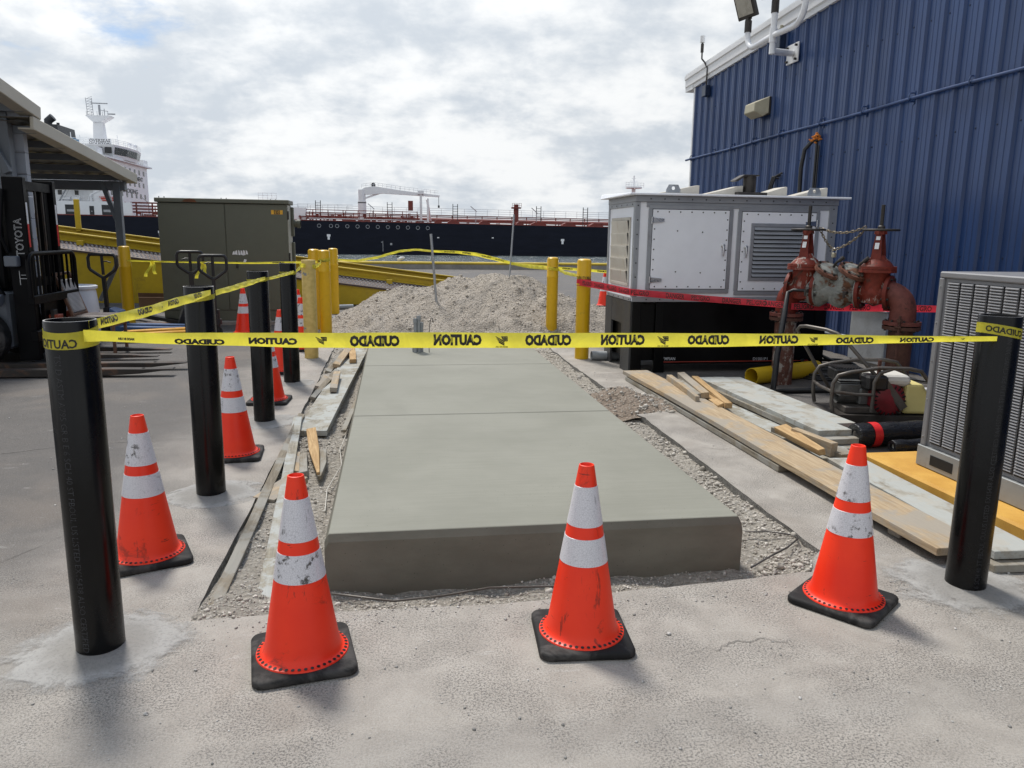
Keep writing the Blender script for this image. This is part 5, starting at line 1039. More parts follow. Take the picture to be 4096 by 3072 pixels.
for k in range(20):
    a = 2 * math.pi * k / 20; gr_.mbox((.08 + .118 * math.cos(a), -.207, .215 + .118 * math.sin(a)), (.012, .01, .035), Matrix.Rotation(-a + R(90), 4, 'Y'))
part('starter_vents', gr_, M['dark_gap'], rc, local=True); part('sticker', B().box(-.055, -.035, -.1725, -.1715, .17, .29), M['paper'], rc, local=True)
pl_('water_tank', B().add([(.20, -.20, .10), (.52, -.20, .10), (.52, .20, .10), (.20, .20, .10), (.22, -.18, .36), (.36, -.18, .36), (.36, .18, .36), (.22, .18, .36)], [(3, 2, 1, 0), (0, 1, 5, 4), (1, 2, 6, 5), (2, 3, 7, 6), (3, 0, 4, 7), (4, 5, 6, 7)]), 'tank_yellow', bevel=.025, seg=2)
arc = lambda y: [(-.40, y, .10), (-.42, y, .20), (-.42, y, .36), (-.38, y, .43), (-.28, y, .46), (-.05, y, .50), (.20, y, .50), (.30, y, .48), (.40, y, .36), (.54, y, .12)]
for y in (-.24, .24): pl_('frame_tube', B().tube(arc(y), .017, 10), 'frame_steel', smooth=60)
pl_('frame_tube', B().tube([(-.42, -.24, .29), (-.44, 0, .29), (-.42, .24, .29)], .014, 10), 'frame_steel', smooth=60)
pl_('frame_tube', B().tube([(-.42, -.24, .29), (-.22, -.25, .27), (-.08, -.25, .27)], .014, 10), 'frame_steel', smooth=60)
pl_('frame_tube', B().tube([(-.08, -.25, .12), (-.08, -.25, .38), (-.04, -.25, .46), (.06, -.24, .495)], .016, 10), 'frame_steel', smooth=60)
# folding handle leaning back to the left
hA, hB = (.16, -.22, .16), (.02, .26, .22); tL, tR = (-.46, -.02, .84), (-.50, .42, .84)
hd = pl_('handle', B().tube([(.18, -.22, .14), (-.02, -.17, .40), (-.23, -.03, .66), (-.28, .00, .72), (-.32, .05, .755), (-.38, .14, .775), (-.50, .32, .785), (-.54, .38, .775), (-.555, .41, .74), (-.52, .42, .68), (-.38, .44, .46), (-.19, .47, .18)], .017, 10), 'frame_steel', smooth=60)
pl_('handle_plate', B().beam((-.02, -.19, .44), (.20, -.235, .16), .012, .05), 'frame_steel'); pl_('handle_stop', B().beam((-.02, -.17, .42), (-.02, -.17, .56), .022, .03), 'riser_brown')
# ------------------------------------------------------------------ blue metal building
BX = 6.15; ztop = lambda y: 4.66 + (15.8 - y) * .047
BL = thing('blue_building', 'blue ribbed metal warehouse wall with white rake trim', 'building', (BX, 15.8, 0))
prof = []
def panel(y0):
    pts = []; p_ = .3048
    for k in range(3):
        o = k * p_
        pts += [(o + .0, 0), (o + .018, -.032), (o + .045, -.032), (o + .063, 0), (o + .135, 0), (o + .140, -.005), (o + .152, -.005), (o + .157, 0), (o + .215, 0), (o + .220, -.005), (o + .232, -.005), (o + .237, 0)]
    pts.append((3 * p_ - .001, 0)); b_ = B()
    lap = .0035 * (round(y0 * 7) % 2); pts = [(-.03, .002)] + pts
    for (yy, xx) in pts: y = y0 - yy; b_.v += [(BX + xx - lap, y, -.02), (BX + xx - lap, y, ztop(y) - .02)]
    m_ = len(pts); b_.f = [(2 * i, 2 * i + 1, 2 * i + 3, 2 * i + 2) for i in range(m_ - 1)]; b_.f = [tuple(reversed(q)) for q in b_.f]
    return b_
scr = B()
for k in range(19):
    y0 = 15.74 - k * .9144; part('wall_panel', panel(y0), M['wall_blue'], BL)
    for zz in (1.4, 2.75, 4.05):
        for q in range(3): scr.lathe([(.013, 0), (.011, .008), (.001, .010)], 6, (BX - .0005, y0 - .10 - q * .3048, zz), Matrix(((0, 0, -1), (0, 1, 0), (1, 0, 0))))
part('screws', scr, M['blue_box'], BL, kind='stuff')
YN = 15.74 - 19 * .9144
part('corner_trim', B().box(BX - .035, BX + .10, 15.742, 15.80, -.02, ztop(15.8)), M['trim_white'], BL, None, .004)
b = B().add([(BX + .01, 15.79, -.02), (22, 15.79, -.02), (22, 15.79, 4.7), (BX + .01, 15.79, 4.64), (22, YN, -.02), (22, YN, 5.5), (BX + .01, YN, 5.4), (BX + .01, YN, -.02)], [(0, 1, 2, 3), (1, 4, 5, 2), (4, 7, 6, 5)]); part('wall', b, M['wall_blue'], BL)
prf = [(.02, -.22), (-.05, -.22), (-.05, -.15), (-.075, -.13), (-.075, .0), (-.095, .02), (-.095, .09), (-.075, .10), (-.075, .125), (.02, .125)]
b = B()
for y in (16.2, YN): b.v += [(BX + dx_, y, ztop(y) + .13 + dz_) for dx_, dz_ in prf]
m_ = len(prf); b.f = [(i, i + 1, m_ + i + 1, m_ + i) for i in range(m_ - 1)] + [tuple(range(m_)), tuple(range(2 * m_ - 1, m_ - 1, -1))]
rk = part('rake_trim', b, M['trim_white'], BL)
b = B().add([(BX - .07, 16.22, ztop(16.2) + .24), (22, 16.22, ztop(16.2) + .24), (22, YN, ztop(YN) + .24), (BX - .07, YN, ztop(YN) + .24)], [(0, 1, 2, 3)]); part('roof', b, M['trim_white'], BL)
part('eave_trim', B().box(BX - .06, 22, 15.81, 16.22, ztop(16.2) - .09, ztop(16.2) + .235), M['trim_white'], BL)
cd = part('wall_conduit', B().tube([(BX - .05, y, 3.16 + (15.9 - y) * .008 + .006 * math.sin(y * 1.7)) for y in [16.0 - .25 * k for k in range(60)]], .020, 10), M['wall_blue'], BL, 60)
clm = mesh('conduit_clamp', B().tube([(.03, 0, .07), (-.03, 0, .065), (-.045, 0, .03), (-.045, 0, -.01), (-.02, 0, -.028), (.03, 0, -.03)], .008, 6).box(.02, .045, -.02, .02, -.06, .09)); clm.materials.append(M['wall_blue'])
for y in (15.7, 14.6, 13.75, 12.9, 11.95, 10.76, 9.73, 8.78, 7.80, 6.8, 5.8): inst('conduit_clamp', clm, cd, (BX - .035, y, 3.16 + (15.9 - y) * .008))
# wall-mounted things
t = thing('wall_lamp', 'tan wedge-shaped wall pack lamp on the blue wall', 'lamp', (BX, 12.55, 3.7)); wy0, wy1, wz0, wz1 = 12.36, 12.84, 3.56, 3.84
part('back_box', B().box(BX - .075, BX - .034, wy0, wy1, wz0, wz1), M['dark_metal'], t, None, .006)
part('hood', B().add([(BX - .076, wy0, wz0 + .02), (BX - .076, wy1, wz0 + .02), (BX - .076, wy1, wz1), (BX - .076, wy0, wz1), (BX - .30, wy0 + .05, wz0 + .05), (BX - .30, wy1 - .05, wz0 + .05), (BX - .29, wy1 - .06, wz0 + .19), (BX - .29, wy0 + .06, wz0 + .19), (BX - .15, wy0 + .03, wz0 - .03), (BX - .15, wy1 - .03, wz0 - .03)], [(3, 2, 6, 7), (0, 3, 7, 4), (2, 1, 5, 6), (4, 7, 6, 5), (4, 5, 9, 8), (8, 9, 1, 0), (0, 4, 8), (1, 9, 5)]), M['tan'], t, None, .01)
FL = thing('floodlight_mast', 'white pipe bracket with three dark floodlights on the blue wall', 'floodlight', (BX, 11.78, 4.37)); fx, fy = 5.60, 11.42
pb = part('wall_plate', B().box(BX - .055, BX - .034, 11.58, 11.93, 4.22, 4.5), M['trim_white'], FL, None, .004)
bb = B()
for y in (11.62, 11.89):
    for z in (4.26, 4.46): bb.cyl((BX - .09, y, z), (BX - .054, y, z), .018, 8)
part('bolts', bb, M['dark_metal'], pb, 40, kind='stuff')
part('arm', B().tube([(BX - .05, 11.74, 4.36), (fx, fy, 4.30)], .048, 16), M['white_pipe'], FL, 40); part('post', B().tube([(fx, fy, 4.26), (fx, fy, 4.88)], .045, 16).tube([(fx, fy, 4.42), (fx, fy, 4.62)], .056, 16), M['white_pipe'], FL, 40)
for sg in (-1, 1):
    pts = [(fx, fy, 4.52), (fx, fy + sg * .55, 4.50)]
    for k in range(7): a = R(90 * k / 6); pts.append((fx, fy + sg * (.62 + .26 * math.sin(a)), 4.74 - .24 * math.cos(a)))
    pts.append((fx, fy + sg * .88, 4.80)); part('side_arm', B().tube(pts, .043, 14), M['white_pipe'], FL, 50)
def flood(x, y, z, rz, tilt, lab):
    lt = part('floodlight', B().cyl((x, y, z - .03), (x, y, z + .14), .055, 14).cyl((x - .02, y, z + .13), (x + .02, y, z + .20), .04, 12), M['dark_metal'], FL, 40)
    m_ = Matrix.Rotation(rz, 4, 'Z') @ Matrix.Rotation(tilt, 4, 'X'); c = Vector((x, y, z + .19)) + m_ @ Vector((0, 0, .25))
    part('housing', B().mbox(c, (.42, .075, .52), m_).mbox(c + m_ @ Vector((0, .05, 0)), (.3, .06, .36), m_), M['dark_metal'], lt, None, .012); part('lens', B().mbox(c - m_ @ Vector((0, .042, 0)), (.34, .008, .42), m_), M['lens'], lt, None, .004)
flood(fx, fy + .88, 4.80, R(-75), R(22), ''); flood(fx, fy, 4.86, R(-35), R(48), ''); flood(fx, fy - .88, 4.80, R(-10), R(35), '')
t = thing('antenna', 'small white sensor on a bent stalk above the roof corner', 'antenna', (BX, 15.05, 4.4)); part('box', B().box(BX - .13, BX - .034, 14.95, 15.14, 4.28, 4.48), M['blue_box'], t, None, .006); part('stalk', B().tube([(BX - .08, 15.05, 4.48), (BX - .08, 15.04, 4.8), (BX - .11, 15.12, 4.92), (BX - .14, 15.2, 5.0), (BX - .14, 15.21, 5.2)], .016, 8), M['dark_metal'], t, 60); part('sensor', B().cyl((BX - .14, 15.21, 5.12), (BX - .14, 15.21, 5.28), .03, 12).cyl((BX - .14, 15.21, 5.28), (BX - .14, 15.21, 5.30), .012, 8), M['dark_metal'], t, 40); part('dome', B().cyl((BX - .14, 15.21, 5.30), (BX - .14, 15.21, 5.42), .045, 16), M['trim_white'], t, 40)
t = thing('junction_box', 'dark blue junction box under the roof edge beside the floodlights', 'junction box', (BX, 12.1, 4.6)); part('box', B().box(BX - .14, BX - .034, 12.02, 12.2, 4.5, 4.74), M['blue_box'], t, None, .008); part('nipple', B().cyl((BX - .08, 12.1, 4.74), (BX - .08, 12.1, 4.85), .03, 12), M['tan'], t, 40)
t = thing('wall_cable', 'thick black cable with orange foam where it enters the blue wall', 'cable', (BX, 10.8, 3.0)); part('cable', B().tube([(BX - .02, 10.83, 2.99), (BX - .10, 10.87, 2.97), (BX - .16, 10.95, 2.86), (BX - .17, 11.0, 2.6), (BX - .16, 11.0, 2.2), (BX - .2, 10.98, 1.6), (BX - .3, 10.9, .8)], .030, 12).tube([(BX - .05, 10.82, 2.95), (BX - .05, 10.82, 1.5)], .018, 8).tube([(BX - .05, 10.76, 2.9), (BX - .05, 10.77, 1.5)], .012, 8), M['black_rubber'], t, 60)
pts = rng.normal(0, .035, (26, 3)); o = rocks('foam', np.array([(BX - .05, 10.83, 3.01)]) + pts, np.full(26, .025), M['orange_foam'], parent=t); o.location = -Vector((BX, 10.8, 3.0)); del o['kind']
t = thing('wall_cable', 'small loop of dark cables low on the blue wall above the generator', 'cable', (BX, 11.9, 2.58))
for k in range(3): part('cable', B().tube([(BX - .02, 11.85 + .05 * k, 2.6 - .04 * k), (BX - .09, 11.92 + .05 * k, 2.55), (BX - .10, 12.0 + .05 * k, 2.4), (BX - .09, 12.02 + .05 * k, 1.9)], .016, 8), M['black_rubber'], t, 60)
single('wall_pipe', B().tube([(BX - .06, 9.4, .28), (BX - .06, 10.6, .26)], .02, 10), M['galv'], 'thin conduit low along the base of the blue wall', 'pipe', (BX, 9.4, .2), None, 60)
# ------------------------------------------------------------------ olive utility cabinet
CX0, CX1, CY0, CY1 = -3.86, -1.77, 13.80, 14.36
CB = thing('utility_cabinet', 'tall olive green electrical cabinet with a number 80 label', 'cabinet', (CX0, CY0, 0))
part('plinth', B().box(CX0 - .12, CX1 + .12, CY0 - .12, CY1 + .2, -.02, .06), M['kerb_conc'], CB, None, .01)
part('body', B().box(CX0 + .01, CX1 - .01, CY0 + .012, CY1, .06, 2.03), M['olive'], CB)
part('kick_plate', B().box(CX0, CX1, CY0 + .004, CY0 + .03, .062, .235), M['olive'], CB, None, .003)
part('side_panel', B().box(CX1 - .012, CX1 + .004, CY0 + .03, CY1 - .02, .07, 2.02), M['olive_light'], CB, None, .003)
xm = -2.79
d1 = part('door', B().box(CX0 + .004, xm - .006, CY0 - .006, CY0 + .011, .245, 2.025), M['olive'], CB, None, .004); d2 = part('door', B().box(xm + .006, CX1 - .004, CY0 - .006, CY0 + .011, .245, 2.025), M['olive'], CB, None, .004)
part('lid', B().box(CX0 - .03, CX1 + .03, CY0 - .04, CY1 + .03, 2.035, 2.105), M['olive'], CB, None, .008)
part('rust_stain', B().add([(-3.45, CY0 - .0412, 2.045), (-3.22, CY0 - .0412, 2.04), (-3.25, CY0 - .0412, 2.085), (-3.33, CY0 - .0412, 2.10), (-3.42, CY0 - .0412, 2.08)], [(0, 1, 2, 3, 4)]), M['rust'], CB)
lb = part('number_label', B().box(-2.035, -1.845, CY0 - .009, CY0 - .006, 1.865, 1.935), M['label_amber'], d2)
part('number_field', B().box(-1.985, -1.89, CY0 - .0105, CY0 - .009, 1.868, 1.932), M['ink'], lb) if False else None
for s_, xc in (('8', -1.965), ('0', -1.915)):
    part('digit_plate', B().box(xc - .023, xc + .023, CY0 - .0105, CY0 - .009, 1.869, 1.931), M['ink'], d2); part('digit', text_b(s_, .028, .048, lambda u, v: (xc + u, CY0 - .0115, 1.90 + v), .01), M['label_amber'], d2)
rr = random.Random(3); b = B()
for k in range(6):
    x = -2.70 + k * .042; b.add([(x + rr.uniform(-.01, .02), CY0 - .0085, 1.19 + rr.uniform(-.02, .005)), (x + .04 + rr.uniform(0, .01), CY0 - .0085, 1.185 + rr.uniform(-.01, .01)), (x + .035, CY0 - .0085, 1.235 + rr.uniform(-.01, .025)), (x + .012, CY0 - .0085, 1.25 + rr.uniform(-.02, .02))], [(0, 1, 2, 3)])
b.add([(x, CY0 - .0085, z) for x, z in ((-2.53, 1.06), (-2.49, 1.05), (-2.47, 1.10), (-2.51, 1.11))], [(0, 1, 2, 3)])
part('torn_sticker', b, M['paper'], d2)
part('handle', B().mbox((xm + .16, CY0 - .02, 1.02), (.03, .03, .12)), M['dark_metal'], d2, None, .006)
for z in (.5, 1.15, 1.85): part('hinge', B().cyl((CX1 + .012, CY0 + .0, z - .07), (CX1 + .012, CY0 + .0, z + .07), .014, 8), M['dark_metal'], d2, 40)
for z in (.9, 1.5): part('bracket', B().box(CX1 + .004, CX1 + .05, CY1 - .16, CY1 - .05, z, z + .5), M['olive'], CB, None, .01)
part('bracket', B().cyl((CX1 + .01, CY1 - .1, 1.72), (CX1 + .16, CY1 - .1, 1.72), .06, 12).cyl((CX1 + .10, CY1 - .1, 1.72), (CX1 + .16, CY1 - .1, 1.72), .075, 12), M['olive'], CB, 40)
# ------------------------------------------------------------------ yellow yard ramp
RM = thing('loading_ramp', 'long yellow steel loading ramp sloping down behind the olive cabinet', 'ramp', (-6.0, 17.14, 0))
dk = lambda x: .50 + (-1.2 - x) * .122
RY = 17.14; xa, xb = -9.5, 2.9
part('skirt', B().add([(xa, RY, .10), (xb, RY, .02), (xb, RY, dk(xb)), (xa, RY, dk(xa) - .01), (xa, RY + .02, .10), (xb, RY + .02, .02), (xb, RY + .02, dk(xb)), (xa, RY + .02, dk(xa) - .01)], [(0, 1, 2, 3), (7, 6, 5, 4), (3, 2, 6, 7), (0, 4, 5, 1), (1, 5, 6, 2), (0, 3, 7, 4)]), M['yellow_steel'], RM)
part('edge_angle', B().beam((xa, RY - .01, dk(xa)), (xb, RY - .01, dk(xb)), .05, .035), M['mesh_dark'], RM)
b = B().add([(xa, RY, dk(xa) + .02), (xb, RY, dk(xb) + .02), (xb, RY + .42, dk(xb) + .17), (xa, RY + .42, dk(xa) + .17)], [(0, 1, 2, 3)]); part('grating_bed', b, M['mesh_dark'], RM)
b = B()
for r_ in range(5):
    for k in range(150):
        x = xa + (k + .5 * (r_ % 2)) * .0826; y = RY + .03 + r_ * .085; z = dk(x) + .028 + r_ * .0305
        b.add([(x, y, z), (x + .052, y, z - .006), (x + .052, y + .045, z + .012), (x, y + .045, z + .018), (x + .026, y + .02, z + .03)], [(0, 1, 4), (1, 2, 4), (2, 3, 4), (3, 0, 4)])
part('grating_studs', b, M['mesh_light'], RM, kind='stuff')
b = B().add([(xa, RY + .43, dk(xa) + .05), (xb, RY + .43, dk(xb) + .05), (xb, RY + 2.3, dk(xb) + .05), (xa, RY + 2.3, dk(xa) + .05)], [(0, 1, 2, 3)]); part('deck', b, M['mesh_dark'], RM)
def ibeam(y, z0, h, x0, x1):
    b = B()
    for zc, hh_, ww in ((0, .03, .16), (h - .03, .03, .16)): b.beam((x0, y, dk(x0) + z0 + zc + hh_ / 2), (x1, y, dk(x1) + z0 + zc + hh_ / 2), ww, hh_)
    b.beam((x0, y, dk(x0) + z0 + h / 2), (x1, y, dk(x1) + z0 + h / 2), .02, h - .06); part('side_beam', b, M['yellow_steel'], RM, None, .004)
ibeam(RY + .45, .16, .18, xa, xb - .6); ibeam(RY + 2.2, .18, .20, -7.6, xb - .6); ibeam(RY + .45, -.30, .2, xa, -3)
part('end_post', B().box(-7.19, -7.08, RY + 2.14, RY + 2.20, dk(-7.2) + .3, 2.25), M['yellow_steel'], RM, None, .006)
for x in (-.16, -3.4, -6.5): part('stiffener', B().box(x, x + .13, RY + .25, RY + .34, dk(x) - .1, dk(x) + .2), M['yellow_steel'], RM, None, .004)
for x in (-6.8, -3.0, 0.0): part('stand', B().box(x, x + .15, RY + .25, RY + 2.2, -.01, .1), M['mesh_dark'], RM)
t = thing('grey_conduit', 'straight grey conduit offcut lying by the ramp foot', 'conduit', (-1.1, 16.45, 0)); part('tube', B().tube([(-1.2, 16.42, .05), (-.86, 16.56, .05)], .05, 16), M['grey_pvc'], t, 40)
t = thing('grey_conduit', 'curved grey conduit elbow lying beside the dirt mound', 'conduit', (-1.0, 14.2, 0)); part('tube', B().tube([(-1.10, 13.92, .06), (-.98, 14.05, .06), (-.88, 14.3, .06), (-.84, 14.6, .06), (-.82, 14.95, .06)], .055, 16), M['grey_pvc'], t, 60)
# ------------------------------------------------------------------ open shed with two pitched roofs
SH = thing('open_shed', 'tan-edged corrugated shed roof on grey steel posts at the left edge', 'shed', (-4.83, 15.0, 0))
def pitched(x0, x1, ya, za, yb, zb, nm):
    b = B(); n_ = 40
    sl = lambda y: za + (zb - za) * (y - ya) / (yb - ya)
    for k in range(n_ + 1):
        x = x0 + (x1 - x0) * k / n_; dz_ = .018 if k % 2 else 0
        b.v += [(x, ya, sl(ya) + dz_), (x, yb, sl(yb) + dz_)]
    b.f = [(2 * k, 2 * k + 2, 2 * k + 3, 2 * k + 1) for k in range(n_)]
    part('roof_sheet', b, M['shed_under'], SH)
    b = B().add([(x0, ya, sl(ya) + .05), (x1, ya, sl(ya) + .05), (x1, yb, sl(yb) + .05), (x0, yb, sl(yb) + .05)], [(0, 1, 2, 3)]); part('roof_top', b, M['shed_tan'], SH)
    part('fascia', B().beam((x1 + .03, ya, sl(ya) - .02), (x1 + .03, yb, sl(yb) - .02), .05, .17), M['shed_tan'], SH, None, .008); part('fascia', B().beam((x1 - .06, ya, sl(ya) - .09), (x1 - .06, yb, sl(yb) - .09), .16, .02), M['shed_tan'], SH)
    for k in range(5):
        y = ya + (yb - ya) * (k + .3) / 4.6; part('purlin', B().box(x0, x1 - .02, y - .03, y + .03, sl(y) - .10, sl(y) - .004), M['shed_grey'], SH)
    return sl
pitched(-9.5, -4.62, 11.2, 2.93, 15.25, 2.50, 'low'); pitched(-9.5, -4.62, 6.5, 3.92, 11.45, 3.08, 'high')
part('beam', B().box(-9.5, -4.70, 14.95, 15.08, 2.26, 2.42), M['shed_grey'], SH, None, .006)
part('post', B().box(-4.90, -4.78, 14.92, 15.04, 0, 2.42), M['shed_grey'], SH, None, .006); part('post', B().box(-8.2, -8.08, 14.92, 15.04, 0, 2.42), M['shed_grey'], SH, None, .006)
part('brace', B().beam((-5.08, 14.97, 2.40), (-4.84, 14.97, 1.62), .07, .09, (0, 1, 0)), M['shed_grey'], SH, None, .004); part('brace', B().beam((-4.85, 15.0, 1.15), (-5.30, 15.05, .30), .06, .08, (0, 1, 0)), M['shed_grey'], SH, None, .004)
part('post', B().box(-5.06, -4.92, 11.28, 11.42, 0, 3.05), M['shed_grey'], SH, None, .006); part('brace', B().beam((-5.35, 11.25, 3.25), (-4.95, 11.25, 2.28), .09, .10, (0, 1, 0)), M['shed_grey'], SH, None, .004)
part('header', B().box(-9.5, -4.66, 11.3, 11.44, 2.98, 3.06), M['shed_white'], SH)
zz = 0.0; k = 0
while zz < 2.95:
    part('wall_panel', B().add([(-9.5, 11.50, zz), (-4.83, 11.50, zz), (-4.83, 11.485, zz + .02), (-9.5, 11.485, zz + .02), (-4.83, 11.485, zz + .26), (-9.5, 11.485, zz + .26), (-4.83, 11.50, zz + .28), (-9.5, 11.50, zz + .28), (-4.83, 11.60, zz), (-4.83, 11.60, zz + .28)], [(0, 1, 2, 3), (3, 2, 4, 5), (5, 4, 6, 7), (1, 8, 9, 6, 4, 2)]), M['shed_white'], SH); zz += .285
# ------------------------------------------------------------------ forklift seen from its right side, forks towards the slab
FK = thing('forklift', 'black forklift mast, backrest and forks at the left edge', 'forklift', (-4.3, 10.1, 0))
fk = lambda n_, b_, m_='fork_black', **kw: part(n_, b_, M[m_], FK, **kw)
for y in (9.66, 10.44):
    rl = fk('mast_rail', B().box(-4.34, -4.12, y, y + .085, .05, 2.14).box(-4.24, -4.16, y + .08, y + .12, .1, 2.05), bevel=.006)
    part('reflective_strip', B().box(-4.119, -4.116, y + .02, y + .055, 1.62, 1.86), M['paper'], rl); part('reflective_strip', B().box(-4.119, -4.116, y + .02, y + .055, 1.36, 1.62), M['red_tape'], rl)
fk('cowl', B().box(-4.78, -4.42, 9.74, 10.42, .86, 2.02), bevel=.03); fk('inner_mast', B().box(-4.27, -4.17, 9.80, 9.90, .1, 2.06).box(-4.27, -4.17, 10.30, 10.40, .1, 2.06), bevel=.005); fk('mast_head', B().box(-4.29, -4.14, 9.74, 10.44, 2.0, 2.1)); fk('mast_head', B().box(-4.29, -4.16, 9.74, 10.44, .9, 1.0)); fk('mast_head', B().box(-4.29, -4.16, 9.74, 10.44, .12, .24))
for y in (9.86, 10.36): fk('lift_cylinder', B().cyl((-4.26, y, .1), (-4.26, y, 1.95), .04, 14), smooth=40)
for y in (10.02, 10.2): fk('lift_chain', B().box(-4.17, -4.15, y, y + .03, .3, 2.0), 'fork_steel')
fk('hose', B().tube([(-4.32, 9.62, 2.0), (-4.34, 9.6, 1.8), (-4.38, 9.6, 1.5), (-4.33, 9.62, 1.3)], .02, 8), smooth=60)
part('lettering', text_b('TOYOTA', .42, .085, lambda u, v: (-4.215 - v, 9.6585, 1.47 + u), .01), M['lettering'], FK)
sd = text2d('TOYOTA', -.012); part('lettering_fill', text_b('TOYOTA', .41, .078, lambda u, v: (-4.215 - v, 9.6578, 1.47 + u), -.018), M['fork_black'], FK)
part('emblem', B().box(-4.25, -4.245, 9.656, 9.6585, .93, 1.09).box(-4.17, -4.165, 9.656, 9.6585, .93, 1.09).box(-4.245, -4.17, 9.656, 9.6585, 1.0, 1.005).box(-4.23, -4.18, 9.656, 9.6585, 1.04, 1.045), M['lettering'], FK)
fk('clamp', B().box(-4.36, -4.22, 9.56, 9.655, 1.14, 1.26), 'grey_paint', bevel=.01)
bx_ = -4.045
br = fk('backrest_frame', B().tube([(bx_, 9.42, .80), (bx_, 9.42, 1.20), (bx_, 9.45, 1.26), (bx_, 9.52, 1.29), (bx_, 10.6, 1.29), (bx_, 10.67, 1.26), (bx_, 10.7, 1.20), (bx_, 10.7, .80)], .026, 10), smooth=60)
for k in range(9): part('bar', B().box(bx_ - .012, bx_ + .012, 9.52 + k * .135, 9.535 + k * .135, .80, 1.29), M['fork_black'], br)
fk('carriage_bar', B().box(bx_ - .04, bx_ + .03, 9.42, 10.70, .72, .82), bevel=.006); fk('carriage_bar', B().box(bx_ - .04, bx_ + .03, 9.42, 10.70, .30, .42), bevel=.006); fk('carriage_plate', B().box(-4.12, -4.08, 9.8, 10.4, .3, .8))
part('sticker', B().box(bx_ - .15, bx_ - .149, 9.78, 9.86, .98, 1.10), M['paper'], FK)
for y in (9.95, 10.52):
    fk('fork', B().prism([(-4.06, .62), (-4.02, .62), (-4.01, .085), (-3.2, .07), (-2.89, .048), (-2.89, .038), (-3.3, .03), (-4.02, .03), (-4.06, .06)], 0, .11, Matrix(((1, 0, 0), (0, 0, 1), (0, 1, 0))), (0, y - .055, 0)), 'fork_steel', bevel=.004)
fk('tilt_bracket', B().box(-4.10, -3.98, 9.90, 10.06, .36, .56), 'rust_red', bevel=.008); fk('tilt_bracket', B().box(-4.10, -3.98, 10.42, 10.58, .36, .56), 'rust_red', bevel=.008)
for x, r_ in ((-4.72, .33), (-6.2, .27)):
    for y in (9.44, 10.52):
        wh = fk('wheel', B().lathe([(.10, 0), (r_ * .62, 0), (r_ * .66, .015), (r_ - .03, .0), (r_, .03), (r_, .19), (r_ - .03, .22), (.1, .22)], 36, (x, y + .22, r_), Matrix(((1, 0, 0), (0, 0, -1), (0, 1, 0)))), 'rubber', smooth=40); part('rim', B().lathe([(.001, .19), (r_ * .5, .19), (r_ * .6, .225), (r_ * .62, .20)], 24, (x, y + .22, r_), Matrix(((1, 0, 0), (0, 0, -1), (0, 1, 0)))), M['grey_paint'], wh, 40)
fk('chassis', B().box(-6.6, -4.42, 9.70, 10.48, .18, .85), 'grey_paint', bevel=.03); fk('fender', B().tube([(-5.12, 9.56, .4), (-5.06, 9.56, .62), (-4.9, 9.56, .78), (-4.62, 9.56, .80), (-4.42, 9.56, .76)], .07, 8), 'grey_paint', smooth=60)
fk('counterweight', B().box(-6.95, -6.4, 9.55, 10.62, .25, 1.1), 'fork_black', bevel=.08); fk('dash', B().box(-4.75, -4.45, 9.75, 10.4, .85, 1.25), 'fork_black', bevel=.03); fk('seat', B().box(-5.9, -5.4, 9.85, 10.3, .95, 1.1).box(-6.0, -5.85, 9.85, 10.3, 1.05, 1.6), 'black_rubber', bevel=.04)
for y in (9.68, 10.46): fk('guard_leg', B().tube([(-4.46, y, .8), (-4.72, y, 1.35), (-5.0, y, 2.1), (-6.2, y, 2.12), (-6.5, y, 1.1)], .035, 10), 'fork_black', smooth=60)
for k in range(6): fk('guard_bar', B().beam((-5.05 - k * .22, 9.68, 2.12), (-5.05 - k * .22, 10.46, 2.12), .04, .03), 'fork_black')
# loose fork extensions on the ground
for (y, xt), lab in (((8.80, -2.40), 'steel fork extension lying on the asphalt, nearest of the pair'), ((9.22, -2.36), 'steel fork extension lying on the asphalt, farther of the pair')):
    t = thing('fork_extension', lab, 'fork extension', (-4.6, y, 0), 0, 'loose fork extensions')
    part('blade', B().prism([(-4.75, .012), (-3.2, .012), (-2.75, .035), (xt, .078), (xt - .01, .088), (-2.7, .085), (-3.0, .09), (-4.75, .09)], 0, .13, Matrix(((1, 0, 0), (0, 0, 1), (0, 1, 0))), (0, y - .065, 0)), M['fork_steel'], t, None, .005); part('hole', B().cyl((-2.72, y, .088), (-2.72, y, .0885 + .003), .017, 12), M['dark_gap'], t)
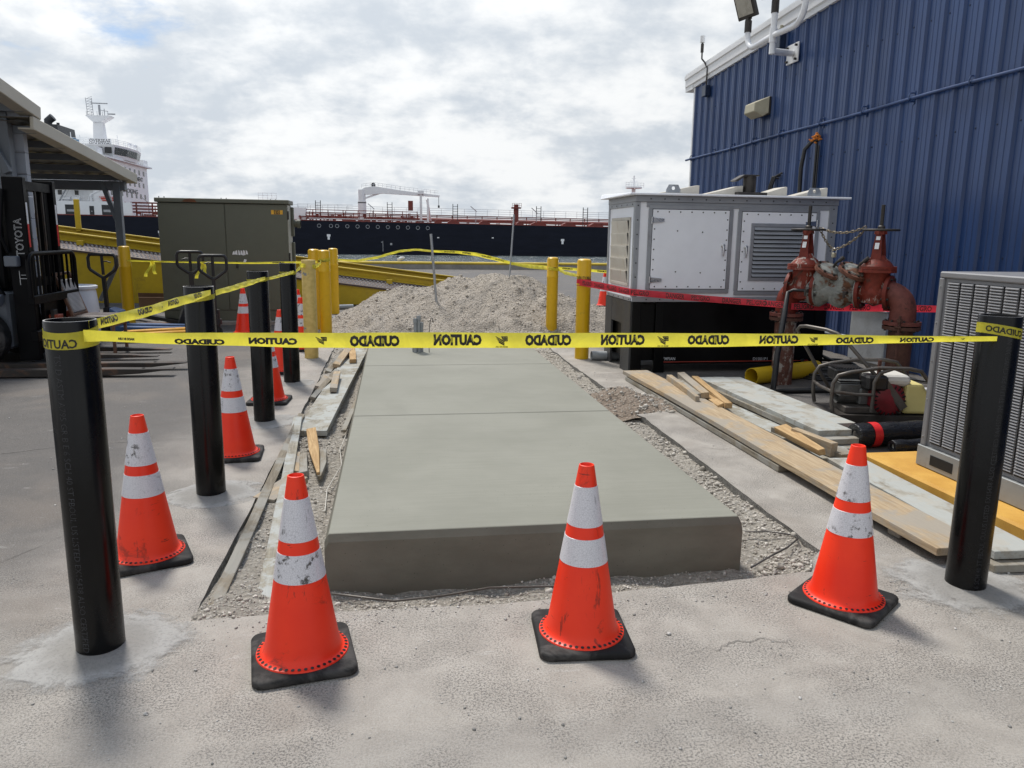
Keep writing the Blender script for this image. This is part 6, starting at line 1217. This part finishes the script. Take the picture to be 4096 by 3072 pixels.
# ------------------------------------------------------------------ pallet trucks
def jack(label, loc, rz, m_body, tilt, fl=1.15, hh_=.92, hy=R(90)):
    t = thing('pallet_truck', label, 'pallet truck', loc, rz, 'hand pallet trucks')
    q = lambda n_, b_, m_, **k: part(n_, b_, M[m_], t, local=True, **k)
    for y in (-.19, .19): q('fork', B().prism([(.12, .05), (.12, .15), (fl, .125), (fl + .1, .10), (fl + .1, .08), (fl, .07)], -.075, .075, Matrix(((1, 0, 0), (0, 0, 1), (0, 1, 0))), (0, y, 0)), m_body, bevel=.008)
    q('head', B().add([(.02, -.27, .08), (.16, -.27, .08), (.16, .27, .08), (.02, .27, .08), (-.02, -.12, .42), (.12, -.20, .36), (.12, .20, .36), (-.02, .12, .42)], [(3, 2, 1, 0), (0, 1, 5, 4), (1, 2, 6, 5), (2, 3, 7, 6), (3, 0, 4, 7), (4, 5, 6, 7)]), m_body, bevel=.012)
    q('pump', B().cyl((-.08, 0, .12), (-.08, 0, .42), .06, 16).cyl((-.08, 0, .20), (-.08, 0, .28), .085, 16).cyl((-.08, .07, .2), (-.08, .07, .36), .03, 10), 'jack_black', smooth=40)
    for y in (-.075, .035): q('steer_wheel', B().cyl((-.08, y, .09), (-.08, y + .045, .09), .088, 20), 'rubber', smooth=40)
    a = tilt; P_ = lambda s_, y: (-.08 - s_ * math.sin(a) * math.cos(hy) + y * math.sin(hy), -s_ * math.sin(a) * math.sin(hy) + y * math.cos(hy), .34 + s_ * math.cos(a))
    q('shaft', B().beam(P_(0, 0), P_(hh_ - .38, 0), .07, .05, (1, 0, 0)), 'jack_black', bevel=.004)
    s1 = hh_ - .40; q('grip', B().tube([P_(s1, 0), P_(s1 + .03, .05), P_(s1 + .12, .17), P_(s1 + .16, .19), P_(s1 + .30, .19), P_(s1 + .345, .165), P_(s1 + .35, .12), P_(s1 + .35, -.12), P_(s1 + .345, -.165), P_(s1 + .30, -.19), P_(s1 + .16, -.19), P_(s1 + .12, -.17), P_(s1 + .03, -.05), P_(s1, 0)], .023, 10), 'jack_black', smooth=60)
    q('lever', B().tube([P_(s1 + .05, 0), P_(s1 + .33, 0)], .022, 8).tube([P_(s1 + .24, 0), P_(s1 + .25, .06), P_(s1 + .23, .12)], .01, 6), 'jack_black', smooth=60); return t
jack('blue pallet truck with black loop handle beside the lone yellow bollard', (-4.22, 12.45, 0), R(2), 'jack_blue', R(4)); 
j = jack('yellow pallet truck with black loop handle in front of the olive cabinet, right handle', (-2.72, 12.0, 0), R(194), 'jack_yellow', R(-4), 1.15, .93)
jack('dark pallet truck behind the second black bollard, left of two handles before the cabinet', (-3.17, 12.95, 0), R(100), 'jack_black', R(3), .8, .96, R(-8))
# ------------------------------------------------------------------ chair, drum, boxes
CHR = thing('chair', 'brown framed banquet chair with patterned back and dark seat among the forks', 'chair', (-3.72, 10.5, 0))
ch = lambda n_, b_, m_, **k: part(n_, b_, M[m_], CHR, **k)
for y in (10.28, 10.72):
    ch('leg', B().beam((-3.50, y, 0), (-3.50, y, .43), .035, .035), 'wood_brown', bevel=.004); ch('leg', B().beam((-4.02, y, 0), (-3.94, y, .45), .035, .035), 'wood_brown', bevel=.004); ch('back_post', B().beam((-3.94, y, .45), (-4.13, y, 1.02), .035, .035), 'wood_brown', bevel=.004); ch('seat_rail', B().beam((-3.94, y, .40), (-3.50, y, .40), .025, .06), 'wood_brown'); ch('stretcher', B().beam((-3.98, y, .2), (-3.50, y, .2), .02, .03), 'wood_brown')
ch('back_rail', B().beam((-4.13, 10.26, 1.02), (-4.13, 10.74, 1.02), .035, .035), 'wood_brown', bevel=.004); ch('back_rail', B().beam((-3.96, 10.28, .52), (-3.96, 10.72, .52), .03, .035), 'wood_brown', bevel=.004); ch('seat_rail', B().beam((-3.50, 10.28, .40), (-3.50, 10.72, .40), .025, .06), 'wood_brown')
ch('back_pad', B().beam((-3.965, 10.5, .54), (-4.09, 10.5, .95), .38, .045, (1, 0, .3)), 'fabric', bevel=.018, seg=2); ch('seat', B().box(-3.95, -3.46, 10.26, 10.74, .43, .51), 'seat_brown', bevel=.03, seg=2)
DR = thing('plastic_drum', 'white plastic drum standing behind the chair', 'drum', (-4.33, 11.35, 0)); part('drum', B().lathe([(.001, 0), (.26, 0), (.28, .03), (.285, .3), (.295, .45), (.285, .6), (.27, .74), (.26, .77)], 36, (-4.33, 11.35, 0)), M['drum_white'], DR, 40); part('lid', B().lathe([(.26, .77), (.29, .775), (.295, .81), (.27, .82), (.25, .80), (.001, .80)], 36, (-4.33, 11.35, 0)), M['drum_white'], DR, 40)
BXC = thing('cardboard_box', 'brown cardboard box lying in front of the yellow ramp', 'box', (-4.74, 16.4, 0)); part('carton', B().box(-5.0, -4.35, 16.2, 16.7, 0, .27), M['card'], BXC, None, .004); part('flap', B().add([(-5.0, 16.2, .271), (-4.35, 16.2, .271), (-4.4, 16.05, .36), (-4.95, 16.02, .37)], [(0, 1, 2, 3), (3, 2, 1, 0)]), M['card'], BXC)
single('steel_channel', B().beam((-4.55, 14.55, .10), (-3.50, 13.45, .07), .12, .07), M['fork_black'], 'black steel channel lying by the lone yellow bollard', 'steel channel', (-4.5, 14.5, 0), None, None, .004)
single('timber_block', B().box(-4.15, -3.6, 13.55, 13.78, .0, .05), M['wood_brown'], 'dark timber under the black steel channel', 'timber', (-4.1, 13.6, 0), None, None, .006)
# gull on the kerb
GU = thing('gull', 'small white gull standing on the yellow quay kerb', 'bird', (.35, 36.2, .33)); part('body', B().lathe([(.001, -.2), (.04, -.17), (.075, -.05), (.07, .06), (.03, .15), (.001, .18)], 12, (.35, 36.2, .47), Matrix.Rotation(R(70), 4, 'Y')), M['bird_white'], GU, 60); part('head', B().lathe([(.001, -.045), (.04, -.02), (.04, .02), (.001, .045)], 10, (.20, 36.2, .56)), M['ship_dark'], GU, 60); part('beak', B().cyl((.17, 36.2, .555), (.10, 36.2, .545), .012, 6, .003), M['rust_red'], GU)
for dy_ in (-.025, .025): part('leg', B().cyl((.35, 36.2 + dy_, .33), (.35, 36.2 + dy_, .43), .006, 6), M['rust_red'], GU)
# ------------------------------------------------------------------ tanker across the water
SY = 160.0
S = lambda x, z, y=SY: (x * y / SY, y, 1.56 + (z - 1.56) * y / SY)      # a bearing measured at the hull plane carried to depth y
TK = thing('tanker', 'dark blue hulled oil tanker with white superstructure across the water', 'ship', (0, SY, -2.5))
sp = lambda n_, b_, m_, par=TK, **k: part(n_, b_, M[m_], par, **k)
dkz = lambda x: 3.85 - .0072 * x                                     # deck edge height, slight trim
st = [(-104, .55, 8, 22), (-98, .2, 3, 27), (-86, 0, 0, 30), (-40, 0, 0, 30), (20, 0, 0, 30), (58, 0, 0, 30), (70, 0, 4, 26), (78, 0, 9, 21), (86, 0, 14.6, 15.4)]
b = B()
for x, _, y0, y1 in st:
    fl_ = 1.2 if x > 60 else 0
    b.v += [(x - (2 if x > 75 else 0), SY + y0 + fl_, -3.2), (x, SY + y0, -1.0), (x, SY + y0, dkz(x)), (x, SY + y1, dkz(x)), (x, SY + y1, -1.0), (x - (2 if x > 75 else 0), SY + y1 - fl_, -3.2)]
for i in range(len(st) - 1):
    for k in range(5):
        if k == 2: continue
        b.f.append((i * 6 + k, (i + 1) * 6 + k, (i + 1) * 6 + k + 1, i * 6 + k + 1))
b.f += [(0, 1, 2, 3, 4, 5), tuple((len(st) - 1) * 6 + k for k in (5, 4, 3, 2, 1, 0))]
hl = sp('hull', b, 'hull')
b = B()
for x, _, y0, y1 in st: b.v += [(x, SY + y0, dkz(x) - .02), (x, SY + y1, dkz(x) - .02)]
b.f = [(2 * i, 2 * i + 2, 2 * i + 3, 2 * i + 1) for i in range(len(st) - 1)]; sp('deck', b, 'ship_deck')
sp('gunwale', B().tube([(x, SY + y0 + .1, dkz(x) + .1) for x, _, y0, _ in st[2:]], .12, 6), 'ship_red')
ring_me = mesh('hull_mark', B().lathe([(.30, 0), (.38, .01)], 14, (0, 0, 0), Matrix(((1, 0, 0), (0, 0, -1), (0, 1, 0))))); ring_me.materials.append(M['ship_grey'])
for x in (-14.5, -12.2, -11.0, -9.0, -7.0, -5.0, -3.0, -1.0, 1.0, 3.0, 5.0, 7.0): inst('hull_mark', ring_me, hl, (x, SY - .02, dkz(x) - .9))
vm = mesh('hull_fitting', B().box(-.35, .35, -.03, 0, -.2, .25).box(-.22, .22, -.03, 0, -.8, -.2)); vm.materials.append(M['ship_white'])
for x in (-44.5, -12.7, 35.0): inst('hull_fitting', vm, hl, (x, SY - .01, dkz(x) - 2.8))
part('draft_mark', B().box(-2.1, -2.0, SY - .03, SY - .01, -1.9, .2).box(-2.4, -2.0, SY - .03, SY - .01, -.1, .05).box(-.6, -.2, SY - .03, SY - .01, -.6, -.2), M['ship_grey'], hl); 
for x, z in ((8.9, .9), (20.1, 1.0)): part('draft_mark', B().box(x, x + .4, SY - .03, SY - .01, z, z + .2), M['ship_white'], hl)
# accommodation block
d0 = 4.2
sp('poop_house', B().box(-90, -54, SY + .6, SY + 29, d0, 6.95), 'ship_white')
for x0, x1 in ((-61.6, -59.2), (-57.2, -56.4), (-55.0, -51.9)): pass
op = mesh('side_opening', B().box(0, 1, -.05, 0, 0, 1)); op.materials.append(M['ship_dark'])
sp('poop_side', B().box(-54, -49.5, SY + .6, SY + 1.0, d0 - .3, 6.9), 'ship_white')
for x0, x1, zt in ((-61.4, -59.2, 6.3), (-57.1, -56.3, 6.1), (-54.9, -51.2, 6.35), (-66.5, -63.5, 6.3), (-72, -69, 6.3)):
    o = inst('side_opening', op, TK, (x0, SY + .60, d0 + .1), (0, 0, 0), (x1 - x0, 1, zt - d0 - .1)); part('recess_panel', B().box(x0 + .3, x1 - .3, SY + .50, SY + .54, d0 + .8, zt - .9), M['ship_grey'], TK)
sp('deckhouse', B().box(-86, -56.5, SY + 3, SY + 27, 6.95, 10.0), 'ship_white'); sp('accommodation', B().box(-70, -54.4, SY + 4, SY + 26, 10.0, 15.4), 'ship_white')
fr_ = sp('front_bulkhead', B().box(-56.5, -54.3, SY + 1.5, SY + 28.5, 6.0, 15.6), 'ship_white')
sp('bridge_deck', B().box(-66, -53.6, SY - .2, SY + 30.2, 15.3, 15.6), 'ship_white')
sp('wheelhouse', B().add([(-63, SY + 6, 15.6), (-54.2, SY + 7, 15.6), (-53.4, SY + 12, 15.6), (-53.4, SY + 18, 15.6), (-54.2, SY + 23, 15.6), (-63, SY + 24, 15.6), (-63, SY + 5.5, 18.1), (-53.8, SY + 6.5, 18.1), (-52.9, SY + 12, 18.1), (-52.9, SY + 18, 18.1), (-53.8, SY + 23.5, 18.1), (-63, SY + 24.5, 18.1)], [(i, (i + 1) % 6, 6 + (i + 1) % 6, 6 + i) for i in range(6)] + [(6, 7, 8, 9, 10, 11)]), 'ship_white')
for p, q in (((-54.15, 7.1), (-53.35, 11.9)), ((-53.33, 12.0), (-53.33, 18.0)), ((-53.35, 18.1), (-54.15, 22.9))):
    nw = 5
    for k in range(nw):
        t0, t1 = (k + .06) / nw, (k + .94) / nw; a = (p[0] + (q[0] - p[0]) * t0 + .03, SY + p[1] + (q[1] - p[1]) * t0); c = (p[0] + (q[0] - p[0]) * t1 + .03, SY + p[1] + (q[1] - p[1]) * t1)
        part('bridge_window', B().add([(a[0] + .12, a[1], 16.3), (c[0] + .12, c[1], 16.3), (c[0] + .40, c[1], 17.65), (a[0] + .40, a[1], 17.65)], [(0, 1, 2, 3)]), M['ship_window'], TK)
for k in range(5): part('bridge_window', B().box(-62 + k * 1.7, -60.7 + k * 1.7, SY + 5.6, SY + 5.75, 16.3, 17.5), M['ship_window'], TK)
for y in (SY - .4, SY + 27.4): sp('bridge_wing', B().box(-58.5, -54.6, y, y + 3.0, 15.6, 17.0), 'ship_white')
sp('wing_strut', B().beam((-56, SY + .2, 15.2), (-56, SY + 3.5, 11.5), .4, .4).beam((-56, SY + 29.8, 15.2), (-56, SY + 26.5, 11.5), .4, .4), 'ship_white')
wm = mesh('cabin_window', B().box(0, .05, -.45, .45, -.5, .5)); wm.materials.append(M['ship_window'])
for z in (13.9, 11.3, 8.9): 
    for k in range(8): inst('cabin_window', wm, TK, (-54.29, SY + 4 + k * 3.0 + (z % 1), z))
ws_ = mesh('side_window', B().box(-.35, .35, -.05, 0, -.45, .45)); ws_.materials.append(M['ship_window'])
for x, z, y in [(-68 + k * 2.0, 13.6, SY + 3.98) for k in range(6)] + [(-84 + k * 3.0, 8.6, SY + 2.98) for k in range(9)] + [(-68 + k * 2.2, 11.6, SY + 3.98) for k in range(6)]: inst('side_window', ws_, TK, (x, y, z))
part('lettering', text_b('NO SMOKING', 14, .95, lambda u, v: (-54.25, SY + 14 + u, 9.75 + v), .02), M['ship_dark'], fr_); part('lettering', text_b('PROTECT THE ENVIRONMENT', 22, .95, lambda u, v: (-54.25, SY + 14 + u, 12.55 + v), .02), M['ship_dark'], fr_)
nb = sp('name_board', B().box(-59.2, -54.9, SY + 8.9, SY + 9.0, 18.2, 19.4), 'ship_white'); part('lettering', text_b('OVERSEAS', 3.9, .6, lambda u, v: (-57.05 + u, SY + 8.88, 19.0 + v), .02), M['ship_dark'], nb); part('lettering', text_b('HOUSTON', 3.9, .45, lambda u, v: (-57.05 + u, SY + 8.88, 18.4 + v), .02), M['ship_dark'], nb)
fn_ = sp('funnel', B().add([(-71.5, SY + 10, 10), (-64.6, SY + 10, 10), (-64.6, SY + 20, 10), (-71.5, SY + 20, 10), (-71, SY + 10.5, 22.0), (-65.2, SY + 10.5, 22.0), (-65.2, SY + 19, 22.0), (-71, SY + 19, 22.0)], [(0, 1, 5, 4), (1, 2, 6, 5), (2, 3, 7, 6), (3, 0, 4, 7), (4, 5, 6, 7)]), 'ship_dark')
part('funnel_band', B().box(-71.35, -64.75, SY + 10.1, SY + 19.7, 18.3, 20.2), M['ship_blue'], fn_); part('exhaust_pipes', B().tube([(-68.2, SY + 14, 22), (-68.2, SY + 14, 23), (-67.2, SY + 14, 23.8)], .8, 10).tube([(-70.3, SY + 13, 22), (-70.3, SY + 13, 23.2)], .3, 8).tube([(-69.6, SY + 13, 22), (-69.9, SY + 13, 22.9)], .25, 8).tube([(-66, SY + 13, 22), (-66, SY + 13, 22.6)], .3, 8), M['ship_dark'], fn_, 50)
my = SY + 13.0; mx = -58.3
ms = sp('main_mast', B().add([(mx - 1.1, my - 1, 18), (mx + 1.1, my - 1, 18), (mx + 1.1, my + 1, 18), (mx - 1.1, my + 1, 18), (mx - .8, my - .8, 23.4), (mx + .8, my - .8, 23.4), (mx + .8, my + .8, 23.4), (mx - .8, my + .8, 23.4)], [(0, 1, 5, 4), (1, 2, 6, 5), (2, 3, 7, 6), (3, 0, 4, 7), (4, 5, 6, 7)]), 'ship_white')
part('crosstree', B().prism([(mx - .8, 22.9), (mx + .8, 22.9), (mx + 2.6, 24.0), (mx + 2.6, 24.15), (mx - 2.0, 24.15), (mx - 2.0, 24.0)], -1.2, 1.2, Matrix(((1, 0, 0), (0, 0, 1), (0, 1, 0))), (0, my, 0)), M['ship_white'], ms)
lt = B()
for dx_ in (-2.0, -.9): lt.beam((mx + dx_, my, 24.1), (mx + dx_ - .15, my, 27.6), .09, .09)
for k in range(7): lt.beam((mx - 2.0, my, 24.4 + k * .5), (mx - .95, my, 24.4 + k * .5), .06, .06); lt.beam((mx - 2.0, my, 24.4 + k * .5), (mx - .95, my, 24.9 + k * .5), .05, .05)
lt.cyl((mx + .3, my, 24), (mx + .3, my, 26.3), .22, 8); lt.beam((mx - 1.2, my, 26.6), (mx + 1.9, my, 26.6), .25, .18); lt.beam((mx + 1.2, my, 24.1), (mx + 1.2, my, 25.6), .12, .12); lt.beam((mx + .5, my, 25.3), (mx + 1.9, my, 25.1), .1, .1); lt.beam((mx + 1.8, my, 24.6), (mx + 3.2, my, 24.6), .25, .25)
for k in range(5): lt.beam((mx - 1.8 + k * 1.0, my - 1.2, 24.1), (mx - 1.8 + k * 1.0, my - 1.2, 24.9), .06, .06)
part('aerials', lt, M['ship_grey'], ms, kind='stuff')
ar = B()
for x, y, h in ((-62, 8, 2.2), (-61, 20, 1.5), (-60, 7, 1.6), (-56, 16, 2.8), (-55.5, 19, 2.0), (-55.2, 21, 1.2), (-54.5, 23, 1.6), (-54.4, 10, 1.3)): ar.beam((x, SY + y, 18.1), (x, SY + y, 18.1 + h), .1, .1)
for x, y in ((-54.6, 19), (-54.6, 22)): ar.lathe([(.001, -.45), (.3, -.3), (.42, 0), (.3, .35), (.001, .45)], 10, (x, SY + y, 19.3))
sp('bridge_aerials', ar, 'ship_white', kind='stuff')
def rail(name, pts, h=1.1, n=3, m='ship_white', r_=.045, step=2.0):
    b = B()
    for (a, c) in zip(pts, pts[1:]):
        a, c = Vector(a), Vector(c); L_ = (c - a).length
        for k in range(n): b.beam(a + Vector((0, 0, h * (k + 1) / n)), c + Vector((0, 0, h * (k + 1) / n)), r_, r_)
        for k in range(int(L_ / step) + 1): q = a.lerp(c, min(1, k * step / L_)); b.beam(q, q + Vector((0, 0, h)), r_, r_)
    return sp(name, b, m, kind='stuff')
rail('railing', [(-90, SY + .7, 6.95), (-57, SY + .7, 6.95), (-49.5, SY + .7, 6.95)]); rail('railing', [(-66, SY, 15.6), (-59, SY, 15.6)]); rail('railing', [(-63, SY + 5.5, 18.1), (-53.8, SY + 6.5, 18.1), (-52.9, SY + 12, 18.1), (-52.9, SY + 18, 18.1), (-53.8, SY + 23.5, 18.1)], 1.0)
sp('boat_deck', B().box(-70, -57.8, SY + .8, SY + 3.0, 9.95, 10.12), 'ship_white'); rail('railing', [(-70, SY + .9, 10.12), (-58, SY + .9, 10.12)])
sp('ladder', B().beam((-62.4, SY + .9, 7.0), (-60.6, SY + .9, 10.0), .5, .12).beam((-61.8, SY + .9, 7.0), (-60.0, SY + .9, 10.0), .06, .06), 'ship_grey')
sp('life_rafts', B().cyl((-62.0, SY + 1.2, 7.45), (-60.5, SY + 1.2, 7.45), .35, 12).cyl((-60.2, SY + 1.2, 7.45), (-58.8, SY + 1.2, 7.45), .35, 12), 'ship_white', smooth=50)
sp('rescue_boat', B().add([(-55.4, SY + 1.0, 7.9), (-52.0, SY + 1.0, 7.9), (-52.0, SY + 2.6, 7.9), (-55.4, SY + 2.6, 7.9), (-54.9, SY + 1.3, 7.1), (-52.4, SY + 1.3, 7.1), (-52.4, SY + 2.3, 7.1), (-54.9, SY + 2.3, 7.1)], [(0, 1, 2, 3), (7, 6, 5, 4), (0, 4, 5, 1), (1, 5, 6, 2), (2, 6, 7, 3), (3, 7, 4, 0)]), 'boat_orange'); sp('davit', B().tube([(-57.0, SY + 1.6, 6.95), (-57.0, SY + 1.6, 8.2), (-54.3, SY + 1.6, 9.6)], .22, 8).beam((-57.6, SY + 1.6, 6.95), (-57.0, SY + 1.6, 8.6), .2, .2), 'ship_white')
sp('sign', B().box(-57.5, -56.9, SY + 2.9, SY + 2.95, 9.2, 9.6), 'rust_red')
# deck gear: long pipes on stands, catwalk, hose posts, crane, manifold
gb = B()
for y, z, r_ in ((12, 1.0, .22), (13.5, 1.15, .26), (15, 1.2, .26), (17, 1.0, .22), (6, .55, .12)): gb.tube([(-49, SY + y, dkz(-49) + z), (66, SY + y, dkz(66) + z)], r_, 8)
for k in range(34):
    x = -48 + k * 3.4; gb.beam((x, SY + 13.5, dkz(x)), (x, SY + 13.5, dkz(x) + 1.2), .22, .22); gb.beam((x, SY + 17, dkz(x)), (x, SY + 17, dkz(x) + 2.0), .2, .2)
sp('deck_pipes', gb, 'ship_red', smooth=50, kind='stuff')
cw = B().beam((-49, SY + 18, dkz(-49) + 2.1), (66, SY + 18, dkz(66) + 2.1), 1.4, .18); cw.beam((-49, SY + 17.2, dkz(-49) + 1.75), (66, SY + 17.2, dkz(66) + 1.75), .3, .22); sp('catwalk', cw, 'ship_red'); rail('catwalk_railing', [(-49, SY + 17.3, dkz(-49) + 2.2), (66, SY + 17.3, dkz(66) + 2.2)], 1.4, 3, 'ship_grey', .055, 2.6)
rr = random.Random(11); mf_ = B()
for k in range(150):
    x = rr.uniform(-21, 6) if k < 110 else rr.uniform(-52, -36); y = SY + rr.uniform(2, 12); z0 = dkz(x) + rr.uniform(.05, 1.2); L_ = rr.uniform(.6, 3.2)
    t_ = rr.random()
    if t_ < .4: mf_.beam((x, y, z0), (x + L_, y, z0), rr.uniform(.12, .3), rr.uniform(.12, .3))
    elif t_ < .8: mf_.beam((x, y, dkz(x)), (x, y, dkz(x) + rr.uniform(.6, 2.2)), .16, .16)
    else: mf_.box(x, x + rr.uniform(.3, .9), y, y + .6, z0, z0 + rr.uniform(.3, .7))
for z in (.5, 1.1, 1.7, 2.3): mf_.beam((-19, SY + 4, dkz(-19) + z), (5, SY + 4, dkz(5) + z), .14, .14)
for k in range(9): mf_.beam((-19 + k * 3, SY + 4, dkz(0)), (-19 + k * 3, SY + 4, dkz(0) + 2.4), .16, .16)
sp('cargo_manifold', mf_, 'ship_red', kind='stuff'); rail('manifold_railing', [(-19, SY + 4, dkz(-19) + 2.3), (-8, SY + 4, dkz(-8) + 2.3)], 1.1, 2, 'ship_grey', .05); sp('drip_rail', B().beam((-16.5, SY + .5, dkz(-16) + .55), (6.8, SY + .5, dkz(6) + .55), .12, .12), 'ship_white')
hd = B()
for x, w_ in ((12.5, 2.6), (19, 2.4), (30.5, 3.4), (37.0, 3.2), (43.0, 3.2), (49, 3.2), (55, 3), (26.5, 1.6), (9.3, 1.6)):
    z = dkz(x); hd = B().prism([(x - w_ / 2, z), (x + w_ / 2, z), (x + w_ * .42, z + .55), (x + w_ * .2, z + .85), (x - w_ * .2, z + .85), (x - w_ * .42, z + .55)], 0, 2.0, Matrix(((1, 0, 0), (0, 0, 1), (0, 1, 0))), (0, SY + 3, 0)); sp('tank_hatch', hd, 'ship_red')

for x in (-34, -24.3, -15.3, -.6, 13.2, 31.3, 41.7, -46): 
    b = B()
    for dx_ in (-.5, .5): b.beam((x + dx_, SY + 8, dkz(x)), (x + dx_, SY + 8, dkz(x) + 4.3), .14, .14)
    for k in range(5): b.beam((x - .5, SY + 8, dkz(x) + 1.6 + k * .55), (x + .5, SY + 8, dkz(x) + 1.6 + k * .55), .08, .08)
    sp('mooring_post', b, 'ship_dark')
rx = S(25.1, 0, SY + 10)[0]
sp('red_vent_mast', B().cyl((rx, SY + 10, 3.5), (rx, SY + 10, 7.6), .55, 14).cyl((rx, SY + 10, 7.4), (rx, SY + 10, 7.7), 1.1, 14).cyl((rx, SY + 10, 7.7), (rx, SY + 10, 8.3), .5, 12), 'ship_red', smooth=40); rail('vent_railing', [(rx - 1, SY + 9, 7.6), (rx + 1, SY + 9, 7.6)], .9, 2, 'ship_red', .06, .5)
cx = -6.3; cz = 10.0
sp('crane_post', B().cyl((cx, SY + 8, dkz(cx)), (cx, SY + 8, 8.3), .85, 16).cyl((cx, SY + 8, 8.3), (cx, SY + 8, 10.6), .75, 16), 'ship_white', smooth=40); sp('crane_band', B().cyl((cx, SY + 8, 7.85), (cx, SY + 8, 8.05), .88, 16), 'ship_dark')
jb = sp('crane_jib', B().prism([(cx - .6, 10.2), (cx + 1.0, 9.6), (cx + 4.5, 9.9), (9.8, 9.4), (9.9, 9.75), (cx + 8, 10.6), (cx + 2.5, 11.35), (cx + .5, 11.0)], -.5, .5, Matrix(((1, 0, 0), (0, 0, 1), (0, 1, 0))), (0, SY + 8, 0)), 'ship_white')
part('strut', B().beam((cx + .7, SY + 8, 8.9), (cx + 4.0, SY + 8, 10.1), .4, .35), M['ship_white'], jb); part('hook', B().cyl((9.7, SY + 8, 7.6), (9.7, SY + 8, 9.5), .05, 6).cyl((9.7, SY + 8, 7.2), (9.7, SY + 8, 7.7), .2, 8), M['ship_dark'], jb); part('winch', B().cyl((cx + 2.4, SY + 7.6, 11.6), (cx + 2.4, SY + 8.4, 11.6), .45, 12), M['ship_dark'], jb, 40)
rail('crane_railing', [(cx, SY + 7.6, 10.9), (cx + 2.5, SY + 7.6, 11.3), (cx + 8, SY + 7.6, 10.6), (9.6, SY + 7.6, 9.85)], .8, 2, 'ship_white', .06, .9)
sp('jib_rest', B().beam((5.9, SY + 7, dkz(6)), (5.9, SY + 7, 9.9), .5, .5).beam((8.2, SY + 12, dkz(6)), (7.3, SY + 9, 9.0), .4, .4).beam((7.3, SY + 6, dkz(6)), (7.3, SY + 6, 9.0), .4, .4).box(5.3, 6.5, SY + 6.4, SY + 7.6, 9.9, 10.6), 'ship_white')
sp('winch_house', B().box(-27.5, -23.8, SY + 10, SY + 14, dkz(-25), 8.1), 'ship_white'); rail('winch_house_railing', [(-27.5, SY + 10, 8.1), (-23.8, SY + 10, 8.1)], 1.5, 3, 'ship_white', .06, .9); rail('winch_house_railing', [(-23.8, SY + 10, 7.3), (-20.5, SY + 10, 7.2)], .9, 2, 'ship_white', .06, .8)
sp('hose_box', B().box(-19.7, -17.3, SY + 3, SY + 5, dkz(-18) + .2, dkz(-18) + 2.6), 'ship_white'); sp('red_box', B().box(3.2, 4.2, SY + 5, SY + 6, dkz(3) + 2.6, dkz(3) + 4.6), 'ship_red')
for x in (-4.2, 17.0, 30.0, -48): sp('spotlight_post', B().beam((x + .3, SY + 5, dkz(x)), (x + .3, SY + 5, dkz(x) + 2.6), .12, .12).beam((x - .8, SY + 5, dkz(x) + 3.8), (x + .5, SY + 5, dkz(x) + 2.7), .12, .16), 'ship_grey')
sp('forecastle', B().add([(52, SY + 1, dkz(52)), (76, SY + 8, dkz(76)), (76, SY + 22, dkz(76)), (52, SY + 29, dkz(52)), (55, SY + 1, dkz(52) + 2.4), (76, SY + 8, dkz(76) + 2.4), (76, SY + 22, dkz(76) + 2.4), (55, SY + 29, dkz(52) + 2.4)], [(0, 1, 5, 4), (1, 2, 6, 5), (2, 3, 7, 6), (3, 0, 4, 7), (4, 5, 6, 7)]), 'ship_red')
fx_ = 54.6; sp('fore_mast', B().cyl((fx_, SY + 15, 4), (fx_, SY + 15, 12.8), .45, 10).lathe([(.4, 12.55), (1.9, 12.56), (1.9, 12.9), (.3, 12.9)], 12, (fx_, SY + 15, 0)).cyl((fx_, SY + 15, 12.7), (fx_, SY + 15, 15.4), .16, 8).beam((fx_ - .9, SY + 15, 14.2), (fx_ + .9, SY + 15, 14.2), .1, .1).beam((fx_ - .5, SY + 15, 14.8), (fx_ + .5, SY + 15, 14.8), .1, .1), 'ship_white', smooth=40); rail('mast_railing', [(fx_ - 2.1, SY + 14.2, 12.85), (fx_ + 2.1, SY + 14.2, 12.75)], 1.0, 2, 'ship_white', .07, .7)
b = B()
for x in (-52, -50, -47, -43, -41, -38): b.beam((x, SY + 5, dkz(x)), (x, SY + 5, dkz(x) + 2.9), .25, .25)
for z in (1.0, 1.6, 2.2, 2.8): b.beam((-51, SY + 5, dkz(-50) + z), (-36, SY + 5, dkz(-36) + z), .3, .3)
sp('aft_piping', b, 'ship_red', kind='stuff')
